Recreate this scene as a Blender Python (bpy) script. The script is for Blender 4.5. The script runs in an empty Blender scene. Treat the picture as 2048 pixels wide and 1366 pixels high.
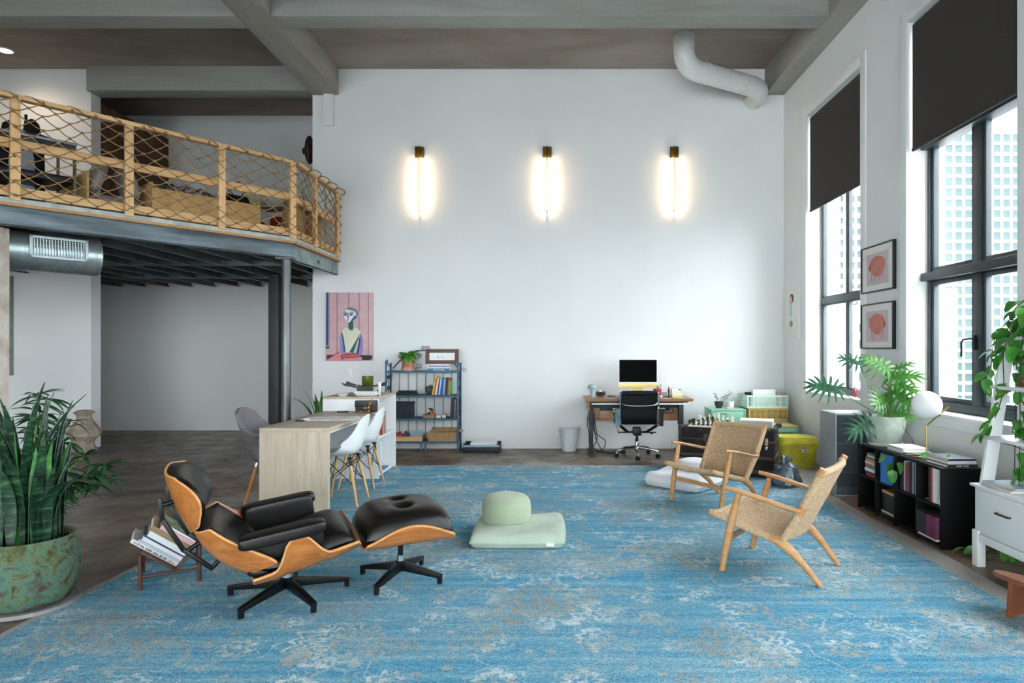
import bpy, bmesh, math, random
from math import sin, cos, pi, radians, sqrt, atan2
from mathutils import Vector, Matrix, Euler

sc = bpy.context.scene
COL = sc.collection
rnd = random.Random(7)

# ------------------------------------------------------------------ camera, world, exposure
cam_d = bpy.data.cameras.new('camera')
cam = bpy.data.objects.new('camera', cam_d)
COL.objects.link(cam)
cam.location = (0, 0, 1.45)
cam.rotation_euler = (pi / 2, 0, 0)
cam_d.sensor_width = 36.0
cam_d.lens = 36.0 * 1300 / 2048
cam_d.shift_x = -91 / 2048
cam_d.shift_y = 14 / 2048
cam_d.clip_start = 0.05
cam_d.clip_end = 900
sc.camera = cam

SKY = 1.0
world = bpy.data.worlds.new('overcast_sky')
sc.world = world
world.use_nodes = True
bg = world.node_tree.nodes['Background']
bg.inputs[0].default_value = (0.905, 0.957, 1.0, 1)
bg.inputs[1].default_value = SKY

vs = sc.view_settings
vs.view_transform = 'Standard'
vs.look = 'None'
vs.gamma = 1.0
vs.use_curve_mapping = False
vs.exposure = 4.03
sc.cycles.max_bounces = 7
sc.cycles.diffuse_bounces = 4
sc.cycles.glossy_bounces = 3
sc.cycles.transmission_bounces = 4
sc.cycles.adaptive_threshold = 0.05
sc.cycles.transparent_max_bounces = 8
sc.cycles.caustics_reflective = False
sc.cycles.caustics_refractive = False
sc.cycles.sample_clamp_indirect = 6.0

# right-hand window bays of the loft (two in view, the row goes on behind the camera)
XW = 3.28           # inner face of the window wall
WIN_Y = [(7.02, 8.55), (4.62, 6.09), (2.2, 3.67), (-0.22, 1.25), (-2.64, -1.17)]
WZ0, WZ1 = 0.89, 4.5
YB = 9.42           # inner face of the back wall
YR = -4.5           # rear wall behind the camera
CEIL = 5.5
REAR_FILL_WIN = [(-8.2, -5.8), (-5.4, -3.0), (-2.6, -0.2), (0.2, 2.6)]  # unseen rear windows, added and sized to give fill light from behind


def portal(loc, rot, sx, sy):
    l = bpy.data.lights.new('window_portal', 'AREA')
    l.shape = 'RECTANGLE'
    l.size, l.size_y = sx, sy
    l.energy = 1
    l.cycles.is_portal = True
    o = bpy.data.objects.new('window_portal', l)
    o.location = loc
    o.rotation_euler = rot
    COL.objects.link(o)


for (a, b) in WIN_Y:
    portal((3.62, (a + b) / 2, (WZ0 + 3.3) / 2), (0, pi / 2, 0), 3.3 - WZ0, b - a)
for (a, b) in REAR_FILL_WIN:
    portal(((a + b) / 2, YR - 0.34, (0.4 + 3.3) / 2), (-pi / 2, 0, 0), b - a, 2.9)


# ------------------------------------------------------------------ helpers
def L(h):
    """sRGB hex -> linear"""
    h = h.lstrip('#')
    r = []
    for i in (0, 2, 4):
        c = int(h[i:i + 2], 16) / 255
        r.append(c / 12.92 if c <= 0.04045 else ((c + 0.055) / 1.055) ** 2.4)
    return (r[0], r[1], r[2], 1)


def P(px, py, Y):
    """photo pixel at depth Y -> metres in the room"""
    return Vector(((px - 1115) / 1300 * Y, Y, 1.45 - (py - 697) / 1300 * Y))


class MB:
    def __init__(s):
        s.v = []
        s.f = []

    def add(s, vs_, fs, m=None):
        k = len(s.v)
        if m is None:
            s.v += [tuple(p) for p in vs_]
        else:
            s.v += [tuple(m @ Vector(p)) for p in vs_]
        s.f += [tuple(i + k for i in f) for f in fs]
        return s

    def box(s, x0, x1, y0, y1, z0, z1, m=None):
        vv = [(x, y, z) for z in (z0, z1) for y in (y0, y1) for x in (x0, x1)]
        return s.add(vv, [(0, 2, 3, 1), (4, 5, 7, 6), (0, 1, 5, 4), (2, 6, 7, 3), (0, 4, 6, 2), (1, 3, 7, 5)], m)

    def cbox(s, c, d, m=None, rz=0, ry=0, rx=0):
        t = Matrix.Translation(Vector(c)) @ Euler((rx, ry, rz)).to_matrix().to_4x4()
        if m is not None:
            t = m @ t
        return s.box(-d[0] / 2, d[0] / 2, -d[1] / 2, d[1] / 2, -d[2] / 2, d[2] / 2, t)

    def bar(s, a, b, w, h, w2=None, h2=None, up=(0, 0, 1)):
        """tapered rectangular bar from a to b"""
        a, b = Vector(a), Vector(b)
        d = (b - a).normalized()
        u = Vector(up)
        x = d.cross(u)
        if x.length < 1e-4:
            x = d.cross(Vector((1, 0, 0)))
        x.normalize()
        y = x.cross(d)
        w2 = w if w2 is None else w2
        h2 = h if h2 is None else h2
        vv = []
        for p, ww, hh in ((a, w, h), (b, w2, h2)):
            for sx, sy in ((-1, -1), (1, -1), (1, 1), (-1, 1)):
                vv.append(p + x * sx * ww / 2 + y * sy * hh / 2)
        return s.add(vv, [(3, 2, 1, 0), (4, 5, 6, 7), (0, 1, 5, 4), (1, 2, 6, 5), (2, 3, 7, 6), (3, 0, 4, 7)])

    def tube(s, pts, r, n=8, closed=False, cap=True):
        pts = [Vector(p) for p in pts]
        m = len(pts)
        rr = r if isinstance(r, (list, tuple)) else [r] * m
        ring = []
        prev = None
        for i, p in enumerate(pts):
            if closed:
                d = pts[(i + 1) % m] - pts[i - 1]
            else:
                d = pts[min(i + 1, m - 1)] - pts[max(i - 1, 0)]
            if d.length < 1e-9:
                d = Vector((0, 0, 1))
            d.normalize()
            if prev is None:
                x = d.orthogonal().normalized()
            else:
                x = prev - d * prev.dot(d)
                if x.length < 1e-6:
                    x = d.orthogonal()
                x.normalize()
            prev = x
            y = d.cross(x)
            ring.append([p + (x * cos(2 * pi * k / n) + y * sin(2 * pi * k / n)) * rr[i] for k in range(n)])
        vv = [q for g in ring for q in g]
        ff = []
        for i in range(m if closed else m - 1):
            j = (i + 1) % m
            for k in range(n):
                l = (k + 1) % n
                ff.append((i * n + k, i * n + l, j * n + l, j * n + k))
        if cap and not closed:
            ff.append(tuple(range(n - 1, -1, -1)))
            ff.append(tuple((m - 1) * n + k for k in range(n)))
        return s.add(vv, ff)

    def lathe(s, prof, n=24, c=(0, 0, 0), m=None, sx=1, sy=1):
        """prof: (r, z) from bottom to top; r=0 closes"""
        vv, idx = [], []
        for (r, z) in prof:
            if r <= 1e-6:
                idx.append([len(vv)])
                vv.append((c[0], c[1], c[2] + z))
            else:
                idx.append(list(range(len(vv), len(vv) + n)))
                vv += [(c[0] + sx * r * cos(2 * pi * k / n), c[1] + sy * r * sin(2 * pi * k / n), c[2] + z) for k in range(n)]
        ff = []
        for a, b in zip(idx, idx[1:]):
            if len(a) == 1 and len(b) == 1:
                continue
            for k in range(n):
                l = (k + 1) % n
                if len(a) == 1:
                    ff.append((a[0], b[l], b[k]))
                elif len(b) == 1:
                    ff.append((a[k], a[l], b[0]))
                else:
                    ff.append((a[k], a[l], b[l], b[k]))
        return s.add(vv, ff, m)

    def cyl(s, c, r, h, n=20, m=None, r2=None):
        r2 = r if r2 is None else r2
        return s.lathe([(0, 0), (r, 0), (r2, h), (0, h)], n, c, m)

    def prism(s, poly, z0, z1, m=None):
        n = len(poly)
        vv = [(x, y, z0) for x, y in poly] + [(x, y, z1) for x, y in poly]
        ff = [tuple(range(n - 1, -1, -1)), tuple(range(n, 2 * n))]
        ff += [(i, (i + 1) % n, n + (i + 1) % n, n + i) for i in range(n)]
        return s.add(vv, ff, m)

    def grid(s, fn, nu, nv, m=None, flip=False):
        vv = [fn(i / nu, j / nv) for j in range(nv + 1) for i in range(nu + 1)]
        ff = []
        for j in range(nv):
            for i in range(nu):
                a = j * (nu + 1) + i
                q = (a, a + 1, a + nu + 2, a + nu + 1)
                ff.append(q[::-1] if flip else q)
        return s.add(vv, ff, m)

    def slab(s, fa, fb, nu, nv, m=None):
        """closed solid between two surfaces fa (bottom) and fb (top) over the same u,v"""
        k = len(s.v)
        s.grid(fa, nu, nv, m, True)
        s.grid(fb, nu, nv, m)
        o = (nu + 1) * (nv + 1)
        rim = [i for i in range(nu + 1)] + [j * (nu + 1) + nu for j in range(1, nv + 1)] + \
              [nv * (nu + 1) + i for i in range(nu - 1, -1, -1)] + [j * (nu + 1) for j in range(nv - 1, 0, -1)]
        for a, b in zip(rim, rim[1:] + rim[:1]):
            s.f.append((k + a, k + b, k + o + b, k + o + a))
        return s

    def ball(s, c, r, n=16, sz=1.0, m=None, sx=1, sy=1):
        k = max(6, n // 2)
        return s.lathe([(r * sin(pi * i / k), -r * sz * cos(pi * i / k)) for i in range(k + 1)], n, c, m, sx, sy)

    def pillow(s, c, d, k=0.25, p=2.6, n=18, m=None, top=1.0, bot=1.0):
        """stuffed cushion: squarish outline, swelling top and bottom"""
        def f(sign, amt):
            def g(u, v):
                a, b = 2 * u - 1, 2 * v - 1
                x = a * sqrt(max(0, 1 - k * b * b))
                y = b * sqrt(max(0, 1 - k * a * a))
                e = max(0.0, (1 - abs(a) ** p) * (1 - abs(b) ** p)) ** 0.5
                return (c[0] + x * d[0] / 2, c[1] + y * d[1] / 2, c[2] + sign * amt * e * d[2] / 2)
            return g
        return s.slab(f(-1, bot), f(1, top), n, n, m)

    def mesh(s, name, mat, smooth=True, ang=35, bev=0, seg=2):
        me = bpy.data.meshes.new(name)
        me.from_pydata(s.v, [], s.f)
        if bev:
            bm = bmesh.new()
            bm.from_mesh(me)
            es = [e for e in bm.edges if len(e.link_faces) == 2 and e.calc_face_angle(0) > 0.6]
            bmesh.ops.bevel(bm, geom=es, offset=bev, segments=seg, affect='EDGES', profile=0.6, clamp_overlap=True)
            bm.to_mesh(me)
            bm.free()
        if smooth:
            me.polygons.foreach_set('use_smooth', [True] * len(me.polygons))
            me.set_sharp_from_angle(angle=radians(ang))
        if mat is not None:
            me.materials.append(mat)
        me.update()
        return me


def link(name, data, parent=None):
    o = bpy.data.objects.new(name, data)
    COL.objects.link(o)
    if parent is not None:
        o.parent = parent
    return o


def part(parent, name, mb, mat, smooth=True, ang=35, bev=0, seg=2, label=None, loc=None, rot=None, kind=None):
    me = mb if isinstance(mb, bpy.types.Mesh) else mb.mesh(name, mat, smooth, ang, bev, seg)
    o = link(name, me, parent)
    if loc is not None:
        o.location = loc
    if rot is not None:
        o.rotation_euler = rot
    if label:
        o['label'] = label
    if kind:
        o['kind'] = kind
    return o


def tag(o, label, cat, group=None, kind=None):
    o['label'] = label
    o['category'] = cat
    if group:
        o['group'] = group
    if kind:
        o['kind'] = kind
    return o


def thing(name, label, cat, loc=(0, 0, 0), rz=0.0, group=None, rot=None):
    o = link(name, None)
    o.empty_display_size = 0.05
    o.location = loc
    o.rotation_euler = rot if rot is not None else (0, 0, rz)
    return tag(o, label, cat, group)


def solo(name, label, cat, mb, mat, loc=(0, 0, 0), rz=0.0, group=None, smooth=True, ang=35, bev=0, seg=2, rot=None):
    o = part(None, name, mb, mat, smooth, ang, bev, seg)
    o.location = loc
    o.rotation_euler = rot if rot is not None else (0, 0, rz)
    return tag(o, label, cat, group)


def struct(name, mb, mat, parent=None, bev=0, smooth=True, ang=35, label=None, cat=None):
    o = part(parent, name, mb, mat, smooth, ang, bev)
    if parent is None:
        o['kind'] = 'structure'
        if label:
            o['label'] = label
        if cat:
            o['category'] = cat
    return o


def dup(root, loc, rz=0.0, label=None, group=None, rot=None, scale=None):
    r = root.copy()
    COL.objects.link(r)
    r.location = loc
    r.rotation_euler = rot if rot is not None else (0, 0, rz)
    if scale:
        r.scale = (scale,) * 3
    if label:
        r['label'] = label
    if group:
        r['group'] = group
    for ch in list(root.children):
        c = ch.copy()
        COL.objects.link(c)
        c.parent = r
        for g in list(ch.children):
            d = g.copy()
            COL.objects.link(d)
            d.parent = c
    return r


def text(parent, name, body, size, mat, loc, rot=(pi / 2, 0, 0), ext=0.0004, align='CENTER'):
    cu = bpy.data.curves.new(name, 'FONT')
    cu.body = body
    cu.size = size
    cu.align_x = align
    cu.align_y = 'CENTER'
    cu.extrude = ext
    cu.materials.append(mat)
    tmp = link(name, cu)
    me = bpy.data.meshes.new_from_object(tmp)
    bpy.data.objects.remove(tmp)
    o = link(name, me, parent)
    o.location = loc
    o.rotation_euler = rot
    return o


def crom(pts, n=8, closed=False):
    """Catmull-Rom through points -> list of Vectors"""
    p = [Vector(q) for q in pts]
    m = len(p)
    out = []
    for i in range(m if closed else m - 1):
        if closed:
            a, b, c, d = p[i - 1], p[i], p[(i + 1) % m], p[(i + 2) % m]
        else:
            b, c = p[i], p[i + 1]
            a = p[i - 1] if i > 0 else b * 2 - c
            d = p[i + 2] if i + 2 < m else c * 2 - b
        for k in range(n):
            t = k / n
            out.append(0.5 * ((2 * b) + (c - a) * t + (2 * a - 5 * b + 4 * c - d) * t * t + (3 * b - a - 3 * c + d) * t ** 3))
    if not closed:
        out.append(p[-1].copy())
    return out


# ------------------------------------------------------------------ materials
def nd(nt, t, **kw):
    n = nt.nodes.new(t)
    for k, v in kw.items():
        setattr(n, k, v)
    return n


def base_mat(name, rough=0.5, metal=0.0):
    m = bpy.data.materials.new(name)
    m.use_nodes = True
    b = m.node_tree.nodes['Principled BSDF']
    b.inputs['Roughness'].default_value = rough
    b.inputs['Metallic'].default_value = metal
    return m, m.node_tree, b


def mixc(nt, fac, a, b, mode='MIX'):
    n = nd(nt, 'ShaderNodeMix', data_type='RGBA', blend_type=mode)
    for sock, v in ((n.inputs[0], fac), (n.inputs[6], a), (n.inputs[7], b)):
        if hasattr(v, 'is_linked') or isinstance(v, bpy.types.NodeSocket):
            nt.links.new(v, sock)
        else:
            sock.default_value = v
    return n.outputs[2]


def mth(nt, op, a, b=None, clamp=False):
    n = nd(nt, 'ShaderNodeMath', operation=op, use_clamp=clamp)
    for sock, v in ((n.inputs[0], a), (n.inputs[1], b)):
        if v is None:
            continue
        if isinstance(v, bpy.types.NodeSocket):
            nt.links.new(v, sock)
        else:
            sock.default_value = v
    return n.outputs[0]


def ramp(nt, fac, stops):
    n = nd(nt, 'ShaderNodeValToRGB')
    e = n.color_ramp.elements
    while len(e) < len(stops):
        e.new(0.5)
    for q, (p, c) in zip(e, stops):
        q.position = p
        q.color = c if len(c) == 4 else (*c, 1)
    nt.links.new(fac, n.inputs[0])
    return n.outputs[0]


def coords(nt, scale=(1, 1, 1), rot=(0, 0, 0), loc=(0, 0, 0)):
    tc = nd(nt, 'ShaderNodeTexCoord')
    mp = nd(nt, 'ShaderNodeMapping')
    mp.inputs['Scale'].default_value = scale
    mp.inputs['Rotation'].default_value = rot
    mp.inputs['Location'].default_value = loc
    nt.links.new(tc.outputs['Object'], mp.inputs[0])
    return mp.outputs[0]


def noise(nt, vec, scale, detail=4, rough=0.55, dist=0.0):
    n = nd(nt, 'ShaderNodeTexNoise')
    n.inputs['Scale'].default_value = scale
    n.inputs['Detail'].default_value = detail
    n.inputs['Roughness'].default_value = rough
    n.inputs['Distortion'].default_value = dist
    nt.links.new(vec, n.inputs['Vector'])
    return n.outputs['Fac']


def bump(nt, b, h, strength=0.2, dist=0.002):
    n = nd(nt, 'ShaderNodeBump')
    n.inputs['Strength'].default_value = strength
    n.inputs['Distance'].default_value = dist
    nt.links.new(h, n.inputs['Height'])
    nt.links.new(n.outputs[0], b.inputs['Normal'])


MATS = {}


def mat(name, c1, c2=None, rough=0.5, metal=0.0, scale=6.0, stretch=(1, 1, 1), bmp=0.0, bscale=None, lo=0.35, hi=0.65,
        coat=0.0, detail=4, sheen=0.0, spec=None, dist=0.0, bdist=0.002):
    """plain procedural material: two colours mixed by (stretched) noise, optional relief"""
    if name in MATS:
        return MATS[name]
    m, nt, b = base_mat(name, rough, metal)
    vec = coords(nt, stretch)
    c1 = L(c1) if isinstance(c1, str) else c1
    if c2 is None:
        c2 = tuple(min(1, x * 0.9) for x in c1[:3]) + (1,)
    else:
        c2 = L(c2) if isinstance(c2, str) else c2
    f = noise(nt, vec, scale, detail, dist=dist)
    nt.links.new(ramp(nt, f, [(lo, c1), (hi, c2)]), b.inputs['Base Color'])
    if bmp:
        bump(nt, b, noise(nt, vec, bscale or scale * 3, 3), bmp, bdist)
    if coat:
        b.inputs['Coat Weight'].default_value = coat
        b.inputs['Coat Roughness'].default_value = 0.15
    if sheen:
        b.inputs['Sheen Weight'].default_value = sheen
    if spec is not None:
        b.inputs['Specular IOR Level'].default_value = spec
    MATS[name] = m
    return m


def wood(name, c1, c2, c3=None, axis='x', scale=1.0, rough=0.45, contrast=1.0, coat=0.0, bmp=0.08):
    """grain running along one object axis"""
    if name in MATS:
        return MATS[name]
    m, nt, b = base_mat(name, rough)
    st = {'x': (0.6, 9, 9), 'y': (9, 0.6, 9), 'z': (9, 9, 0.6)}[axis]
    vec = coords(nt, tuple(q * scale for q in st))
    a = noise(nt, vec, 2.2, 6, 0.6, 1.2)
    fine = noise(nt, vec, 14, 3, 0.6)
    f = mth(nt, 'ADD', mth(nt, 'MULTIPLY', a, 0.72), mth(nt, 'MULTIPLY', fine, 0.28))
    w = 0.17 / contrast
    st_ = [(0.5 - w, L(c1)), (0.5, L(c2)), (0.5 + w, L(c3 or c2))]
    nt.links.new(ramp(nt, f, st_), b.inputs['Base Color'])
    bump(nt, b, fine, bmp, 0.001)
    if coat:
        b.inputs['Coat Weight'].default_value = coat
        b.inputs['Coat Roughness'].default_value = 0.2
    MATS[name] = m
    return m


def emit(name, col, strength):
    m, nt, b = base_mat(name)
    b.inputs['Base Color'].default_value = (1, 1, 1, 1)
    b.inputs['Emission Color'].default_value = col if len(col) == 4 else (*col, 1)
    b.inputs['Emission Strength'].default_value = strength
    MATS[name] = m
    return m


def glass_pane(name, tint=(0.965, 0.975, 0.98), refl=0.06):
    m, nt, b = base_mat(name)
    nt.nodes.remove(b)
    out = nt.nodes['Material Output']
    t = nd(nt, 'ShaderNodeBsdfTransparent')
    t.inputs[0].default_value = (*tint, 1)
    g = nd(nt, 'ShaderNodeBsdfGlossy')
    g.inputs['Roughness'].default_value = 0.03
    mx = nd(nt, 'ShaderNodeMixShader')
    mx.inputs[0].default_value = refl
    nt.links.new(t.outputs[0], mx.inputs[1])
    nt.links.new(g.outputs[0], mx.inputs[2])
    nt.links.new(mx.outputs[0], out.inputs[0])
    MATS[name] = m
    return m
# ------------------------------------------------------------------ surface materials
M_wall = mat('white_wall_paint', '#e9ebea', '#e4e7e7', 0.75, scale=1.3, bmp=0.04, bscale=60, spec=0.25)
M_trimw = mat('white_trim_paint', '#edf0f0', '#e8ecec', 0.5, scale=2, spec=0.3)


def concrete(name, c1, c2, c3, stretch):
    m, nt, b = base_mat(name, 0.85)
    v = coords(nt, stretch)
    a = noise(nt, v, 1.1, 8, 0.65, 0.6)
    f = noise(nt, coords(nt), 28, 5, 0.6)
    k = mth(nt, 'ADD', mth(nt, 'MULTIPLY', a, 0.8), mth(nt, 'MULTIPLY', f, 0.2))
    nt.links.new(ramp(nt, k, [(0.3, L(c1)), (0.5, L(c2)), (0.7, L(c3))]), b.inputs['Base Color'])
    bump(nt, b, k, 0.25, 0.01)
    return m


M_slab = concrete('raw_slab_concrete', '#7d7168', '#948981', '#a59a91', (0.5, 1.4, 1))
M_beam = concrete('board_marked_concrete', '#8c8880', '#a09c94', '#aeaaa2', (1.6, 0.35, 3))
M_beamx = concrete('cross_beam_concrete', '#868680', '#989a95', '#a6a8a2', (0.3, 1.6, 3))

# stained concrete floor
m, nt, b = base_mat('stained_concrete_floor', 0.42)
v = coords(nt)
big = noise(nt, v, 0.55, 6, 0.6, 0.8)
mid = noise(nt, v, 2.4, 10, 0.72, 0.6)
fin = noise(nt, v, 40, 4, 0.6)
c = ramp(nt, big, [(0.3, L('#42372f')), (0.44, L('#695a4e')), (0.55, L('#887868')), (0.68, L('#9a7252'))])
c = mixc(nt, ramp(nt, mid, [(0.42, (0, 0, 0)), (0.62, (0.8,) * 3)]), c, L('#3a322c'))
spk = ramp(nt, fin, [(0.62, (0, 0, 0)), (0.72, (1, 1, 1))])
c = mixc(nt, mth(nt, 'MULTIPLY', spk, 0.22), c, L('#8d8a86'))
nt.links.new(c, b.inputs['Base Color'])
nt.links.new(ramp(nt, mid, [(0.3, (0.28,) * 3), (0.7, (0.5,) * 3)]), b.inputs['Roughness'])
bump(nt, b, mth(nt, 'ADD', mid, mth(nt, 'MULTIPLY', fin, 0.3)), 0.12, 0.004)
M_floor = m

M_lime = mat('outer_limestone', '#cfc8bb', '#bdb6a8', 0.9, scale=5, bmp=0.2)
M_steel = mat('mill_scale_steel', '#75797b', '#545759', 0.42, 0.7, scale=4, stretch=(1, 1, 0.25), bmp=0.05)
M_steelh = mat('blue_grey_steel_beam', '#6b777d', '#4a5156', 0.45, 0.75, scale=3, stretch=(0.5, 0.5, 5), bmp=0.05)
M_galv = mat('galvanised_steel', '#9fb0b0', '#7f9090', 0.42, 0.7, scale=7, bmp=0.02)
M_joist = mat('joist_steel', '#6c7b7d', '#535f60', 0.5, 0.5, scale=4)
M_blackm = mat('black_metal', '#0c0f11', '#080a0b', 0.4, 0.3, scale=8)
M_frame = mat('dark_grey_window_frame', '#2f3a3e', '#283236', 0.4, 0.1, scale=5)
M_pine = wood('pine_stud', '#c99a62', '#dcb27c', '#e6c493', 'z', 0.8, 0.6)
M_pinex = wood('pine_rail', '#c99a62', '#dcb27c', '#e6c493', 'x', 0.8, 0.6)
M_ply = wood('plywood_edge', '#a9784b', '#b88757', '#c99a6a', 'x', 1, 0.7)
M_cement = mat('cement_board', '#b9c2bd', '#9aa5a0', 0.8, scale=9)
M_glass = glass_pane('window_glass')
M_plastic = mat('white_plastic', '#e6e8e8', '#e1e3e3', 0.4, scale=6)

# ------------------------------------------------------------------ room shell
struct('floor', MB().box(-9.4, 3.6, YR - 0.3, 11.8, -0.2, 0), M_floor)
struct('ceiling', MB().box(-9.4, 3.62, YR - 0.3, 9.62, CEIL, CEIL + 0.25).box(-9.4, -3.3, 9.62, 11.8, CEIL + 0.07, CEIL + 0.25), M_slab)
struct('wall_back', MB().box(-3.55, 3.28, YB, YB + 0.25, 0, CEIL), M_wall)
struct('wall_alcove_side', MB().box(-3.55, -3.3, YB + 0.25, 11.5, 0, CEIL + 0.07), M_wall)
struct('wall_alcove_back', MB().box(-9.4, -3.3, 11.5, 11.75, 0, CEIL + 0.07), M_wall)
struct('wall_pier', MB().box(-9.2, -6.76, YB, YB + 0.2, 0, CEIL), M_wall)
struct('wall_left', MB().box(-9.4, -9.2, YR - 0.3, 11.5, 0, CEIL + 0.07), M_wall)


def wall_openings(name, mat_, opens, a0, a1, c0, c1, z1, axis, oz0, oz1):
    b_ = MB()
    cuts = sorted(opens)

    def bx(p, q, z0, z1_):
        if axis == 'y':
            b_.box(c0, c1, p, q, z0, z1_)
        else:
            b_.box(p, q, c0, c1, z0, z1_)
    p = a0
    for (s_, e) in cuts:
        bx(p, s_, 0, z1)
        bx(s_, e, 0, oz0)
        bx(s_, e, oz1, z1)
        p = e
    bx(p, a1, 0, z1)
    return struct(name, b_, mat_)


wall_openings('wall_right', M_wall, WIN_Y, YR, YB + 0.25, XW, 3.45, CEIL, 'y', WZ0, WZ1)
wall_openings('wall_right_outer', M_lime, [(a + 0.02, b_ - 0.02) for a, b_ in WIN_Y], YR, YB + 0.25, 3.45, 3.62, CEIL, 'y', WZ0 - 0.02, WZ1)
wall_openings('wall_rear', M_wall, REAR_FILL_WIN, -9.2, 3.62, YR - 0.3, YR, CEIL, 'x', 0.4, 3.3)
struct('trim_pilaster', MB().box(-3.375, -3.235, YB - 0.06, YB, 4.67, 5.12), M_wall, bev=0.004)

# ceiling beams
struct('ceiling_beam', MB().box(-3.55, -3.17, YR, YB, 5.12, CEIL), M_beam, bev=0.01)
struct('ceiling_beam', MB().box(3.0, 3.28, YR, YB, 5.12, CEIL), M_beam, bev=0.01)
for y in (7.18, 4.9, 2.6, 0.3, -2.0):
    struct('cross_beam', MB().box(-3.17, 3.0, y, y + 0.28, 5.12, CEIL), M_beamx, bev=0.01)
    struct('cross_beam', MB().box(-9.2, -3.55, y, y + 0.28, 5.12, CEIL), M_beamx, bev=0.01)
struct('cross_beam', MB().box(-6.76, -3.55, 9.32, 9.6, 5.15, CEIL + 0.02), M_beamx, bev=0.01)

# window casings and sills
cas = MB()
for k, (a, b_) in enumerate(WIN_Y):
    c = 0.12
    tr = MB()
    tr.box(XW - 0.014, XW, a - c, a, WZ0 - 0.11, WZ1 + c)
    tr.box(XW - 0.014, XW, b_, b_ + c, WZ0 - 0.11, WZ1 + c)
    tr.box(XW - 0.014, XW, a, b_, WZ0 - 0.11, WZ0 - 0.002)
    tr.box(XW - 0.014, XW, a, b_, WZ1, WZ1 + c)
    struct('trim_%d' % (k + 1), tr, M_trimw, bev=0.003)
    struct('window_sill_%d' % (k + 1), MB().box(XW - 0.02, 3.47, a, b_, WZ0 - 0.03, WZ0 + 0.004), M_trimw, bev=0.004)


def window(n, a, b_, heavy):
    """window in the bay a..b along y; glass plane at x = 3.48"""
    x0, x1 = 3.455, 3.53
    tz = 2.12 if heavy else 2.07
    fw = 0.055 if heavy else 0.045
    m_ = M_frame if heavy else mat('grey_window_frame', '#4c5254', '#434a4c', 0.45, 0.2)
    fr = MB()
    for y0, y1, z0, z1 in ((a, a + fw, WZ0, WZ1), (b_ - fw, b_, WZ0, WZ1), (a + fw, b_ - fw, WZ0, WZ0 + fw + 0.03), (a + fw, b_ - fw, WZ1 - fw, WZ1)):
        fr.box(x0, x1, y0, y1, z0, z1)
    w = struct('window_%d' % n, fr, m_, bev=0.004)
    part(w, 'transom', MB().box(x0 - (0.06 if heavy else 0.0), x1, a + 0.01, b_ - 0.01, tz - 0.045, tz + (0.03 if heavy else 0.035)), m_, bev=0.004)
    mid = (a + b_) / 2
    mw = 0.05 if heavy else 0.022
    part(w, 'mullion', MB().box(x0 + 0.005, x1, mid - mw, mid + mw, tz + 0.03, WZ1 - fw), m_, bev=0.003)
    part(w, 'mullion', MB().box(x0 + 0.005, x1, mid - mw, mid + mw, WZ0 + fw, tz - 0.04), m_, bev=0.003)
    if heavy:
        part(w, 'head_rail', MB().box(x0 - 0.06, x1, a + 0.01, b_ - 0.01, 3.3, 3.37), m_, bev=0.004)
    for (y0, y1) in ((a + fw, mid - mw), (mid + mw, b_ - fw)):
        for (z0, z1) in ((WZ0 + fw + 0.03, tz - 0.045), (tz + 0.035, WZ1 - fw)):
            s_ = 0.042 if heavy else 0.02
            q = MB()
            for p in ((y0, y0 + s_, z0, z1), (y1 - s_, y1, z0, z1), (y0 + s_, y1 - s_, z0, z0 + s_), (y0 + s_, y1 - s_, z1 - s_, z1)):
                q.box(x0 + 0.015, x1 - 0.01, *p)
            sash = part(w, 'sash', q, m_, bev=0.003)
            part(sash, 'pane', MB().box(3.492, 3.496, y0 + s_ * 0.8, y1 - s_ * 0.8, z0 + s_ * 0.8, z1 - s_ * 0.8), M_glass, smooth=False)
    if heavy:
        h = MB().box(x0 - 0.015, x0 + 0.01, mid + 0.01, mid + 0.04, 1.44, 1.56)
        h.tube([(x0 - 0.01, mid + 0.025, 1.53), (x0 - 0.045, mid + 0.03, 1.53), (x0 - 0.05, mid + 0.10, 1.525), (x0 - 0.05, mid + 0.125, 1.50), (x0 - 0.05, mid + 0.125, 1.38)], 0.009, 8)
        part(w, 'handle', h, M_blackm)
    return w


for k, (a, b_) in enumerate(WIN_Y):
    window(k + 1, a, b_, k != 0)
rf = MB()
for k, (a, b_) in enumerate(REAR_FILL_WIN):
    rf = MB()
    for p in ((a, a + .06, .4, 3.3), (b_ - .06, b_, .4, 3.3), (a, b_, .4, .46), (a, b_, 3.24, 3.3), (a, b_, 2.1, 2.16), ((a + b_) / 2 - .03, (a + b_) / 2 + .03, .4, 3.3)):
        rf.box(p[0], p[1], YR - 0.2, YR - 0.14, p[2], p[3])
    w = struct('window_%d' % (k + 6), rf, M_frame)  # added window out of view, brightens the room from the rear
    part(w, 'pane', MB().box(a + .03, b_ - .03, YR - 0.175, YR - 0.17, .43, 3.27), M_glass, smooth=False)

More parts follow.
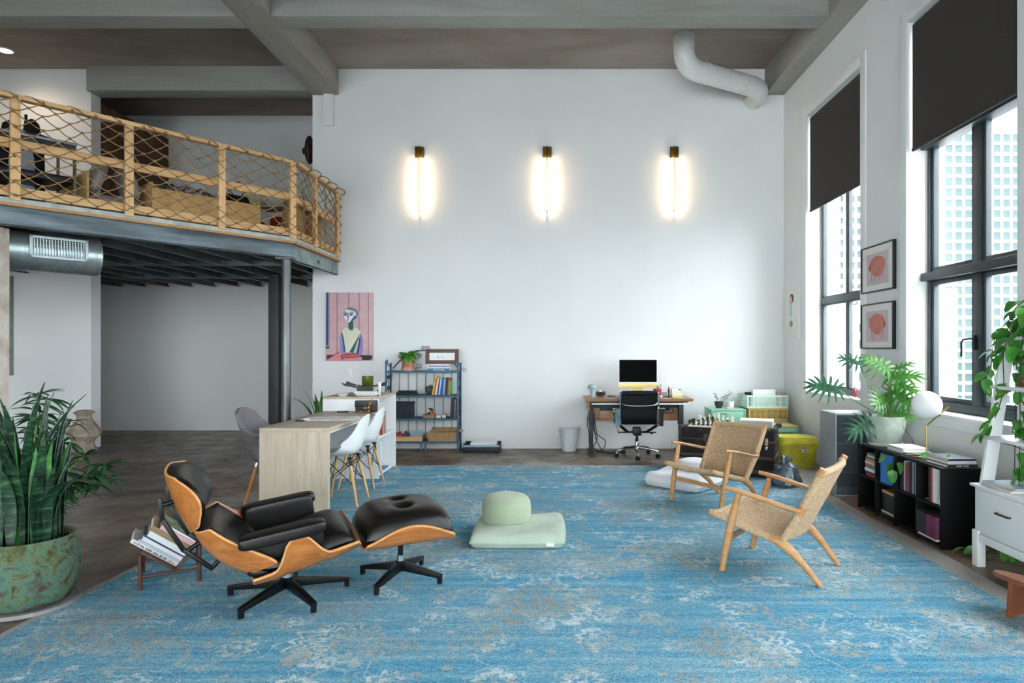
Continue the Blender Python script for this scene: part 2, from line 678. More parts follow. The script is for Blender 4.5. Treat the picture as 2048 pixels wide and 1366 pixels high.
# roller shades
M_shade = mat('charcoal_shade_cloth', '#3b3634', '#332f2d', 0.9, scale=90, bmp=0.15, bscale=300)
SH = [(3.25, 'charcoal roller shade half lowered over the window beside the back wall'),
      (3.30, 'charcoal roller shade half lowered over the window behind the globe lamp')]
for k, (a, b_) in enumerate(WIN_Y[:2]):
    zb, lab = SH[k]
    t = thing('roller_shade', lab, 'roller shade', (XW + 0.035, (a + b_) / 2, WZ1), group='roller shades on the window wall')
    h = (b_ - a) / 2 - 0.02
    part(t, 'fabric', MB().box(0, 0.003, -h, h, zb - WZ1, -0.03), M_shade)
    part(t, 'bottom_bar', MB().box(-0.008, 0.012, -h, h, zb - WZ1 - 0.012, zb - WZ1 + 0.02), M_shade, bev=0.004)
    part(t, 'roller', MB().lathe([(0, -h), (0.028, -h), (0.028, h), (0, h)], 16, m=Matrix.Translation((0.03, 0, -0.04)) @ Matrix.Rotation(-pi / 2, 4, 'X')), M_shade)
    cl = MB()
    for dx in (0.0, 0.035):
        cl.tube([(0.02 + dx, h - 0.005, -0.05), (0.02 + dx, h - 0.005, 1.25 - WZ1)], 0.0022, 6)
    cl.tube([(0.02 + 0.0175 * (1 - cos(q)), h - 0.005, 1.25 - WZ1 - 0.018 * sin(q)) for q in [pi * i / 8 for i in range(9)]], 0.0022, 6)
    part(t, 'pull_chain', cl, M_plastic)
for k, (a, b_) in enumerate(WIN_Y[2:]):
    pass

# ------------------------------------------------------------------ mezzanine
MD = Vector((-0.626, -0.780, 0))          # direction of the long edge, away from the corner
MC = Vector((-3.15, 7.80, 0))             # mezzanine corner
MA = atan2(MD.y, MD.x)
far_ = MC + MD * 5.6
poly = [(MC.x, MC.y), (MC.x, 9.42), (-3.55, 9.42), (-3.55, 11.5), (-9.2, 11.5), (-9.2, far_.y), (far_.x, far_.y)]
mz = struct('mezzanine_floor', MB().prism(poly, 2.735, 2.78), M_cement, smooth=False)
part(mz, 'plywood_deck', MB().prism([(MC.x + .01, MC.y - .01), (MC.x + .01, 9.41), (-3.56, 9.41), (-3.56, 11.49), (-9.19, 11.49), (-9.19, far_.y), (far_.x + .01, far_.y - .01)], 2.705, 2.735), M_ply, smooth=False)
LM = Matrix.Translation(MC) @ Matrix.Rotation(MA, 4, 'Z')     # local x runs along the long edge
cb = MB()
cb.box(0.02, 5.5, 0.02, 0.032, 2.53, 2.705, LM)
cb.box(0.02, 5.5, -0.06, 0.032, 2.53, 2.545, LM)
cb.box(0.02, 5.5, -0.06, 0.032, 2.69, 2.705, LM)
for q in cb.v:
    pass
struct('edge_beam', cb, M_steelh, bev=0.004)
eb = MB().box(MC.x - 0.05, MC.x - 0.035, MC.y + 0.05, 9.42, 2.51, 2.705)
eb.box(MC.x - 0.1, MC.x - 0.035, MC.y + 0.05, 9.42, 2.51, 2.522)
o = struct('edge_joist', eb, M_galv, bev=0.002)
part(o, 'slot', MB().box(MC.x - 0.037, MC.x - 0.033, 8.62, 8.69, 2.58, 2.62), M_blackm)
part(o, 'clip_angle', MB().box(MC.x - 0.036, MC.x - 0.028, 9.2, 9.42, 2.53, 2.69), M_galv)
# joists run away from the camera
jx = -3.6
while jx > -9.0:
    t = (jx - MC.x) / MD.x
    y0 = MC.y + MD.y * t + 0.10
    j = MB().box(jx - 0.004, jx + 0.004, y0, 11.48, 2.54, 2.70)
    j.box(jx - 0.004, jx + 0.045, y0, 11.48, 2.54, 2.548)
    j.box(jx - 0.004, jx + 0.012, y0, 11.48, 2.548, 2.565)
    struct('floor_joist', j, M_joist, smooth=False)
    jx -= 0.41
for y in (8.5, 10.1):
    struct('joist_bridging', MB().box(-9.0, -3.5, y, y + 0.03, 2.535, 2.55).box(-9.0, -3.5, y, y + 0.004, 2.55, 2.6), M_joist, smooth=False)
st = MB().lathe([(0, 0), (0.054, 0), (0.054, 2.53), (0, 2.53)], 24)
o = struct('steel_column', st, M_steel)
o.location = (-3.24, 7.76, 0)
part(o, 'cap_plate', MB().box(-0.09, 0.09, -0.09, 0.09, 2.51, 2.53), M_steel)
part(o, 'base_plate', MB().box(-0.1, 0.1, -0.1, 0.1, 0, 0.014), M_steel)
o = struct('square_steel_column', MB().box(-0.075, 0.075, -0.075, 0.075, 0, 2.54), mat('dark_column_paint', '#3b3c3d', '#333435', 0.5, 0.2), bev=0.006)
o.location = (-4.2, 9.68, 0)
o = struct('plaster_column', MB().box(-5.2, -4.95, 5.62, 5.87, 0, 2.53), mat('rough_plaster', '#d9d4c9', '#b5a696', 0.9, scale=5, bmp=0.8, bscale=30, bdist=0.02))

# railing: posts, rails, rope net
posts = [0.03, 0.857, 1.747, 2.631, 3.52, 4.41]
rl = thing('railing', 'pine railing with rope net along the mezzanine edge', 'railing', (0, 0, 0))
RY = 0.005
for t in posts:
    part(rl, 'post', MB().box(t - 0.036, t + 0.036, -0.02, 0.022, 2.76, 3.66, LM), M_pine, bev=0.004)
for t0, t1 in zip(posts, posts[1:]):
    for z0, z1 in ((3.225, 3.31), (2.80, 2.885)):
        part(rl, 'rail', MB().box(0, t1 - t0 - 0.072, 0, 0.038, z0, z1), M_pinex, bev=0.003,
             loc=LM @ Vector((t0 + 0.036, -0.06, 0)), rot=(0, 0, MA))
for t0, t1 in ((0.0, 0.86), (0.86, 2.64), (2.64, 4.44)):
    part(rl, 'top_rail', MB().box(0, t1 - t0 - 0.004, 0, 0.085, 3.66, 3.70), M_pinex, bev=0.004, loc=LM @ Vector((t0, -0.065, 0)), rot=(0, 0, MA))
SP = [7.86, 8.44, 9.29]
for y in SP[1:]:
    part(rl, 'post', MB().box(MC.x - 0.02, MC.x + 0.022, y - 0.036, y + 0.036, 2.76, 3.66), M_pine, bev=0.004)
for y0, y1 in ((7.86, 8.404), (8.476, 9.254)):
    for z0, z1 in ((3.225, 3.31), (2.80, 2.885)):
        part(rl, 'rail', MB().box(0, y1 - y0, 0, 0.038, z0, z1), M_pinex, bev=0.003, loc=(MC.x - 0.02, y0, 0), rot=(0, 0, pi / 2))
part(rl, 'top_rail', MB().box(0, 1.50, 0, 0.085, 3.66, 3.70), M_pinex, bev=0.004, loc=(MC.x + 0.04, 7.84, 0), rot=(0, 0, pi / 2))

M_rope = mat('jute_rope', '#a08058', '#7d6342', 0.9, scale=60, bmp=0.3, bscale=200)


def net(mtx, length, z0, z1, cell, name, seed):
    r = random.Random(seed)
    nz = 14
    nx = round(length / cell)
    n_ = MB()
    pt = {}
    for i in range(nx + 1):
        for j in range(nz + 1):
            pt[i, j] = Vector((length * i / nx + r.uniform(-.014, .014), -0.10 - 0.02 * sin(i * 1.7) * sin(pi * j / nz) + r.uniform(-.012, .012) + 0.03 * (j == nz) + 0.055 * (j == 0),
                               z0 + (z1 - z0) * j / nz + r.uniform(-.015, .015) * (0 < j < nz)))
    for j in range(nz):
        for i in range(nx):
            if (i + j) % 2 == 0:
                a, b_ = pt[i, j], pt[i + 1, j + 1]
            else:
                a, b_ = pt[i + 1, j], pt[i, j + 1]
            c = (a + b_) / 2 + Vector((0, r.uniform(-.006, .006), -0.008))
            n_.tube([mtx @ a, mtx @ c, mtx @ b_], 0.0052, 5, cap=False)
    for (i, j), p in pt.items():
        if (i + j) % 2 == 0:
            n_.ball(mtx @ p, 0.0145, 6, 0.9)
    top = [mtx @ Vector((length * i / 200, -0.1525 + 0.049 * cos(2 * pi * length * i / 200 / 0.31), 3.68 + 0.027 * sin(2 * pi * length * i / 200 / 0.31))) for i in range(201)]
    n_.tube(top, 0.007, 6)
    return part(rl, name, n_, M_rope, label='knotted jute rope net')


for t0, t1, sd in ((0.0, 2.64, 1), (2.64, 5.4, 2)):
    net(LM @ Matrix.Translation((t0, 0.13, 0)), t1 - t0, 2.79, 3.66, 0.103, 'rope_net', sd)
net(Matrix.Translation((MC.x + 0.055, 7.84, 0)) @ Matrix.Rotation(pi / 2, 4, 'Z') @ Matrix.Translation((0, 0.13, 0)), 1.5, 2.79, 3.66, 0.103, 'rope_net', 5)
# ------------------------------------------------------------------ rug
def rug_material():
    m, nt, b = base_mat('worn_blue_floral_rug', 0.95)
    b.inputs['Specular IOR Level'].default_value = 0.1
    tc = nd(nt, 'ShaderNodeTexCoord')
    sep = nd(nt, 'ShaderNodeSeparateXYZ')
    nt.links.new(tc.outputs['Object'], sep.inputs[0])
    X, Y = sep.outputs[0], sep.outputs[1]
    xm = mth(nt, 'ABSOLUTE', mth(nt, 'ADD', X, 0.08))
    comb = nd(nt, 'ShaderNodeCombineXYZ')
    nt.links.new(xm, comb.inputs[0])
    nt.links.new(Y, comb.inputs[1])
    wob = nd(nt, 'ShaderNodeTexNoise')
    wob.inputs['Scale'].default_value = 9
    wob.inputs['Detail'].default_value = 4
    nt.links.new(comb.outputs[0], wob.inputs['Vector'])
    wv = nd(nt, 'ShaderNodeVectorMath', operation='MULTIPLY_ADD')
    nt.links.new(wob.outputs['Color'], wv.inputs[0])
    wv.inputs[1].default_value = (0.09, 0.09, 0)
    nt.links.new(comb.outputs[0], wv.inputs[2])
    vec = wv.outputs[0]

    def flower(scale, n, rad, amp, off, rings, randomness=0.7):
        ad = nd(nt, 'ShaderNodeVectorMath', operation='ADD')
        ad.inputs[1].default_value = off
        nt.links.new(vec, ad.inputs[0])
        vo = nd(nt, 'ShaderNodeTexVoronoi', voronoi_dimensions='2D', feature='F1')
        vo.inputs['Scale'].default_value = scale
        vo.inputs['Randomness'].default_value = randomness
        nt.links.new(ad.outputs[0], vo.inputs['Vector'])
        sb = nd(nt, 'ShaderNodeVectorMath', operation='SUBTRACT')
        nt.links.new(ad.outputs[0], sb.inputs[0])
        nt.links.new(vo.outputs['Position'], sb.inputs[1])
        sp = nd(nt, 'ShaderNodeSeparateXYZ')
        nt.links.new(sb.outputs[0], sp.inputs[0])
        ln = nd(nt, 'ShaderNodeVectorMath', operation='LENGTH')
        nt.links.new(sb.outputs[0], ln.inputs[0])
        th = mth(nt, 'ARCTAN2', sp.outputs[1], sp.outputs[0])
        cs = nd(nt, 'ShaderNodeSeparateXYZ')
        nt.links.new(vo.outputs['Color'], cs.inputs[0])
        pet = mth(nt, 'ABSOLUTE', mth(nt, 'COSINE', mth(nt, 'ADD', mth(nt, 'MULTIPLY', th, n / 2), mth(nt, 'MULTIPLY', cs.outputs[0], 6.28))))
        den = mth(nt, 'MULTIPLY', mth(nt, 'ADD', mth(nt, 'MULTIPLY', pet, amp), 1 - amp), mth(nt, 'ADD', mth(nt, 'MULTIPLY', cs.outputs[1], 0.5 * rad), 0.7 * rad))
        p = mth(nt, 'DIVIDE', ln.outputs['Value'], den)
        mask = mth(nt, 'MULTIPLY', mth(nt, 'SUBTRACT', 1.0, p), 9.0, True)
        lines = mth(nt, 'ADD', mth(nt, 'MULTIPLY', mth(nt, 'SINE', mth(nt, 'MULTIPLY', p, rings)), 0.75), 0.5, True)
        return mth(nt, 'MULTIPLY', mask, lines)

    big = flower(0.92, 14, 0.40, 0.28, (0.31, 0.1, 0), 26, 0.6)
    med = flower(2.6, 8, 0.14, 0.4, (3.7, 1.2, 0), 14)
    sml = flower(5.2, 6, 0.066, 0.45, (7.1, 5.2, 0), 7)
    vn = noise(nt, vec, 2.6, 1.5, 0.5, 0.6)
    vine = mth(nt, 'SUBTRACT', 1.0, mth(nt, 'MULTIPLY', mth(nt, 'ABSOLUTE', mth(nt, 'SUBTRACT', vn, 0.5)), 55.0), True)
    mo = mth(nt, 'MAXIMUM', mth(nt, 'MAXIMUM', big, med), mth(nt, 'MAXIMUM', sml, mth(nt, 'MULTIPLY', vine, 0.75)))

    def nz(sx, sy, s, d=4):
        mp = nd(nt, 'ShaderNodeMapping')
        mp.inputs['Scale'].default_value = (sx, sy, 1)
        nt.links.new(tc.outputs['Object'], mp.inputs[0])
        return noise(nt, mp.outputs[0], s, d, 0.6)

    wear = mth(nt, 'ADD', mth(nt, 'MULTIPLY', nz(0.5, 4, 9), 0.6), mth(nt, 'MULTIPLY', nz(1, 1, 1.3, 3), 0.55))
    wearm = ramp(nt, wear, [(0.44, (0.4,) * 3), (0.64, (1,) * 3)])
    motif = mth(nt, 'MULTIPLY', mo, wearm)
    streak = mth(nt, 'ADD', mth(nt, 'MULTIPLY', nz(0.4, 7, 2.2, 8), 0.6), mth(nt, 'MULTIPLY', nz(2.0, 16, 9, 4), 0.4))
    base = ramp(nt, streak, [(0.3, L('#2f7699')), (0.46, L('#4b8dab')), (0.56, L('#72a0b1')), (0.74, L('#a3b7ba'))])
    patch_ = nz(0.5, 1.2, 0.9, 3)
    base = mixc(nt, ramp(nt, patch_, [(0.40, (0, 0, 0)), (0.70, (0.6,) * 3)]), base, L('#7d99a4'))
    hue = nz(1, 1, 2.3, 3)
    mcol = ramp(nt, hue, [(0.36, L('#8d8c83')), (0.5, L('#a0a49d')), (0.62, L('#c3cdcd'))])
    colr = mixc(nt, mth(nt, 'MULTIPLY', motif, 0.9), base, mcol)
    fine = nz(1, 2.2, 120, 3)
    colr = mixc(nt, 0.85, colr, ramp(nt, fine, [(0.32, (0.15,) * 3), (0.68, (0.95,) * 3)]), 'OVERLAY')
    # plain grey selvedge
    e1 = mth(nt, 'GREATER_THAN', X, 2.53)
    e2 = mth(nt, 'LESS_THAN', X, -2.765)
    e3 = mth(nt, 'GREATER_THAN', Y, 7.97)
    ed = mth(nt, 'MAXIMUM', mth(nt, 'MAXIMUM', e1, e2), e3)
    grey = ramp(nt, nz(6, 6, 14, 5), [(0.3, L('#8b8783')), (0.7, L('#b1aeaa'))])
    colr = mixc(nt, ed, colr, grey)
    nt.links.new(colr, b.inputs['Base Color'])
    bump(nt, b, mth(nt, 'ADD', fine, mth(nt, 'MULTIPLY', motif, 0.8)), 0.35, 0.003)
    return m


def rug_pt(z):
    def g(u, v):
        x = -2.80 + 5.49 * u
        y = 2.30 + 5.72 * v
        e = 0.012 * sin(y * 3.1) * (1 if u in (0, 1) else 0) + 0.0
        ey = 0.01 * sin(x * 4.0) * (1 if v in (0, 1) else 0)
        return (x + e, y + ey, z)
    return g


solo('rug', 'large worn blue rug with grey floral motifs under the lounge chairs', 'rug', MB().slab(rug_pt(0.0), rug_pt(0.011), 40, 40), rug_material())

# pale patches in the concrete floor
bl = [(0.34 * cos(q) * (1 + 0.1 * sin(3 * q)), 0.22 * sin(q) * (1 + 0.12 * cos(2 * q))) for q in [2 * pi * i / 28 for i in range(28)]]
o = struct('floor_patch', MB().prism(bl, 0, 0.002), mat('pale_floor_patch', '#a5a39c', '#8d8a83', 0.6, scale=8))
o.location = (-3.12, 6.15, 0)
bl = [(-0.5, 0.75), (-0.35, 0.15), (0.1, -0.4), (0.42, -0.6), (0.62, -0.55), (0.62, 0.8)]
o = struct('floor_patch', MB().prism(bl, 0, 0.002), mat('grey_floor_patch', '#8f8d88', '#77756f', 0.55, scale=4))
o.location = (2.62, 7.4, 0)

# ------------------------------------------------------------------ lounge chair and ottoman
M_leather = mat('black_leather', '#0f0c0a', '#080706', 0.36, scale=5, bmp=0.12, bscale=140, spec=0.4)
M_cherry = wood('cherry_veneer', '#8f5220', '#ab6a30', '#bd7d40', 'x', 1.1, 0.35, coat=0.25)
M_plyed = mat('light_ply_edge', '#cf9d63', '#bd8a52', 0.5, scale=20)
M_alu = mat('satin_black_aluminium', '#101315', '#0b0d0e', 0.35, 0.4, scale=10)
M_chrome = mat('chrome', '#e3e6e8', '#d5d9db', 0.12, 1.0, scale=3)


def prof_fn(pts):
    c = crom([(a, 0, b_) for a, b_ in pts], 10)
    acc = [0]
    for a, b_ in zip(c, c[1:]):
        acc.append(acc[-1] + (b_ - a).length)
    T = acc[-1]

    def f(t):
        d = min(max(t, 0), 1) * T
        for i in range(len(acc) - 1):
            if acc[i + 1] >= d or i == len(acc) - 2:
                w = (d - acc[i]) / max(1e-9, acc[i + 1] - acc[i])
                p = c[i].lerp(c[i + 1], w)
                j, k = max(0, i - 1), min(len(c) - 1, i + 2)
                tg = (c[k] - c[j]).normalized()
                return p, Vector((-tg.z, 0, tg.x))
    return f


def fnum(q):
    return q if callable(q) else (lambda t: q)


def patch_pt(prof, hw, curl, p, d, k, inset=0.0, puff=None, cdir=None):
    hw, curl = fnum(hw), fnum(curl)

    def g(u, v):
        a, b_ = 2 * u - 1, 2 * v - 1
        uu = a * sqrt(max(0, 1 - k * b_ * b_))
        vv_ = b_ * sqrt(max(0, 1 - k * a * a))
        t = (vv_ + 1) / 2
        q, n_ = prof(t)
        dd = d if puff is None else puff(a, b_, d)
        c_ = curl(t) * abs(uu) ** p
        cd = n_ if cdir is None else Vector((cdir[0], 0, cdir[1]))
        return (q.x + n_.x * dd + cd.x * c_, uu * (hw(t) - inset), q.z + n_.z * dd + cd.z * c_)
    return g


def rim_pts(fn, n=16):
    r = [(i / n, 0) for i in range(n)] + [(1, i / n) for i in range(n)] + [(1 - i / n, 1) for i in range(n)] + [(0, 1 - i / n) for i in range(n)]
    return [fn(u, v) for u, v in r]


def shell_and_cushion(root, name, prof, hw, curl, p, k, cush, ch_in=0.02, dim=(), k2=None, cprof=None, ccurl=None, cdir=None):
    pf = prof_fn(prof)
    o_ = part(root, name + '_shell', MB().slab(patch_pt(pf, hw, curl, p, 0, k, cdir=cdir), patch_pt(pf, hw, curl, p, 0.013, k, 0.012, cdir=cdir), 28, 24), M_cherry, ang=50)
    part(o_, 'ply_edge', MB().tube(rim_pts(patch_pt(pf, hw, curl, p, 0.006, k, 0.006, cdir=cdir), 24), 0.0065, 6, closed=True), M_plyed)
    cf = prof_fn(cprof) if cprof else pf
    cc = ccurl if ccurl is not None else curl

    def up(a, b_, d):
        e = max(0.0, (1 - abs(a) ** 5) * (1 - abs(b_) ** 5)) ** 0.5
        h = 0.016 + d * e
        for (da, db, s_, r) in dim:
            h -= s_ * math.exp(-((a - da) ** 2 + (b_ - db) ** 2) / r ** 2)
        return h
    hwf = fnum(hw)
    part(root, name + '_cushion', MB().slab(patch_pt(cf, lambda t: hwf(t) - ch_in, cc, p, 0.014, k2 or k, cdir=cdir), patch_pt(cf, lambda t: hwf(t) - ch_in, cc, p, cush, k2 or k, 0.0, up, cdir), 36, 30), M_leather, ang=60)


def star_base(root, angs, r, hub_h, stem_top, post_r):
    part(root, 'stem', MB().cyl((0, 0, hub_h - 0.02), post_r, stem_top - hub_h + 0.02, 20), M_alu)
    part(root, 'collar', MB().lathe([(0, hub_h), (post_r + 0.008, hub_h), (post_r + 0.005, hub_h + 0.035), (0, hub_h + 0.035)], 20), M_chrome)
    part(root, 'hub', MB().cyl((0, 0, hub_h - 0.06), 0.03, 0.062, 16), M_alu)
    for a in angs:
        a = radians(a)
        d = Vector((cos(a), sin(a), 0))
        l_ = MB().bar(d * 0.01 + Vector((0, 0, hub_h - 0.03)), d * r + Vector((0, 0, 0.055)), 0.042, 0.055, 0.028, 0.024)
        l_.bar(d * (r - 0.013) + Vector((0, 0, 0.06)), d * (r - 0.013) + Vector((0, 0, 0.012)), 0.024, 0.026, up=d)
        lg = part(root, 'leg', l_, M_alu, bev=0.003)
        part(lg, 'glide', MB().cyl(d * (r - 0.013), 0.016, 0.013, 14), M_chrome)


ALP = radians(25)
lc = thing('lounge_chair', 'moulded cherry plywood lounge chair with black leather cushions on a star base', 'lounge chair', (-1.56, 3.75, 0.011), ALP)
shell_and_cushion(lc, 'headrest', [(-0.60, 0.805), (-0.585, 0.73), (-0.54, 0.60), (-0.48, 0.47)], 0.33,
                  lambda t: 0.11 + 0.03 * t, 4.5, 0.30, 0.075, ch_in=0.022)
shell_and_cushion(lc, 'backrest', [(-0.46, 0.49), (-0.41, 0.40), (-0.335, 0.32), (-0.225, 0.25)], lambda t: 0.35 + 0.045 * t,
                  lambda t: 0.10 + 0.12 * t, 7.0, 0.06, 0.085, ccurl=lambda t: 0.10 + 0.05 * t, ch_in=0.045, cdir=(0.92, 0.39))
shell_and_cushion(lc, 'seat', [(-0.18, 0.195), (-0.08, 0.208), (0.08, 0.237), (0.25, 0.292), (0.378, 0.34)], 0.40,
                  lambda t: 0.07 + 0.14 * math.exp(-((t - 0.46) / 0.18) ** 4), 9.0, 0.10, 0.135,
                  cprof=[(-0.19, 0.235), (-0.05, 0.228), (0.10, 0.252), (0.26, 0.31), (0.36, 0.338)], ccurl=0.045, ch_in=0.078)
f_ = lambda w, e: math.copysign(abs(w) ** e, w)


def superbox(mb_, m_, a, b_, c, nu=36, nv=18):
    def g(u, v):
        th, ph = -pi / 2 + pi * v, 2 * pi * u
        return tuple(m_ @ Vector((a * f_(cos(th), 0.3) * f_(cos(ph), 0.3), b_ * f_(cos(th), 0.4) * f_(sin(ph), 0.4), c * f_(sin(th), 0.42))))
    return mb_.grid(g, nu, nv)


for sgn in (-1, 1):
    am = MB()
    superbox(am, Matrix.Translation((-0.035, sgn * 0.368, 0.468)) @ Matrix.Rotation(radians(-8), 4, 'Y'), 0.215, 0.058, 0.036)
    superbox(am, Matrix.Translation((-0.03, sgn * 0.318, 0.418)) @ Matrix.Rotation(radians(-8), 4, 'Y'), 0.20, 0.024, 0.085)
    part(lc, 'armrest', am, M_leather, ang=60)
    br = MB()
    br.bar((-0.612, sgn * 0.16, 0.67), (-0.60, sgn * 0.16, 0.55), 0.03, 0.02)
    br.bar((-0.602, sgn * 0.16, 0.56), (-0.505, sgn * 0.16, 0.385), 0.03, 0.02)
    br.bar((-0.51, sgn * 0.16, 0.392), (-0.37, sgn * 0.16, 0.27), 0.03, 0.02)
    for p_, q_ in (((-0.375, 0.275), (-0.34, 0.315)), ((-0.49, 0.38), (-0.43, 0.42)), ((-0.605, 0.63), (-0.55, 0.645))):
        br.tube([(p_[0], sgn * 0.16, p_[1]), (q_[0], sgn * 0.16, q_[1])], 0.012, 10)
    part(lc, 'back_brace', br, M_alu, bev=0.003)
part(lc, 'dark_gap_filler', superbox(MB(), Matrix.Translation((-0.15, 0, 0.262)) @ Matrix.Rotation(radians(28), 4, 'Y'), 0.06, 0.33, 0.04), M_leather, ang=60)  # black block added as the dark gap between seat and back
star_base(lc, [a - 25 for a in (178, 250, 316, 28, 104)], 0.345, 0.125, 0.235, 0.024)
part(lc, 'seat_bracket', MB().box(-0.10, 0.10, -0.12, 0.12, 0.205, 0.222).bar((-0.16, 0, 0.215), (-0.26, 0, 0.27), 0.16, 0.02), M_alu, bev=0.003)

ot = thing('ottoman', 'moulded cherry plywood ottoman with a buttoned black leather cushion', 'ottoman', (-0.975, 4.035, 0.011), ALP)
shell_and_cushion(ot, 'seat', [(-0.262, 0.283), (-0.17, 0.278), (0.0, 0.282), (0.16, 0.285), (0.275, 0.287)], 0.33,
                  lambda t: 0.02 + 0.105 * sin(pi * min(1, t * 0.85 + 0.05)) ** 0.6, 9.0, 0.12, 0.155, ch_in=0.03,
                  cprof=[(-0.268, 0.315), (-0.16, 0.313), (0.0, 0.325), (0.17, 0.325), (0.275, 0.318)], ccurl=0.03,
                  dim=((-0.33, 0.0, 0.045, 0.16), (0.33, 0.0, 0.045, 0.16)))
for y in (-0.105, 0.105):
    part(ot, 'button', MB().ball((-0.005, y, 0.449), 0.014, 12, 0.5), M_leather)
star_base(ot, [a - 25 for a in (162, -18, 254, 74)], 0.285, 0.125, 0.30, 0.017)
part(ot, 'seat_bracket', MB().box(-0.09, 0.09, -0.09, 0.09, 0.285, 0.297), M_alu, bev=0.003)

# ------------------------------------------------------------------ woven armchairs
M_oak = wood('oiled_oak', '#a97746', '#c08f5c', '#cfa272', 'x', 1.0, 0.5)
M_cord = mat('paper_cord', '#cdb391', '#b2946f', 0.8, scale=55, bmp=0.2, bscale=160)


def weave(fn, nrm, nx, ny, holes=True, amp=0.0075):
    """basket weave relief over a surface fn(u,v) with unit normal nrm(u,v); small holes left open at the crossings"""
    w = MB()
    K = 4
    NU, NV = nx * K, ny * K
    vv = []
    for j in range(NV + 1):
        for i in range(NU + 1):
            u, v = i / NU, j / NV
            p = Vector(fn(u, v))
            a, b_ = u * nx, v * ny
            par = (int(min(a, nx - 1e-6)) + int(min(b_, ny - 1e-6))) % 2
            h = sin(pi * (a % 1)) if par else sin(pi * (b_ % 1))
            vv.append(p + nrm(u, v) * (amp * h))
    ff = []
    for j in range(NV):
        for i in range(NU):
            if holes and i % K == K - 1 and j % K == K - 1:
                continue
            q = j * (NU + 1) + i
            ff.append((q, q + 1, q + NU + 2, q + NU + 1))
    w.add(vv, ff)
    return w


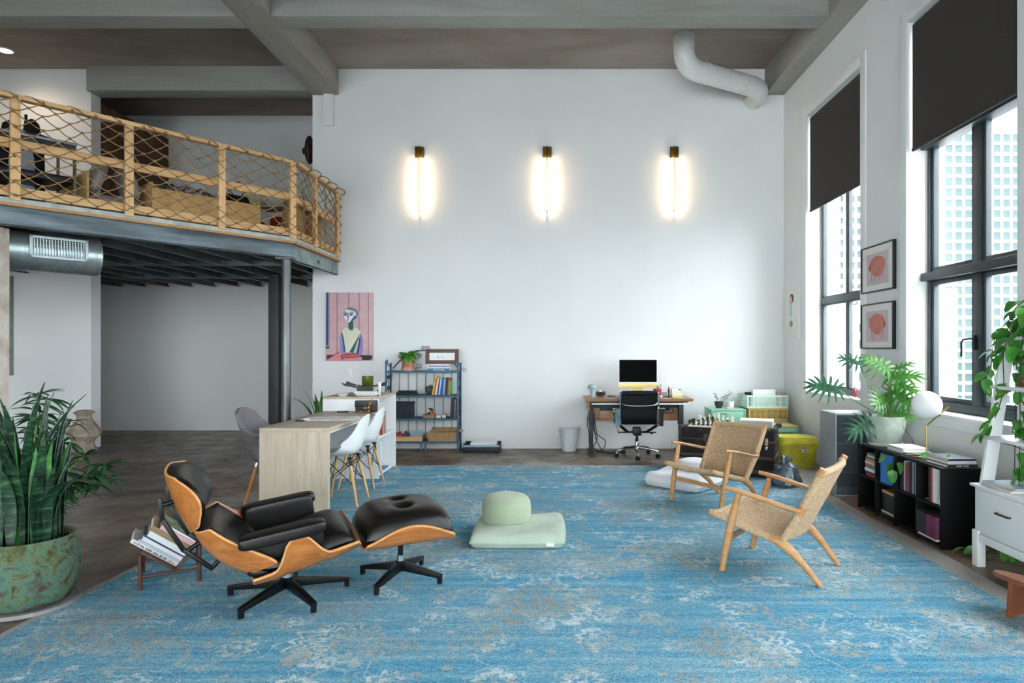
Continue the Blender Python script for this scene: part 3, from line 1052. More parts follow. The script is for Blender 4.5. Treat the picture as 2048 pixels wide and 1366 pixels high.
def ch_chair(label, loc, rz):
    t = thing('woven_armchair', label, 'armchair', loc, rz, 'woven paper cord armchairs')
    # back legs sweep from the seat side rail down to the rear foot
    for s_ in (-1, 1):
        q = crom([(0.02, s_ * 0.275, 0.262), (-0.06, s_ * 0.272, 0.238), (-0.14, s_ * 0.265, 0.178), (-0.22, s_ * 0.252, 0.095), (-0.295, s_ * 0.24, 0.0)], 6)
        n_ = len(q)
        part(t, 'back_leg', MB().tube(q, [0.021 + 0.011 * math.exp(-((i / n_ - 0.35) / 0.25) ** 2) - 0.004 * (i / n_) for i in range(n_)], 12), M_oak)
        q = crom([(0.302, s_ * 0.30, 0.0), (0.262, s_ * 0.305, 0.20), (0.215, s_ * 0.312, 0.40), (0.185, s_ * 0.315, 0.515)], 5)
        part(t, 'front_leg', MB().tube(q, [0.014 + 0.010 * sin(pi * min(1, 0.15 + 0.75 * i / (len(q) - 1))) for i in range(len(q))], 12), M_oak)
        # arm: flat paddle tapering to the back post
        ar = MB()
        pth = crom([(0.262, s_ * 0.325, 0.542), (0.16, s_ * 0.322, 0.527), (0.02, s_ * 0.318, 0.497), (-0.12, s_ * 0.312, 0.466), (-0.2, s_ * 0.305, 0.452)], 6)
        wd = [0.030, 0.052, 0.060, 0.05, 0.034]

        def armsurf(top, pth=pth, wd=wd):
            def g(u, v):
                i = v * (len(pth) - 1)
                k = min(int(i), len(pth) - 2)
                c_ = pth[k].lerp(pth[k + 1], i - k)
                j = min(v * 4, 3.999)
                w_ = wd[int(j)] + (wd[int(j) + 1] - wd[int(j)]) * (j - int(j))
                a = 2 * u - 1
                e = sqrt(max(0, 1 - a ** 4))
                return (c_.x, c_.y + a * w_ / 2, c_.z + (0.012 if top else -0.014) * e)
            return g
        ar.slab(armsurf(False), armsurf(True), 8, 24)
        part(t, 'arm', ar, M_oak, ang=50)
        # wrapped seat side rail and back post, wooden tips
        part(t, 'seat_side_rail', MB().tube([(0.355, s_ * 0.283, 0.356), (0.10, s_ * 0.28, 0.284), (0.0, s_ * 0.277, 0.258)], [0.023, 0.024, 0.024], 14), M_cord)
        part(t, 'rail_tip', MB().tube([(0.35, s_ * 0.283, 0.354), (0.39, s_ * 0.283, 0.366)], [0.022, 0.018], 14), M_oak)
        part(t, 'back_post', MB().tube([(-0.075, s_ * 0.272, 0.245), (-0.195, s_ * 0.288, 0.455), (-0.305, s_ * 0.297, 0.685)], [0.022, 0.026, 0.022], 14), M_cord)
        part(t, 'post_tip', MB().tube([(-0.30, s_ * 0.297, 0.674), (-0.324, s_ * 0.298, 0.722)], [0.0225, 0.02], 14), M_oak)
        part(t, 'post_joint', MB().tube([(-0.185, s_ * 0.288, 0.432), (-0.208, s_ * 0.289, 0.48)], [0.0285, 0.0285], 14), M_oak)
    part(t, 'front_stretcher', MB().bar((0.262, -0.30, 0.205), (0.262, 0.30, 0.205), 0.018, 0.036), M_oak, bev=0.004)
    part(t, 'rear_stretcher', MB().bar((-0.07, -0.27, 0.232), (-0.07, 0.27, 0.232), 0.02, 0.034), M_oak, bev=0.004)
    part(t, 'seat_front_rail', MB().tube(crom([(0.358, -0.283, 0.356), (0.35, -0.1, 0.345), (0.35, 0.1, 0.345), (0.358, 0.283, 0.356)], 6), 0.022, 14), M_cord)
    part(t, 'back_top_rail', MB().tube(crom([(-0.300, -0.297, 0.686), (-0.340, -0.12, 0.695), (-0.340, 0.12, 0.695), (-0.300, 0.297, 0.686)], 6), 0.023, 14), M_cord)

    def seat(u, v):
        x = -0.055 + 0.405 * v
        sag = -0.03 * (1 - (2 * u - 1) ** 2) * sin(pi * min(1, v * 0.9 + 0.1))
        return (x, (2 * u - 1) * 0.275, 0.262 + 0.098 * v + sag)

    def back(u, v):
        z = 0.262 + 0.43 * v
        bow = -0.045 * (1 - (2 * u - 1) ** 2)
        return (-0.09 - 0.212 * v + bow, (2 * u - 1) * (0.27 + 0.022 * v), z)
    nb = Vector((0.89, 0, 0.45))
    part(t, 'woven_seat', weave(seat, lambda u, v: Vector((-0.22, 0, 0.97)), 28, 22), M_cord, ang=80)
    part(t, 'seat_underside', MB().grid(lambda u, v: (seat(u, v)[0], seat(u, v)[1], seat(u, v)[2] - 0.016 - 0.003 * abs(sin(v * 80))), 12, 60, flip=True), M_cord, ang=80)
    part(t, 'woven_back', weave(back, lambda u, v: nb, 28, 25), M_cord, ang=80)
    part(t, 'back_cords', MB().grid(lambda u, v: tuple(Vector(back(u, v)) - nb * (0.015 + 0.004 * abs(sin(v * 36 * pi / 1.2)))), 14, 140, flip=True), M_cord, ang=80)
    return t


c1 = ch_chair('oak armchair with woven cord seat, its back to the black bookcase', (1.484, 4.283, 0.0135), radians(144.7))
F2 = atan2(-0.571, -0.82)
c2_ = Vector((1.2515, 5.92, 0)) - Vector((cos(F2), sin(F2), 0)) * 0.298
c2 = dup(c1, (c2_.x, c2_.y, 0.0135), F2, 'oak armchair with woven cord seat standing before the old trunk')

# ------------------------------------------------------------------ floor cushions
M_sage = mat('sage_cotton', '#aebca0', '#9fae92', 0.9, scale=3, bmp=0.3, bscale=9, bdist=0.02, sheen=0.2)
M_sage2 = mat('sage_cotton_pale', '#b2c1af', '#a5b6a4', 0.9, scale=3, bmp=0.35, bscale=7, bdist=0.02, sheen=0.2)
M_whitec = mat('white_cotton', '#e2e4e6', '#d6dadd', 0.9, scale=3, bmp=0.3, bscale=7, bdist=0.02)


def zabuton(name, label, loc, rz, size, m_, tagged=True, h=0.11):
    t = thing(name, label, 'cushion', loc, rz)
    w, d = size

    def top(u, v):
        a, b_ = 2 * u - 1, 2 * v - 1
        x, y = a * sqrt(1 - .06 * b_ * b_), b_ * sqrt(1 - .06 * a * a)
        e = (max(0, 1 - abs(a) ** 14) * max(0, 1 - abs(b_) ** 14)) ** 0.5
        tuft = 0.012 * (sin(a * 5.5) * sin(b_ * 4.5))
        sc_ = 1 - 0.05 * (1 - e) * 0 
        return (x * w / 2 * sc_, y * d / 2 * sc_, h * 0.42 + (h * 0.58 + tuft) * e)

    def bot(u, v):
        p = top(u, v)
        a, b_ = 2 * u - 1, 2 * v - 1
        e = (max(0, 1 - abs(a) ** 20) * max(0, 1 - abs(b_) ** 20)) ** 0.5
        return (p[0], p[1], h * 0.42 * (1 - e))
    part(t, 'cover', MB().slab(bot, top, 48, 48), m_, ang=70)
    part(t, 'piping', MB().tube([tuple(Vector(p) + Vector((0, 0, -0.002))) for p in rim_pts(top, 20)], 0.0045, 6, closed=True), m_)
    if tagged:
        part(t, 'fabric_tag', MB().cbox((w * 0.34, -d / 2 - 0.002, 0.038), (0.055, 0.003, 0.022), rz=-0.08), M_plastic, label='small white sewn label')
    return t


def zafu(label, loc, r, h, m_):
    t = thing('meditation_cushion', label, 'cushion', loc)
    pf = [(0, 0), (r * 0.86, 0.0), (r * 0.97, h * 0.12), (r * 1.0, h * 0.4), (r * 0.985, h * 0.66), (r * 0.93, h * 0.8), (r * 0.8, h * 0.9), (r * 0.5, h * 0.985), (r * 0.2, h * 0.985), (0, h * 0.95)]
    b_ = MB().lathe(pf, 48)
    for i, p in enumerate(b_.v):
        th = atan2(p[1], p[0])
        k = 1 + 0.012 * sin(th * 7) * (p[2] < h * 0.6) + 0.01 * sin(th * 17) * (p[2] < h * 0.3)
        b_.v[i] = (p[0] * k, p[1] * k, p[2])
    part(t, 'cover', b_, m_, ang=70)
    for z, rr in ((h * 0.8, r * 0.93), (h * 0.12, r * 0.975)):
        part(t, 'seam', MB().tube([(rr * cos(q), rr * sin(q), z) for q in [2 * pi * i / 40 for i in range(40)]], 0.003, 6, closed=True), m_)
    return t


zabuton('floor_cushion', 'square sage green floor cushion in the middle of the rug', (-0.29, 4.97, 0.011), 0.0, (0.70, 0.66), M_sage2, h=0.115)
zafu('round sage green meditation cushion on the square green one', (-0.395, 5.02, 0.118), 0.19, 0.215, M_sage)
zabuton('floor_cushion', 'square white floor cushion behind the oak armchair', (1.36, 6.86, 0.011), radians(-42), (0.66, 0.66), M_whitec, False, h=0.15)
zafu('round white meditation cushion on the square white one', (1.47, 6.95, 0.155), 0.185, 0.12, M_whitec)
# ------------------------------------------------------------------ ash desk with white cabinet
M_ash = wood('pale_ash_laminate', '#a99b86', '#c0b29c', '#cdc1ad', 'z', 1.3, 0.55, contrast=0.9)
M_ashx = wood('pale_ash_top', '#a99b86', '#bbae99', '#c9bda9', 'y', 1.3, 0.5, contrast=0.9)
M_white = mat('white_laminate', '#e9ecec', '#e5e8e8', 0.35, scale=2)
dk = thing('work_desk', 'pale ash topped desk with an ash end panel joined to the white cabinet', 'desk', (-2.28, 5.62, 0.0112))
part(dk, 'end_panel', MB().box(-0.30, 0.30, 0, 0.04, 0, 0.712), M_ash, bev=0.003)
part(dk, 'top', MB().box(-0.30, 0.30, 0, 1.545, 0.712, 0.75), M_ashx, bev=0.003)
part(dk, 'white_underside', MB().box(-0.296, 0.296, 0.042, 1.545, 0.698, 0.7115), M_white)
part(dk, 'apron', MB().box(-0.27, -0.25, 0.042, 1.545, 0.62, 0.698), M_white)
cb = thing('bookcase_cabinet', 'white cabinet with open shelves at the end of the ash desk', 'cabinet', (-2.28, 7.17, 0.0112))
part(cb, 'top', MB().box(-0.31, 0.31, 0, 0.76, 0.88, 0.905), M_ashx, bev=0.003)
part(cb, 'front_panel', MB().box(-0.31, 0.31, 0, 0.022, 0, 0.8795), M_white, bev=0.002)
part(cb, 'back_panel', MB().box(-0.31, 0.31, 0.738, 0.76, 0, 0.8795), M_white, bev=0.002)
part(cb, 'rear_panel', MB().box(-0.02, 0.0, 0.022, 0.738, 0, 0.8795), M_white)
for z in (0.03, 0.44):
    part(cb, 'shelf', MB().box(-0.31, 0.31, 0.022, 0.738, z, z + 0.02), M_white, bev=0.002)


def book(label, loc, size, col, rot=(0, 0, 0), group=None, title=None, tcol='#f2f2f2', cat='book', lying=False, pages='#e9e3d4', tsize=None, trot=None):
    """a book lying flat in local axes: x = thickness of the spine face width, y = depth from spine, z = thickness.
    size = (height of spine, depth, thickness); spine faces -y"""
    h, d, th = size
    t = thing('book', label, cat, loc, 0, group, rot)
    ct = min(0.003, th * 0.15)
    m_ = mat('cover_' + col.strip('#'), col, None, 0.5, scale=20)
    c_ = MB().box(-h / 2, h / 2, 0, d, 0, ct).box(-h / 2, h / 2, 0, d, th - ct, th).box(-h / 2, h / 2, 0, ct, ct, th - ct)
    part(t, 'cover', c_, m_, smooth=False)
    part(t, 'pages', MB().box(-h / 2 + 0.003, h / 2 - 0.003, ct, d - 0.004, ct, th - ct), mat('pages_' + pages.strip('#'), pages, None, 0.85, scale=8, stretch=(1, 1, 60)), smooth=False)
    if title and '~' in title:
        # print too small to read: short dark dashes between any legible words
        ink = MB()
        r_ = random.Random(len(title) + int(h * 1000))
        ts_ = (tsize or th * 0.6) * 0.62
        wl, _, wr = title.partition('~')
        x_ = -h * 0.40 + (0.62 * ts_ * (len(wr) + 1) if wr else 0)
        xe = h * 0.40 - (0.62 * ts_ * (len(wl) + 1) if wl else 0)
        while x_ < xe - ts_:
            w2 = ts_ * r_.uniform(0.5, 0.9)
            ink.box(x_, x_ + w2 * 0.55, -0.0009, -0.0002, th / 2 - ts_ / 2, th / 2 + ts_ * r_.uniform(0.2, 0.5))
            x_ += w2 if r_.random() > 0.16 else w2 * 2
        mi = mat('ink_' + tcol.strip('#'), tcol, None, 0.6)
        part(t, 'spine_lettering', ink, mi, smooth=False)
        for wd, xx in ((wl, h * 0.40 - 0.3 * ts_ * (len(wl) - 1)), (wr, -h * 0.40 + 0.3 * ts_ * (len(wr) - 1))):
            if wd:
                text(t, 'title_lettering', wd, tsize or th * 0.6, mi, (xx, -0.0006, th / 2), trot or (pi / 2, 0, 0))
    elif title:
        text(t, 'title_lettering', title, tsize or th * 0.6, mat('ink_' + tcol.strip('#'), tcol, None, 0.6), (0, -0.0006, th / 2), trot or (pi / 2, 0, 0))
    return t


def books_up(specs, x0, y, z, dirx=1, lean=0.0, grp=None):
    """upright books in a row, spines to -y; specs: (thickness, height, depth, colour, label, title)"""
    x = x0
    for sp in specs:
        th, h, d, col, lab = sp[:5]
        ti = sp[5] if len(sp) > 5 else None
        tc_ = sp[6] if len(sp) > 6 else '#f2f2f2'
        a = lean if len(sp) < 8 else sp[7]
        # local x (spine height) -> world z ; local z (thickness) -> world x
        book(lab, (x + th + sin(a) * h / 2, y, z + cos(a) * h / 2 + max(0, -sin(a)) * th), (h, d, th), col, (0, -pi / 2 + a, 0), grp, ti, tc_, tsize=th * 0.55)
        x += (th / max(0.3, cos(a)) + 0.002) * dirx



def dsw(label, loc, rz):
    t = thing('shell_chair', label, 'chair', loc, rz, 'white shell chairs at the ash desk')
    M_shell = mat('white_shell_plastic', '#eceeed', '#e8eaea', 0.35, scale=3)
    pf = prof_fn([(-0.235, 0.825), (-0.215, 0.70), (-0.185, 0.57), (-0.13, 0.475), (-0.03, 0.44), (0.10, 0.437), (0.20, 0.452), (0.235, 0.44)])
    hw = lambda t_: 0.175 + 0.06 * sin(pi * min(1, t_ * 1.1)) ** 0.8
    cu = lambda t_: 0.035 + 0.085 * math.exp(-((t_ - 0.45) / 0.22) ** 2)
    part(t, 'shell', MB().slab(patch_pt(pf, hw, cu, 2.2, 0, 0.3), patch_pt(pf, hw, cu, 2.2, 0.007, 0.3, 0.004), 22, 36), M_shell, ang=60)
    M_leg = wood('beech_dowel', '#c2925c', '#d3a872', '#dfb985', 'z', 1.0, 0.5)
    top = {}
    for sx in (-1, 1):
        for sy in (-1, 1):
            a, b_ = Vector((0.0 + sx * 0.10, sy * 0.12, 0.405)), Vector((0.0 + sx * 0.185, sy * 0.185, 0.0))
            lg = part(t, 'leg', MB().tube([a, a.lerp(b_, 0.25), a.lerp(b_, 0.6), b_], [0.011, 0.015, 0.014, 0.009], 12), M_leg)
            part(lg, 'leg_bracket', MB().tube([a + Vector((0, 0, 0.03)), a.lerp(b_, 0.12)], 0.013, 8).box(a.x - 0.02, a.x + 0.02, a.y - 0.02, a.y + 0.02, 0.425, 0.437), M_blackm)
            top[sx, sy] = (a, b_)
    w = MB()
    for k1, k2 in (((-1, -1), (-1, 1)), ((1, -1), (1, 1)), ((-1, -1), (1, -1)), ((-1, 1), (1, 1))):
        a1, b1 = top[k1]
        a2, b2 = top[k2]
        w.tube([a1 + Vector((0, 0, -0.005)), b2.lerp(a2, 0.45)], 0.004, 6)
        w.tube([a2 + Vector((0, 0, -0.005)), b1.lerp(a1, 0.45)], 0.004, 6)
    part(t, 'wire_bracing', w, M_blackm)
    return t


d1 = dsw('white shell chair with dowel legs at the end of the desk nearer the lounge chair', (-2.01, 6.10, 0.011), pi)
dup(d1, (-2.06, 6.83, 0.011), pi, 'white shell chair with dowel legs beside the white cabinet')

# grey upholstered chair behind the desk
M_tweed = mat('grey_tweed', '#807e80', '#5f5e63', 0.95, scale=160, bmp=0.3, bscale=220)
M_legh = wood('honey_leg', '#a8662c', '#bd7a3b', '#c98a4d', 'z', 1, 0.45)
gc = thing('upholstered_chair', 'grey tweed tub chair on honey wood legs at the desk', 'chair', (-2.66, 6.12, 0.0112), 0.0)
pf = prof_fn([(-0.32, 0.885), (-0.295, 0.7615), (-0.245, 0.61), (-0.17, 0.50), (-0.05, 0.47), (0.10, 0.47), (0.22, 0.475)])
hw = lambda t_: 0.20 + 0.055 * sin(pi * min(1, t_ * 1.1))
cu = lambda t_: 0.05 + 0.15 * math.exp(-((t_ - 0.5) / 0.25) ** 2)
part(gc, 'shell', MB().slab(patch_pt(pf, hw, cu, 2.4, -0.012, 0.28, -0.012), patch_pt(pf, hw, cu, 2.4, 0.016, 0.28, 0.012), 24, 32), M_tweed, ang=60)
part(gc, 'seat_pad', MB().pillow((0.02, 0, 0.50), (0.40, 0.42, 0.07), 0.2), M_tweed, ang=60)
part(gc, 'lower_shell', MB().lathe([(0.0, 0.36), (0.10, 0.362), (0.17, 0.39), (0.225, 0.46), (0.24, 0.55), (0.225, 0.56), (0.15, 0.52)], 28, (0, 0, 0)), M_tweed, ang=60)
for sx in (-1, 1):
    for sy in (-1, 1):
        lg = part(gc, 'leg', MB().tube([(sx * 0.11, sy * 0.13, 0.37), (sx * 0.20, sy * 0.20, 0.0)], [0.017, 0.011], 12), M_legh)
        part(lg, 'ferrule', MB().tube([(sx * 0.106, sy * 0.127, 0.385), (sx * 0.115, sy * 0.1335, 0.352)], 0.0185, 12), M_chrome)

# things on the desk and cabinet
def paper_mat(name, paper, ink):
    m_, nt_, b_ = base_mat(name, 0.7)
    v_ = coords(nt_, (9, 9, 9))
    br_ = nd(nt_, 'ShaderNodeTexBrick')
    br_.inputs['Scale'].default_value = 3.0
    br_.inputs['Mortar Size'].default_value = 0.06
    br_.inputs['Color1'].default_value = L(paper)
    br_.inputs['Color2'].default_value = L(ink)
    br_.inputs['Mortar'].default_value = L(paper)
    br_.inputs['Bias'].default_value = -0.55
    nt_.links.new(v_, br_.inputs['Vector'])
    nt_.links.new(br_.outputs[0], b_.inputs['Base Color'])
    return m_


M_news = paper_mat('printed_paper', '#e8e8e4', '#5c6570')
np_ = thing('newspaper', 'open printed newspaper lying on the ash desk', 'newspaper', (-2.23, 6.38, 0.7615), radians(4))
part(np_, 'sheet', MB().slab(lambda u, v: (-0.25 + 0.5 * u, -0.17 + 0.34 * v, 0.0), lambda u, v: (-0.25 + 0.5 * u, -0.17 + 0.34 * v, 0.003 + 0.004 * sin(u * 9) ** 2), 20, 8), M_news, smooth=False)
part(np_, 'folded_corner', MB().slab(lambda u, v: (-0.25 + 0.10 * u, -0.17 + 0.02 * v + 0.0, 0.004 + 0.014 * sin(u * 2.4) * v), lambda u, v: (-0.25 + 0.10 * u, -0.17 + 0.02 * v, 0.006 + 0.014 * sin(u * 2.4) * v), 8, 4), M_plastic)
gb = thing('binder_clip', 'small black and cream clip holding the corner of the newspaper', 'clip', (-2.44, 6.16, 0.7615), 0.05)
part(gb, 'clip_body', MB().box(-0.04, 0.04, -0.012, 0.012, 0, 0.012), M_blackm, bev=0.002)
part(gb, 'clip_wire', MB().tube(crom([(-0.03, 0, 0.012), (-0.035, 0.01, 0.03), (0.0, 0.02, 0.036), (0.035, 0.01, 0.03), (0.03, 0, 0.012)], 4), 0.002, 6), M_chrome)
o = thing('bead_bracelet', 'dark beaded bracelet lying on the ash desk', 'bracelet', (-2.32, 7.02, 0.7675))
for i in range(18):
    q = 2 * pi * i / 18
    part(o, 'bead', MB().ball((0.055 * cos(q), 0.035 * sin(q), 0), 0.007, 8), M_blackm)

M_bag = mat('quilted_black_leather', '#14171a', '#0d0f11', 0.45, scale=10, bmp=0.15, bscale=60)
M_gold = mat('polished_gold', '#d8b262', '#c79d4a', 0.22, 1.0, scale=6)
bg_ = thing('handbag', 'small black leather handbag with a gold chain on the desk', 'handbag', (-2.075, 7.06, 0.7615), 0.0)
part(bg_, 'bag_body', MB().box(-0.115, 0.115, -0.03, 0.035, 0.0, 0.125), M_bag, bev=0.014, seg=3)
part(bg_, 'flap', MB().box(-0.117, 0.117, -0.036, -0.028, 0.055, 0.126), M_bag, bev=0.003)
clp = MB()
for dx in (-0.006, 0.006):
    clp.tube([(dx + 0.009 * cos(q) * (1 if dx < 0 else -1), -0.039, 0.055 + 0.011 * sin(q)) for q in [pi * 0.3 + 1.4 * pi * i / 12 for i in range(13)]], 0.0022, 6)
part(bg_, 'clasp', clp, M_gold, label='gold interlocking ring clasp')
ch = MB()
for i, p in enumerate(crom([(0.06, 0.0, 0.13), (0.055, -0.045, 0.10), (0.04, -0.05, 0.05), (0.045, -0.06, 0.012), (0.02, -0.075, 0.007), (-0.05, -0.07, 0.006), (-0.12, -0.06, 0.006)], 7)):
    ch.tube([p + Vector((0.008 * cos(q), 0.004 * sin(q + i), 0.006 * sin(q))) for q in [2 * pi * k / 8 for k in range(8)]], 0.0018, 5, closed=True)
part(bg_, 'chain', ch, M_gold)

M_slate = mat('slate_grey_dish', '#3f4347', '#33373a', 0.6, scale=6)
tr = thing('footed_tray', 'dark grey square footed tray with flared corners on the cabinet', 'tray', (-2.22, 7.50, 0.9165), radians(8))
part(tr, 'foot', MB().lathe([(0.105, 0), (0.115, 0.005), (0.115, 0.085), (0, 0.085)], 4, m=Matrix.Rotation(pi / 4, 4, 'Z')).lathe([(0, 0), (0.105, 0)], 4, m=Matrix.Rotation(pi / 4, 4, 'Z')), M_slate, bev=0.004)
part(tr, 'dish', MB().slab(lambda u, v: (-0.23 + 0.46 * u, -0.17 + 0.34 * v, 0.085 + 0.055 * (abs(2 * u - 1) ** 2.2) * (0.35 + 0.65 * abs(2 * v - 1))),
                           lambda u, v: (-0.23 + 0.46 * u, -0.17 + 0.34 * v, 0.097 + 0.055 * (abs(2 * u - 1) ** 2.2) * (0.35 + 0.65 * abs(2 * v - 1))), 18, 14), M_slate, ang=50)
M_olive = mat('olive_glass', '#5b611a', '#474d12', 0.15, scale=5, coat=0.5)
o = thing('glass_candle_cup', 'olive green glass cup on the dark grey tray', 'cup', (-2.19, 7.50, 1.0145))
part(o, 'cup', MB().lathe([(0, 0), (0.056, 0), (0.062, 0.02), (0.066, 0.118), (0.06, 0.118), (0.055, 0.02), (0, 0.015)], 28), M_olive)
part(o, 'wax', MB().cyl((0, 0, 0.016), 0.054, 0.03), mat('cream_wax', '#e6dfc3', None, 0.5))
o = solo('pebble', 'small white pebble on the dark grey tray', 'pebble', MB().ball((0, 0, 0.009), 0.016, 12, 0.55), M_plastic, (-2.31, 7.48, 0.998 + 0.012))
M_bowl = mat('white_scalloped_bowl', '#e9ebea', '#dcdedd', 0.5, scale=30, bmp=0.3, bscale=60)
o = thing('scalloped_dish', 'long white scalloped dish in front of the grey tray', 'dish', (-2.135, 7.27, 0.9165))
part(o, 'dish', MB().slab(lambda u, v: (-0.13 + 0.26 * u, -0.06 + 0.12 * v, 0.0 + 0.045 * max(abs(2 * v - 1) ** 3, 0.8 * abs(2 * u - 1) ** 8)),
                          lambda u, v: (-0.13 + 0.26 * u, -0.06 + 0.12 * v, 0.006 + (0.045 + 0.004 * sin(u * 60)) * max(abs(2 * v - 1) ** 3, 0.8 * abs(2 * u - 1) ** 8)), 40, 10), M_bowl, ang=60)
o = thing('round_dish', 'shallow white round dish beside the scalloped dish', 'dish', (-2.40, 7.28, 0.9165))
part(o, 'dish', MB().lathe([(0, 0), (0.04, 0), (0.075, 0.035), (0.071, 0.037), (0.038, 0.006), (0, 0.006)], 28), M_bowl)
o = thing('white_bud_vase', 'slim flared white vase at the corner of the cabinet top', 'vase', (-2.015, 7.36, 0.9165))
part(o, 'vase', MB().lathe([(0, 0), (0.012, 0), (0.010, 0.04), (0.014, 0.08), (0.022, 0.15), (0.019, 0.15), (0.011, 0.08), (0, 0.05)], 20), M_plastic)
for i in range(1):
    o = thing('candlestick', 'short black candlestick beside the bud vase', 'candlestick', (-2.05, 7.40, 0.9165))
    part(o, 'candlestick', MB().lathe([(0, 0), (0.016, 0), (0.016, 0.006), (0.006, 0.012), (0.007, 0.05), (0.012, 0.06), (0, 0.06)], 16), M_blackm)

# books in the white cabinet (spines to +x, towards the room)
specs = [(0.03, 0.27, 0.2, '#b23a30', 'red book beside the cream one in the white cabinet', None), (0.022, 0.25, 0.2, '#d9d2bd', 'thin cream book in the white cabinet', None),
         (0.028, 0.24, 0.2, '#c54a42', 'coral red book in the white cabinet', None), (0.02, 0.26, 0.2, '#3d4744', 'thin dark green book in the white cabinet', None),
         (0.025, 0.24, 0.2, '#e2e0da', 'white book in the white cabinet', None), (0.022, 0.25, 0.2, '#a63b36', 'dark red book at the end of the row in the white cabinet', None)]
y = 7.36
for th, h, d, col, lab, ti in specs:
    book(lab, (-1.985, y, 0.472 + h / 2), (h, d, th), col, Matrix(((0, -1, 0), (0, 0, 1), (-1, 0, 0))).to_euler(), 'books in the white cabinet')
    y += th + 0.003
book('red box file standing open in the white cabinet', (-1.99, 7.215, 0.472), (0.11, 0.2, 0.12), '#c23a34', Matrix(((0, -1, 0), (1, 0, 0), (0, 0, 1))).to_euler(), cat='box')
book('large white folder standing in the white cabinet', (-1.99, 7.30, 0.062 + 0.17), (0.34, 0.24, 0.06), '#e4e8ea', Matrix(((0, -1, 0), (0, 0, 1), (-1, 0, 0))).to_euler(), cat='folder')
book('blue and white booklet lying in the white cabinet', (-1.985, 7.52, 0.0622), (0.2, 0.2, 0.02), '#4f87b5', Matrix(((0, -1, 0), (1, 0, 0), (0, 0, 1))).to_euler(), cat='booklet')
# ------------------------------------------------------------------ blue iron bookshelf at the back wall
M_blue = mat('chipped_blue_iron', '#3d6a8a', '#33566e', 0.6, 0.2, scale=25, lo=0.4, hi=0.7, bmp=0.1)
M_bluedk = mat('blue_black_iron', '#27404d', '#20333d', 0.6, 0.2, scale=25)
SX0, SX1, SY0, SY1 = -2.41, -1.40, 9.12, 9.40
sh = thing('iron_bookshelf', 'tall blue iron bookshelf with scrolled sides against the back wall', 'bookshelf', (0, 0, 0))
SZ = [0.145, 0.468, 0.794, 1.134]
for x in (SX0, SX1):
    part(sh, 'front_upright', MB().box(x - 0.011, x + 0.011, SY0, SY0 + 0.022, 0.0, 1.275), M_blue, bev=0.002)
    part(sh, 'rear_upright', MB().box(x - 0.011, x + 0.011, SY1 - 0.022, SY1, 0.0, 1.24), M_bluedk, bev=0.002)
    # curl joining the two uprights at the top
    part(sh, 'top_curl', MB().tube(crom([(x, SY0 + 0.011, 1.27), (x, SY0 + 0.06, 1.29), (x, SY0 + 0.12, 1.22), (x, SY0 + 0.2, 1.20), (x, SY1 - 0.011, 1.23)], 5), 0.007, 6), M_blue)
    # scrolled side panel: centre bar and pairs of scrolls
    sp = MB()
    ym = (SY0 + SY1) / 2
    for k in range(3):
        z0, z1 = SZ[k] + 0.02, SZ[k + 1] - 0.02
        sp.tube([(x, ym, z0), (x, ym, z1)], 0.005, 6)
        for zc, sg in ((z0 + 0.07, 1), (z1 - 0.07, -1)):
            for sy in (-1, 1):
                q = []
                for i in range(17):
                    a = i / 16 * 2.2 * pi
                    r_ = 0.034 * (1 - 0.7 * i / 16)
                    q.append((x, ym + sy * (0.058 - r_ * cos(a)), zc + sg * r_ * sin(a)))
                sp.tube([(x, ym, zc - sg * 0.05)] + q, 0.0042, 5)
    part(sh, 'scroll_panel', sp, M_bluedk)
for z in SZ:
    s_ = part(sh, 'shelf_frame', MB().box(SX0 + 0.011, SX1 - 0.011, SY0, SY0 + 0.02, z - 0.024, z).box(SX0 + 0.011, SX1 - 0.011, SY1 - 0.02, SY1, z - 0.024, z)
              .box(SX0, SX0 + 0.02, SY0 + 0.022, SY1 - 0.022, z - 0.02, z).box(SX1 - 0.02, SX1, SY0 + 0.022, SY1 - 0.022, z - 0.02, z), M_blue, bev=0.002)
    part(s_, 'shelf_board', MB().box(SX0 + 0.012, SX1 - 0.012, SY0 + 0.021, SY1 - 0.021, z - 0.014, z - 0.002), M_bluedk)
for i in range(7):
    x = SX0 + (SX1 - SX0) * (i + 1) / 8
    part(sh, 'back_rod', MB().tube([(x, SY1 - 0.01, 0.145), (x, SY1 - 0.01, 1.12)], 0.0042, 6), M_bluedk)
xm = (SX0 + SX1) / 2
for x in (xm - 0.01, xm + 0.05):
    part(sh, 'foot', MB().box(x - 0.01, x + 0.01, SY0, SY0 + 0.02, 0, 0.13), M_blue, bev=0.002)
arch = crom([(SX0 + 0.03, SY1 - 0.01, 1.16), (SX0 + 0.16, SY1 - 0.01, 1.30), (xm - 0.18, SY1 - 0.01, 1.40), (xm, SY1 - 0.01, 1.425), (xm + 0.18, SY1 - 0.01, 1.40), (SX1 - 0.16, SY1 - 0.01, 1.30), (SX1 - 0.03, SY1 - 0.01, 1.16)], 6)
part(sh, 'back_arch', MB().tube(arch, 0.009, 6), M_blue)
sc_m = MB()


def scroll(mb_, cx, y, cz, r, d, tail=None, n=2.2):
    q = []
    for i in range(21):
        a = i / 20 * n * pi
        rr = r * (1 - 0.72 * i / 20)
        q.append((cx + d * rr * cos(a), y, cz + rr * sin(a)))
    part(sh, 'scroll', MB().tube(q, 0.004, 5), M_bluedk)


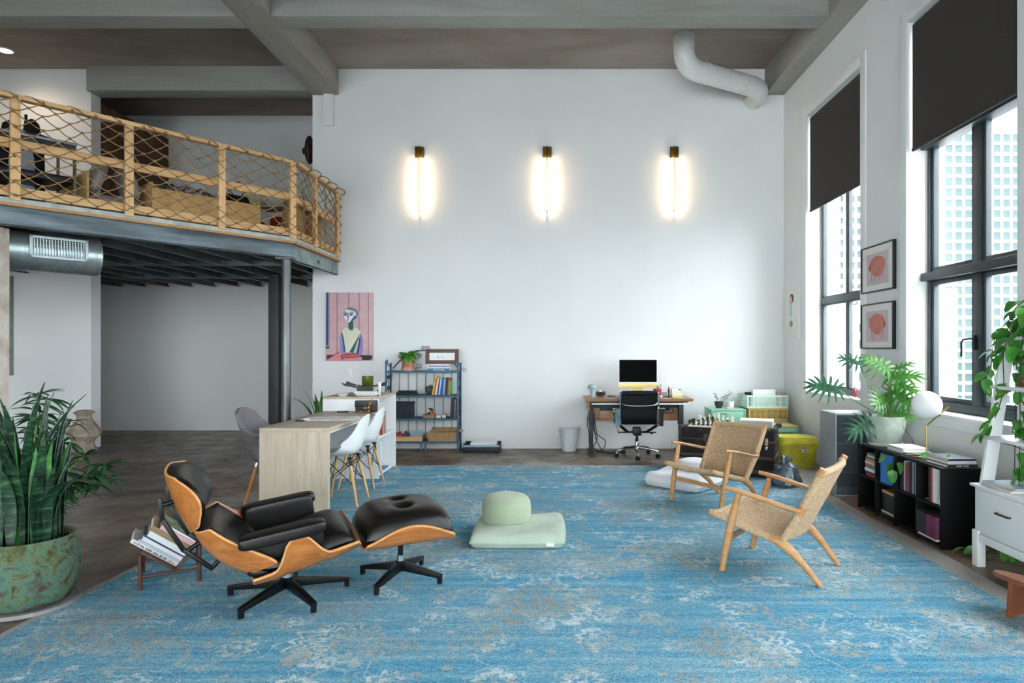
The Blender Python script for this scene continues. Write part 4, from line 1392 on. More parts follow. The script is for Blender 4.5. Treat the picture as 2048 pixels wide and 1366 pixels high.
for sx in (-1, 1):
    scroll(sc_m, xm + sx * 0.035, SY1 - 0.01, 1.455, 0.034, -sx)
    for ox in (0.10, 0.28):
        scroll(sc_m, xm + sx * ox, SY1 - 0.01, 1.34 - 0.06 * (ox > 0.2), 0.042, sx)
        scroll(sc_m, xm + sx * ox, SY1 - 0.01, 1.19, 0.042, -sx)
    part(sh, 'scroll', MB().tube(crom([(xm + sx * 0.055, SY1 - 0.01, 1.17), (xm + sx * 0.19, SY1 - 0.01, 1.18), (xm + sx * 0.19, SY1 - 0.01, 1.34), (xm + sx * 0.06, SY1 - 0.01, 1.36)], 5), 0.004, 5), M_bluedk)
scroll(sc_m, SX1 + 0.055, SY1 - 0.05, 1.14, 0.035, -1)

# top shelf
M_terra = mat('terracotta', '#b97e66', '#a86c55', 0.85, scale=18, bmp=0.15)
M_terral = mat('pale_terracotta', '#cf9f8b', '#c08f7c', 0.85, scale=18)
M_soil = mat('potting_soil', '#33261d', '#241a13', 0.95, scale=40, bmp=0.5)


def leaf_mat(name, c1, c2, c3, scale=6.0, rough=0.4):
    m_, nt_, b_ = base_mat(name, rough)
    v_ = coords(nt_, (1, 1, 1))
    f = noise(nt_, v_, scale, 4, 0.6, 0.4)
    nt_.links.new(ramp(nt_, f, [(0.3, L(c1)), (0.52, L(c2)), (0.75, L(c3))]), b_.inputs['Base Color'])
    b_.inputs['Transmission Weight'].default_value = 0.0
    return m_


M_leafb = leaf_mat('bright_leaf', '#3f7a2a', '#5c9a38', '#7cb552', 9)
M_leafd = leaf_mat('dark_leaf', '#16331c', '#24502b', '#34683a', 9)
M_leafp = leaf_mat('pothos_leaf', '#2f6a24', '#4f8f30', '#86bd4a', 7)
M_stem = mat('green_stem', '#6f9a46', '#56803a', 0.5, scale=20)


def heart_leaf(w=0.08, l_=0.10, fold=0.25, curl=0.3):
    """heart shaped leaf, base at origin, tip along +x, solid and slightly folded"""
    n = 8
    out = []
    for i in range(n + 1):
        t = i / n
        out.append((t, sqrt(max(0, 1 - (2 * t - 1) ** 2)) ** 0.8 * (1.12 - 0.62 * t) if 0 < t < 1 else 0.0))

    def f(dz):
        def g(u, v):
            i = min(int(v * n), n - 1)
            hw_ = out[i][1] + (out[i + 1][1] - out[i][1]) * (v * n - i)
            a = 2 * u - 1
            x = l_ * (v - 0.14 * abs(a) * (1 - v) ** 2)
            return (x, a * hw_ * w / 2, fold * abs(a) * hw_ * w / 2 - curl * l_ * v * v * 0.5 + dz)
        return g
    return MB().slab(f(-0.0004), f(0.0004), 4, 8)


def blade_leaf(w, l_, bend, fold=0.3, n=9, wavy=0.0):
    """lance leaf along +x bending down"""
    def f(dz):
        def g(u, v):
            hw_ = sin(pi * min(1, v ** 0.75)) ** 0.9 if 0 < v < 1 else 0
            a = 2 * u - 1
            th = bend * v
            x = l_ * (sin(th) / bend if bend > 1e-3 else v)
            z = -l_ * ((1 - cos(th)) / bend if bend > 1e-3 else 0)
            return (x, a * hw_ * w / 2 + wavy * sin(v * 9), z + fold * abs(a) * hw_ * w / 2 + dz)
        return g
    return MB().slab(f(-0.0004), f(0.0004), 2, n)


def pot_plant_leaves(root, mesh_list, n, r, zr, c, rad, lift, mat_, seed):
    rr = random.Random(seed)
    for i in range(n):
        a = rr.uniform(0, 2 * pi)
        e = rr.uniform(*lift)
        d = rr.uniform(0, r)
        part(root, 'leaf', rr.choice(mesh_list), mat_, loc=(c[0] + d * cos(a), c[1] + d * sin(a), c[2] + rr.uniform(*zr)), rot=(rr.uniform(-.4, .4), -e, a))


pp = thing('potted_houseplant', 'leafy green houseplant in a banded terracotta pot on the iron bookshelf', 'plant', (-2.13, 9.26, 1.134))
part(pp, 'pot', MB().lathe([(0, 0.0), (0.088, 0.0), (0.091, 0.048), (0.083, 0.048), (0.088, 0.165), (0.08, 0.165), (0.075, 0.14), (0, 0.14)], 28), M_terra)
part(pp, 'saucer_band', MB().lathe([(0.085, -0.0), (0.0935, 0.0), (0.0955, 0.05), (0.086, 0.05)], 28), M_terral)
part(pp, 'soil', MB().cyl((0, 0, 0.138), 0.077, 0.008), M_soil)
hl = [heart_leaf(0.085, 0.12, 0.2, 0.9).mesh('leaf', M_leafb), heart_leaf(0.07, 0.10, 0.3, 1.3).mesh('leaf', M_leafb)]
pot_plant_leaves(pp, hl, 46, 0.06, (0.02, 0.10), (0, 0, 0.15), 0.1, (-0.5, 0.9), M_leafb, 3)
stx = MB()
for i in range(12):
    a = 2 * pi * i / 12
    stx.tube([(0.02 * cos(a), 0.02 * sin(a), 0.145), (0.05 * cos(a), 0.05 * sin(a), 0.22)], 0.003, 5)
part(pp, 'stems', stx, M_stem)
# stack of books with a framed sign leaning on them
zz = 1.134
for th, w, col, lab, ti, sz in ((0.034, 0.31, '#2e7391', 'blue book with large white lettering, lowest of the stack on the iron bookshelf', 'de Kooning', 0.034),
                                (0.022, 0.32, '#e4e4e8', 'white book second from the bottom of the stack on the iron bookshelf', None, 0),
                                (0.018, 0.29, '#8f83b8', 'lilac book in the stack on the iron bookshelf', None, 0),
                                (0.022, 0.31, '#e9e9ea', 'white book topmost of the stack on the iron bookshelf', None, 0)):
    book(lab, (-1.67 + rnd.uniform(-.01, .01), 9.15, zz), (w, 0.21, th), col, (0, 0, 0), 'stacked books on the top shelf', ti, tsize=sz or None)
    zz += th + 0.0005
M_wal = wood('walnut_frame', '#4a3327', '#5d4333', '#70533f', 'x', 1.2, 0.55)
fr = thing('framed_sign', 'dark wood frame with a few typed letters standing on the stacked books', 'picture frame', (-1.635, 9.20, zz), 0, rot=(radians(-4), 0, radians(1)))
q = MB().box(-0.235, 0.235, 0, 0.022, 0, 0.052).box(-0.235, 0.235, 0, 0.022, 0.158, 0.21).box(-0.235, -0.18, 0, 0.022, 0.052, 0.158).box(0.18, 0.235, 0, 0.022, 0.052, 0.158)
part(fr, 'frame', q, M_wal, bev=0.002)
pc = part(fr, 'card', MB().box(-0.18, 0.18, 0.008, 0.012, 0.052, 0.158), M_plastic)
text(fr, 'typed_letter', 'd', 0.045, M_blackm, (-0.06, 0.0075, 0.092))
text(fr, 'typed_letter', 'r', 0.045, M_blackm, (0.005, 0.0075, 0.092))

# second shelf: keyboard, stone, leaning books
kb = thing('keyboard', 'black computer keyboard on the iron bookshelf', 'keyboard', (-2.17, 9.25, 0.794), radians(-2))
part(kb, 'base', MB().box(-0.17, 0.17, -0.06, 0.07, 0, 0.022), M_blackm, bev=0.004)
kk = MB().box(-0.008, 0.008, -0.007, 0.007, 0, 0.009).mesh('key', mat('dark_key', '#23282b', '#1b1f22', 0.5), False)
for i in range(17):
    for j in range(5):
        part(kb, 'key', kk, None, loc=(-0.155 + i * 0.0193, -0.045 + j * 0.024, 0.022))
part(kb, 'wrist_case', MB().box(-0.11, 0.15, 0.03, 0.09, 0.03, 0.055), M_blackm, bev=0.006)
st_ = MB().ball((0, 0, 0.065), 0.062, 14, 1.05)
for i, p in enumerate(st_.v):
    k = 1 + 0.2 * sin(p[0] * 60 + 1) * sin(p[2] * 50) + 0.1 * sin(p[1] * 80)
    st_.v[i] = (p[0] * k, p[1] * k, max(0, p[2] * (1 + 0.1 * sin(p[0] * 90))))
solo('rock', 'rough grey green stone beside the yellow book on the iron bookshelf', 'rock', st_, mat('grey_green_stone', '#5a6460', '#3d4744', 0.85, scale=30, bmp=0.6), (-1.82, 9.25, 0.794))
books_up([(0.022, 0.27, 0.19, '#e6d22a', 'tall yellow book leaning on the iron bookshelf', '~', '#2b2b2b', 0.2),
          (0.021, 0.245, 0.19, '#d8433f', 'red and blue book beside the yellow one on the iron bookshelf', None, '#fff', 0.17),
          (0.024, 0.24, 0.19, '#dfe3e6', 'white book leaning on the iron bookshelf', None, '#fff', 0.15),
          (0.02, 0.235, 0.19, '#31406b', 'navy and white book leaning on the iron bookshelf', None, '#fff', 0.14),
          (0.016, 0.24, 0.19, '#c9dfee', 'pale blue book leaning on the iron bookshelf', None, '#fff', 0.13),
          (0.024, 0.24, 0.19, '#2f64ae', 'royal blue book leaning on the iron bookshelf', None, '#fff', 0.12),
          (0.016, 0.235, 0.19, '#27437d', 'dark blue book leaning on the iron bookshelf', None, '#fff', 0.1),
          (0.02, 0.24, 0.19, '#a8bcd0', 'grey blue book leaning on the iron bookshelf', None, '#fff', 0.09),
          (0.022, 0.24, 0.19, '#1f2b45', 'thick midnight blue book leaning on the iron bookshelf', None, '#fff', 0.08),
          (0.016, 0.235, 0.19, '#14181f', 'thin black book leaning on the iron bookshelf', None, '#fff', 0.07),
          (0.013, 0.235, 0.19, '#b8463a', 'thin brick red book leaning on the iron bookshelf', None, '#fff', 0.06),
          (0.02, 0.20, 0.19, '#4fb34a', 'bright green book leaning at the end of the iron bookshelf', None, '#fff', 0.05)], -1.775, 9.16, 0.794, grp='leaning books on the second shelf')
# third shelf
M_navyb = mat('dark_teal_box_card', '#22313b', '#1c2932', 0.7, scale=12)
o = thing('storage_box', 'dark teal storage box on the iron bookshelf', 'box', (-2.19, 9.25, 0.468))
part(o, 'box_body', MB().box(-0.2, 0.13, -0.1, 0.12, 0, 0.2), M_navyb, bev=0.003)
part(o, 'lid', MB().box(-0.204, 0.134, -0.104, 0.124, 0.185, 0.222), M_navyb, bev=0.003)
o = thing('cardboard_tray', 'shallow brown cardboard tray with a tape dispenser on the iron bookshelf', 'tray', (-1.82, 9.24, 0.468))
part(o, 'tray', MB().box(-0.08, 0.08, -0.07, 0.07, 0, 0.045), mat('brown_card', '#a98f6d', '#98805f', 0.9, scale=10), bev=0.002)
o = thing('tape_dispenser', 'black and orange tape dispenser in the cardboard tray', 'tape dispenser', (-1.81, 9.24, 0.513))
part(o, 'handle', MB().prism([(-0.055, 0), (0.0, 0.015), (0.045, 0.0), (0.05, 0.03), (0.03, 0.085), (-0.02, 0.09), (-0.025, 0.078), (0.012, 0.065), (0.005, 0.04), (-0.05, 0.012)], -0.02, 0.02, Matrix.Rotation(pi / 2, 4, 'X')), M_blackm, bev=0.003)
part(o, 'tape_roll', MB().lathe([(0.012, -0.02), (0.028, -0.02), (0.028, 0.02), (0.012, 0.02)], 20, m=Matrix.Translation((0.04, -0.01, 0.028)) @ Matrix.Rotation(pi / 2, 4, 'X')), mat('orange_plastic', '#e8752b', None, 0.4))
o = thing('small_box', 'small cream box beside the cardboard tray', 'box', (-1.685, 9.22, 0.468))
part(o, 'box_body', MB().box(-0.034, 0.034, -0.03, 0.03, 0, 0.036), M_plastic, bev=0.003)
o = thing('desk_clock', 'small square white clock on the iron bookshelf', 'clock', (-1.605, 9.20, 0.468))
part(o, 'case', MB().box(-0.03, 0.03, -0.02, 0.02, 0, 0.055), M_blackm, bev=0.004)
part(o, 'dial', MB().box(-0.026, 0.026, -0.022, -0.0195, 0.004, 0.051), M_plastic)
part(o, 'hands', MB().bar((0, -0.023, 0.028), (0.012, -0.023, 0.042), 0.001, 0.002).bar((0, -0.023, 0.028), (-0.012, -0.023, 0.034), 0.001, 0.002), M_blackm)
books_up([(0.024, 0.275, 0.19, '#1c1f25', 'black book at the end of the row on the third shelf', None, '#fff', 0.05), (0.016, 0.28, 0.19, '#2a2130', 'dark plum book on the third shelf', None, '#fff', 0.045),
          (0.014, 0.27, 0.19, '#15171b', 'thin black book on the third shelf', None, '#fff', 0.04), (0.012, 0.265, 0.19, '#b89ab0', 'thin mauve book on the third shelf', None, '#fff', 0.03),
          (0.012, 0.28, 0.19, '#3a1f2c', 'dark maroon book on the third shelf', None, '#fff', 0.02)], -1.515, 9.16, 0.468, grp='dark books on the third shelf')
# bottom shelf
M_card = mat('corrugated_card', '#b3946b', '#a08259', 0.9, scale=14, stretch=(8, 1, 1))
o = thing('wooden_tray', 'light wood tray of fabric scraps on the lowest shelf', 'tray', (-2.14, 9.25, 0.145))
part(o, 'tray', MB().box(-0.22, 0.23, -0.12, 0.12, 0, 0.012).box(-0.22, 0.23, -0.12, -0.11, 0.012, 0.065).box(-0.22, 0.23, 0.11, 0.12, 0.012, 0.065).box(-0.22, -0.21, -0.11, 0.11, 0.012, 0.065).box(0.22, 0.23, -0.11, 0.11, 0.012, 0.065), M_pinex)
for i, (dx, dy, c_, lab) in enumerate(((-0.13, -0.03, '#b33a44', 'crumpled red cloth in the light wood tray'), (-0.02, 0.0, '#4b4f54', 'crumpled charcoal cloth in the light wood tray'), (-0.06, 0.04, '#d9d9d6', 'crumpled white cloth in the light wood tray'), (0.13, 0.0, '#9fb2c0', 'folded blue grey envelope in the light wood tray'))):
    w_ = MB().ball((0, 0, 0.05), 0.075, 16, 0.75)
    for k, p in enumerate(w_.v):
        f = 1 + 0.22 * sin(p[0] * 70 + i) * sin(p[1] * 60 + 2 * i) + 0.15 * sin(p[2] * 110 + i)
        w_.v[k] = (p[0] * f * 1.15, p[1] * f, max(0, p[2] * f))
    if i == 3:
        w_ = MB().cbox((0, 0, 0.075), (0.19, 0.012, 0.14), rx=-0.6, rz=0.25)
        w_.v = [(x, y, z - min(q[2] for q in w_.v)) for x, y, z in w_.v]
    solo('crumpled_cloth' if i < 3 else 'envelope', lab, 'cloth' if i < 3 else 'envelope', w_, mat('scrap_' + c_[1:], c_, None, 0.9, scale=9), (-2.14 + dx, 9.25 + dy, 0.158), ang=70)
o = thing('cardboard_box', 'open brown cardboard box on the lowest shelf', 'box', (-1.62, 9.255, 0.145))
q = MB()
q.box(-0.2, 0.2, -0.12, 0.12, 0, 0.006).box(-0.2, 0.2, -0.12, -0.114, 0.006, 0.125).box(-0.2, 0.2, 0.114, 0.12, 0.006, 0.125).box(-0.2, -0.194, -0.114, 0.114, 0.006, 0.125).box(0.194, 0.2, -0.114, 0.114, 0.006, 0.125)
part(o, 'box_body', q, M_card)
part(o, 'flap', MB().cbox((0.0, 0.15, 0.15), (0.39, 0.005, 0.08), rx=-0.9), M_card)
part(o, 'flap', MB().cbox((0.235, 0.0, 0.14), (0.08, 0.2, 0.005), ry=0.4), M_card)
part(o, 'packing', MB().pillow((0, 0, 0.085), (0.38, 0.22, 0.06)), mat('shredded_card', '#8b7b66', '#5b5046', 0.95, scale=70, bmp=0.8))
# shallow box of paper on the floor
o = thing('shallow_crate', 'shallow dark crate with a pale rim on the floor beside the iron bookshelf', 'crate', (-1.06, 9.2, 0))
part(o, 'crate', MB().box(-0.26, 0.25, -0.14, 0.16, 0, 0.012).box(-0.26, 0.25, -0.14, -0.128, 0, 0.10).box(-0.26, 0.25, 0.148, 0.16, 0, 0.12).box(-0.26, -0.248, -0.128, 0.148, 0, 0.11).box(0.238, 0.25, -0.128, 0.148, 0, 0.11), mat('dark_teal_crate', '#1f2a33', '#19222a', 0.6), bev=0.002)
part(o, 'rim', MB().box(-0.262, 0.252, -0.144, -0.138, 0.075, 0.104), mat('pale_blue_rim', '#9cb4c4', None, 0.6), bev=0.002)
for i in range(2):
    solo('paper_ream', ('white ream of paper in the shallow dark crate', 'loose white paper on top of the ream in the shallow dark crate')[i], 'paper',
         MB().slab(lambda u, v: (-0.19 + 0.36 * u, -0.11 + 0.22 * v, 0), lambda u, v: (-0.19 + 0.36 * u, -0.11 + 0.22 * v, (0.11, 0.012)[i] + (0.0, 0.012)[i] * sin(u * 3) * v), 6, 4), M_plastic, (-1.03, 9.21, (0.0125, 0.1235)[i]), (0.0, 0.06)[i], smooth=False)

# ------------------------------------------------------------------ standing desk with office chair
M_walt = wood('walnut_top', '#8a6244', '#a37752', '#b48a63', 'x', 1.0, 0.45)
M_dkst = mat('charcoal_desk_steel', '#2b3237', '#252b30', 0.5, 0.2)
sd = thing('standing_desk', 'walnut standing desk with dark steel legs against the back wall', 'desk', (0, 0, 0))
DX0, DX1, DY0, DY1, DZ = 0.375, 1.80, 8.66, 9.34, 0.775
tp = MB().slab(lambda u, v: (DX0 + (DX1 - DX0) * u, DY0 + 0.012 + (DY1 - DY0 - 0.012) * v, DZ - 0.032), lambda u, v: (DX0 - 0.02 + (DX1 - DX0 + 0.04) * u, DY0 + (DY1 - DY0) * v, DZ), 1, 1)
part(sd, 'top', tp, M_walt, smooth=False)
part(sd, 'drawer_front', MB().box(DX0 + 0.08, DX1 - 0.03, DY0 + 0.02, DY0 + 0.05, DZ - 0.075, DZ - 0.055), mat('white_drawer', '#e8ebee', None, 0.4), bev=0.002)
part(sd, 'drawer_tray', MB().box(DX0 + 0.06, DX1 - 0.05, DY0 + 0.05, DY1 - 0.1, DZ - 0.05, DZ - 0.0325), M_dkst)
part(sd, 'side_bracket', MB().box(DX0 + 0.035, DX0 + 0.055, DY0 + 0.05, DY1 - 0.1, DZ - 0.16, DZ - 0.033), M_walt)
M_walp = wood('walnut_panel', '#8a6244', '#a37752', '#b48a63', 'x', 1.1, 0.45)
part(sd, 'modesty_panel', MB().box(DX0 + 0.05, 0.59, DY1 - 0.32, DY1 - 0.29, 0.45, 0.63).box(0.59, 1.56, DY1 - 0.32, DY1 - 0.29, 0.45, 0.585).box(1.56, DX1 - 0.055, DY1 - 0.32, DY1 - 0.29, 0.45, 0.625), M_walp, bev=0.002)
part(sd, 'cable_tray', MB().box(DX0 + 0.06, DX1 - 0.1, DY1 - 0.28, DY1 - 0.2, 0.56, 0.735), M_dkst)
for x in (DX0 + 0.09, DX1 - 0.10):
    part(sd, 'leg', MB().box(x - 0.025, x + 0.025, 8.94, 9.02, 0.03, 0.56).box(x - 0.032, x + 0.032, 8.93, 9.03, 0.40, 0.74), M_dkst, bev=0.003)
    part(sd, 'foot', MB().box(x - 0.035, x + 0.035, 8.70, 9.3, 0.008, 0.032), M_dkst, bev=0.003)

# computer
M_yel = mat('pale_yellow_aluminium', '#e8cf86', '#e2c87c', 0.35, 0.15)
M_screen = mat('black_screen_glass', '#010202', '#010101', 0.35, scale=3, spec=0.03)
im = thing('desktop_computer', 'slim desktop computer with a black screen and pale yellow chin', 'computer', (1.13, 9.12, DZ), 0)
part(im, 'body', MB().box(-0.274, 0.274, 0, 0.0115, 0.125, 0.53), M_plastic, bev=0.004)
part(im, 'screen', MB().box(-0.262, 0.262, -0.0022, -0.0005, 0.205, 0.517), M_screen, smooth=False)
part(im, 'chin', MB().box(-0.274, 0.274, -0.003, -0.0006, 0.125, 0.188), M_yel, bev=0.001)
part(im, 'stand', MB().box(-0.066, 0.066, 0.0125, 0.02, 0.0, 0.26).box(-0.066, 0.066, -0.05, 0.10, 0, 0.006), M_yel, bev=0.002)

# office chair
M_olea = mat('black_soft_leather', '#090d10', '#06090b', 0.42, scale=6, bmp=0.08, bscale=120, spec=0.3)
oc = thing('office_chair', 'black leather office chair with chromed arms at the standing desk', 'office chair', (1.065, 8.72, 0), pi / 2)
pf = prof_fn([(-0.28, 0.895), (-0.262, 0.80), (-0.235, 0.65), (-0.215, 0.52), (-0.17, 0.455), (-0.05, 0.44), (0.12, 0.45), (0.215, 0.445)])
part(oc, 'sling', MB().slab(patch_pt(pf, 0.232, 0.0, 2, 0, 0.02), patch_pt(pf, 0.232, 0.0, 2, 0.03, 0.02), 6, 30), M_olea, ang=50)
part(oc, 'head_roll', MB().tube([(-0.268, -0.23, 0.868), (-0.268, 0.23, 0.868)], 0.026, 14), M_olea)
for s_ in (-1, 1):
    rail = crom([(-0.29, s_ * 0.245, 0.88), (-0.275, s_ * 0.245, 0.80), (-0.25, s_ * 0.245, 0.65), (-0.23, s_ * 0.245, 0.52), (-0.185, s_ * 0.245, 0.44), (-0.05, s_ * 0.245, 0.425), (0.2, s_ * 0.245, 0.43)], 6)
    part(oc, 'side_rail', MB().tube(rail, 0.014, 10), M_chrome)
    arm = crom([(-0.255, s_ * 0.255, 0.66), (-0.22, s_ * 0.315, 0.665), (-0.05, s_ * 0.32, 0.655), (0.05, s_ * 0.315, 0.60), (0.04, s_ * 0.29, 0.46), (0.0, s_ * 0.255, 0.43)], 6)
    a_ = MB()
    for p, q in zip(arm, arm[1:]):
        a_.bar(p, q + (q - p) * 0.1, 0.05, 0.014)
    part(oc, 'armrest', a_, M_chrome)
    part(oc, 'arm_bracket', MB().cbox((-0.258, s_ * 0.285, 0.555), (0.03, 0.055, 0.23), ry=-0.12), M_chrome)
    part(oc, 'seat_strut', MB().bar((-0.16, s_ * 0.235, 0.43), (-0.02, s_ * 0.13, 0.335), 0.024, 0.03), M_blackm)
part(oc, 'back_spreader', MB().tube(crom([(-0.262, -0.24, 0.745), (-0.30, -0.18, 0.715), (-0.305, 0, 0.705), (-0.30, 0.18, 0.715), (-0.262, 0.24, 0.745)], 6), 0.010, 10), M_chrome)
part(oc, 'mechanism', MB().box(-0.08, 0.08, -0.05, 0.05, 0.29, 0.39).tube([(0, -0.26, 0.325), (0, 0.22, 0.325)], 0.009, 8).bar((0, -0.16, 0.335), (0, 0.16, 0.335), 0.03, 0.02), M_blackm, bev=0.004)
part(oc, 'tilt_knob', MB().ball((0, -0.2, 0.315), 0.022, 12, 0.8).ball((0, 0.24, 0.325), 0.014, 10), M_blackm)
part(oc, 'gas_lift', MB().cyl((0, 0, 0.16), 0.016, 0.14, 16).cyl((0, 0, 0.20), 0.022, 0.05, 16), M_blackm)
part(oc, 'hub', MB().lathe([(0.02, 0.07), (0.03, 0.09), (0.028, 0.19), (0.02, 0.21)], 18), M_chrome)
for k in range(5):
    a = radians(90 + 72 * k + 14)
    d = Vector((cos(a), sin(a), 0))
    sp = crom([d * 0.02 + Vector((0, 0, 0.125)), d * 0.16 + Vector((0, 0, 0.115)), d * 0.265 + Vector((0, 0, 0.095)), d * 0.285 + Vector((0, 0, 0.075)), d * 0.287 + Vector((0, 0, 0.05))], 5)
    lg = part(oc, 'base_arm', MB().tube(sp, [0.018 - 0.007 * i / (len(sp) - 1) for i in range(len(sp))], 10), M_chrome)
    rt = Matrix.Translation(d * 0.287 + Vector((0, 0, 0.027))) @ Matrix.Rotation(a + 0.6 * k, 4, 'Z') @ Matrix.Rotation(pi / 2, 4, 'X')
    part(lg, 'caster', MB().lathe([(0, -0.024), (0.024, -0.024), (0.027, -0.018), (0.027, -0.006), (0.018, -0.004), (0.018, 0.004), (0.027, 0.006), (0.027, 0.018), (0.024, 0.024), (0, 0.024)], 16, m=rt), M_blackm)

# things on the standing desk
M_mush = mat('grey_blue_lamp', '#9eb1b6', '#93a6ab', 0.35, scale=4)
lp = thing('mushroom_lamp', 'small grey blue mushroom shaped table lamp on the standing desk', 'lamp', (0.485, 9.0, DZ))
part(lp, 'stem', MB().lathe([(0, 0), (0.03, 0), (0.03, 0.125), (0, 0.125)], 20), M_mush)
part(lp, 'shade', MB().lathe([(0.062, 0.118), (0.065, 0.125), (0.064, 0.15), (0.055, 0.172), (0.03, 0.18), (0, 0.181)], 24).lathe([(0, 0.12), (0.062, 0.118)], 24), M_mush)
cm = thing('film_camera', 'black film camera on a small wooden stand on the standing desk', 'camera', (0.60, 9.05, DZ), radians(-8))
part(cm, 'stand', MB().box(-0.045, 0.045, -0.03, 0.03, 0, 0.025), M_wal, bev=0.003)
part(cm, 'camera_body', MB().box(-0.065, 0.065, -0.02, 0.02, 0.0255, 0.075), M_blackm, bev=0.004)
part(cm, 'lens', MB().lathe([(0, 0), (0.024, 0), (0.026, 0.03), (0.02, 0.032), (0, 0.024)], 18, m=Matrix.Translation((0.005, -0.02, 0.05)) @ Matrix.Rotation(pi / 2, 4, 'X')), M_blackm)
part(cm, 'top_dials', MB().cyl((-0.04, 0, 0.075), 0.011, 0.01).cyl((0.042, 0, 0.075), 0.013, 0.012).box(-0.016, 0.018, -0.015, 0.015, 0.0745, 0.09), M_chrome)
o = thing('pen_pot', 'red fluted pot crammed with pens on the standing desk', 'pen holder', (1.385, 9.02, DZ))
part(o, 'pot', MB().lathe([(0, 0), (0.056, 0), (0.058, 0.008), (0.058, 0.115), (0.053, 0.115), (0.052, 0.01), (0, 0.01)], 32), mat('red_lacquer', '#b5353a', '#9c2a30', 0.4, scale=8))
rr = random.Random(4)
for c_, pn in (('#2b2f36', 'charcoal'), ('#e8e8e8', 'white'), ('#33608c', 'blue'), ('#d0d3d6', 'silver'), ('#2a5563', 'teal'), ('#7c868c', 'grey'), ('#15171c', 'black')):
    a = rr.uniform(0, 2 * pi)
    e = rr.uniform(0.02, 0.042)
    solo('pen', pn + ' pen standing in the red fluted pot', 'pen', MB().tube([(0.025 * cos(a) * 0.5, 0.025 * sin(a) * 0.5, 0.012), (e * cos(a), e * sin(a), 0.115), (1.35 * e * cos(a), 1.35 * e * sin(a), rr.uniform(0.14, 0.19))], [0.004, 0.0045, 0.004], 8),
         mat('pen_' + c_[1:], c_, None, 0.4), (1.385, 9.02, DZ), group='pens in the red pot')
solo('small_white_box', 'tiny white box in front of the red pen pot', 'box', MB().box(-0.018, 0.018, -0.015, 0.015, 0, 0.033), M_plastic, (1.425, 8.93, DZ), bev=0.002)
o = thing('photo_frame', 'tiny grey framed card standing on the standing desk', 'picture frame', (1.50, 9.08, DZ), rot=(radians(-8), 0, 0))
part(o, 'frame', MB().box(-0.033, 0.033, 0, 0.008, 0, 0.065), mat('grey_frame', '#6d777a', None, 0.5), bev=0.002)
part(o, 'card', MB().box(-0.024, 0.024, -0.001, 0.0, 0.009, 0.056), mat('grey_print', '#c9cfcf', '#6f7777', 0.7, scale=60))
zz = DZ
for i, (w, c_, lab) in enumerate(((0.15, '#cfc4a8', 'kraft notebook at the bottom of the pile on the standing desk'), (0.14, '#c6d65a', 'lime green notepad in the pile on the standing desk'), (0.16, '#e8d9a8', 'cream notebook in the pile on the standing desk'), (0.15, '#e4ddcf', 'off white notebook topmost of the pile on the standing desk'))):
    book(lab, (1.645 - 0.02 * (i % 2), 8.86, zz), (w, 0.13, 0.017), c_, (0, 0, 0.03 * (i - 1)), 'notebooks piled on the standing desk')
    zz += 0.0175
o = thing('white_instant_camera', 'white toy camera on top of the notebook pile', 'camera', (1.62, 8.93, zz), radians(6))
part(o, 'camera_body', MB().box(-0.06, 0.06, -0.025, 0.025, 0, 0.06), M_plastic, bev=0.012, seg=3)
part(o, 'lens', MB().cyl((0.055, -0.027, 0.035), 0.009, 0.014, 14, Matrix.Identity(4)), M_blackm)
o = solo('wooden_figurine', 'slim dark wooden figurine beside the notebooks on the standing desk', 'figurine', MB().lathe([(0, 0), (0.018, 0), (0.012, 0.02), (0.008, 0.06), (0.015, 0.08), (0.012, 0.115), (0.006, 0.12), (0.01, 0.135), (0, 0.145)], 14), M_wal, (1.535, 8.97, DZ))
o = thing('tablet', 'flat grey tablet with a coiled cable on the standing desk', 'tablet', (0.72, 8.86, DZ), radians(5))
part(o, 'tablet', MB().box(-0.10, 0.10, -0.08, 0.08, 0, 0.008), mat('grey_tablet', '#8f9da3', '#84929a', 0.3), bev=0.003)
part(o, 'cable', MB().tube(crom([(0.02 + 0.05 * cos(q * 1.0), 0.03 * sin(q), 0.012 + 0.002 * q) for q in [0.7 * i for i in range(14)]] + [(0.09, -0.12, 0.012), (0.07, -0.217, 0.0), (0.062, -0.235, -0.07), (0.075, -0.24, -0.25), (0.05, -0.24, -0.36), (0.062, -0.24, -0.43)], 4), 0.0028, 6), M_blackm)
solo('sticky_note', 'pale green sticky note on the standing desk', 'note', MB().box(-0.06, 0.06, -0.03, 0.03, 0, 0.002), mat('pale_green_paper', '#d8e4c2', None, 0.8), (1.47, 8.74, DZ + 0.0004), 0.1)
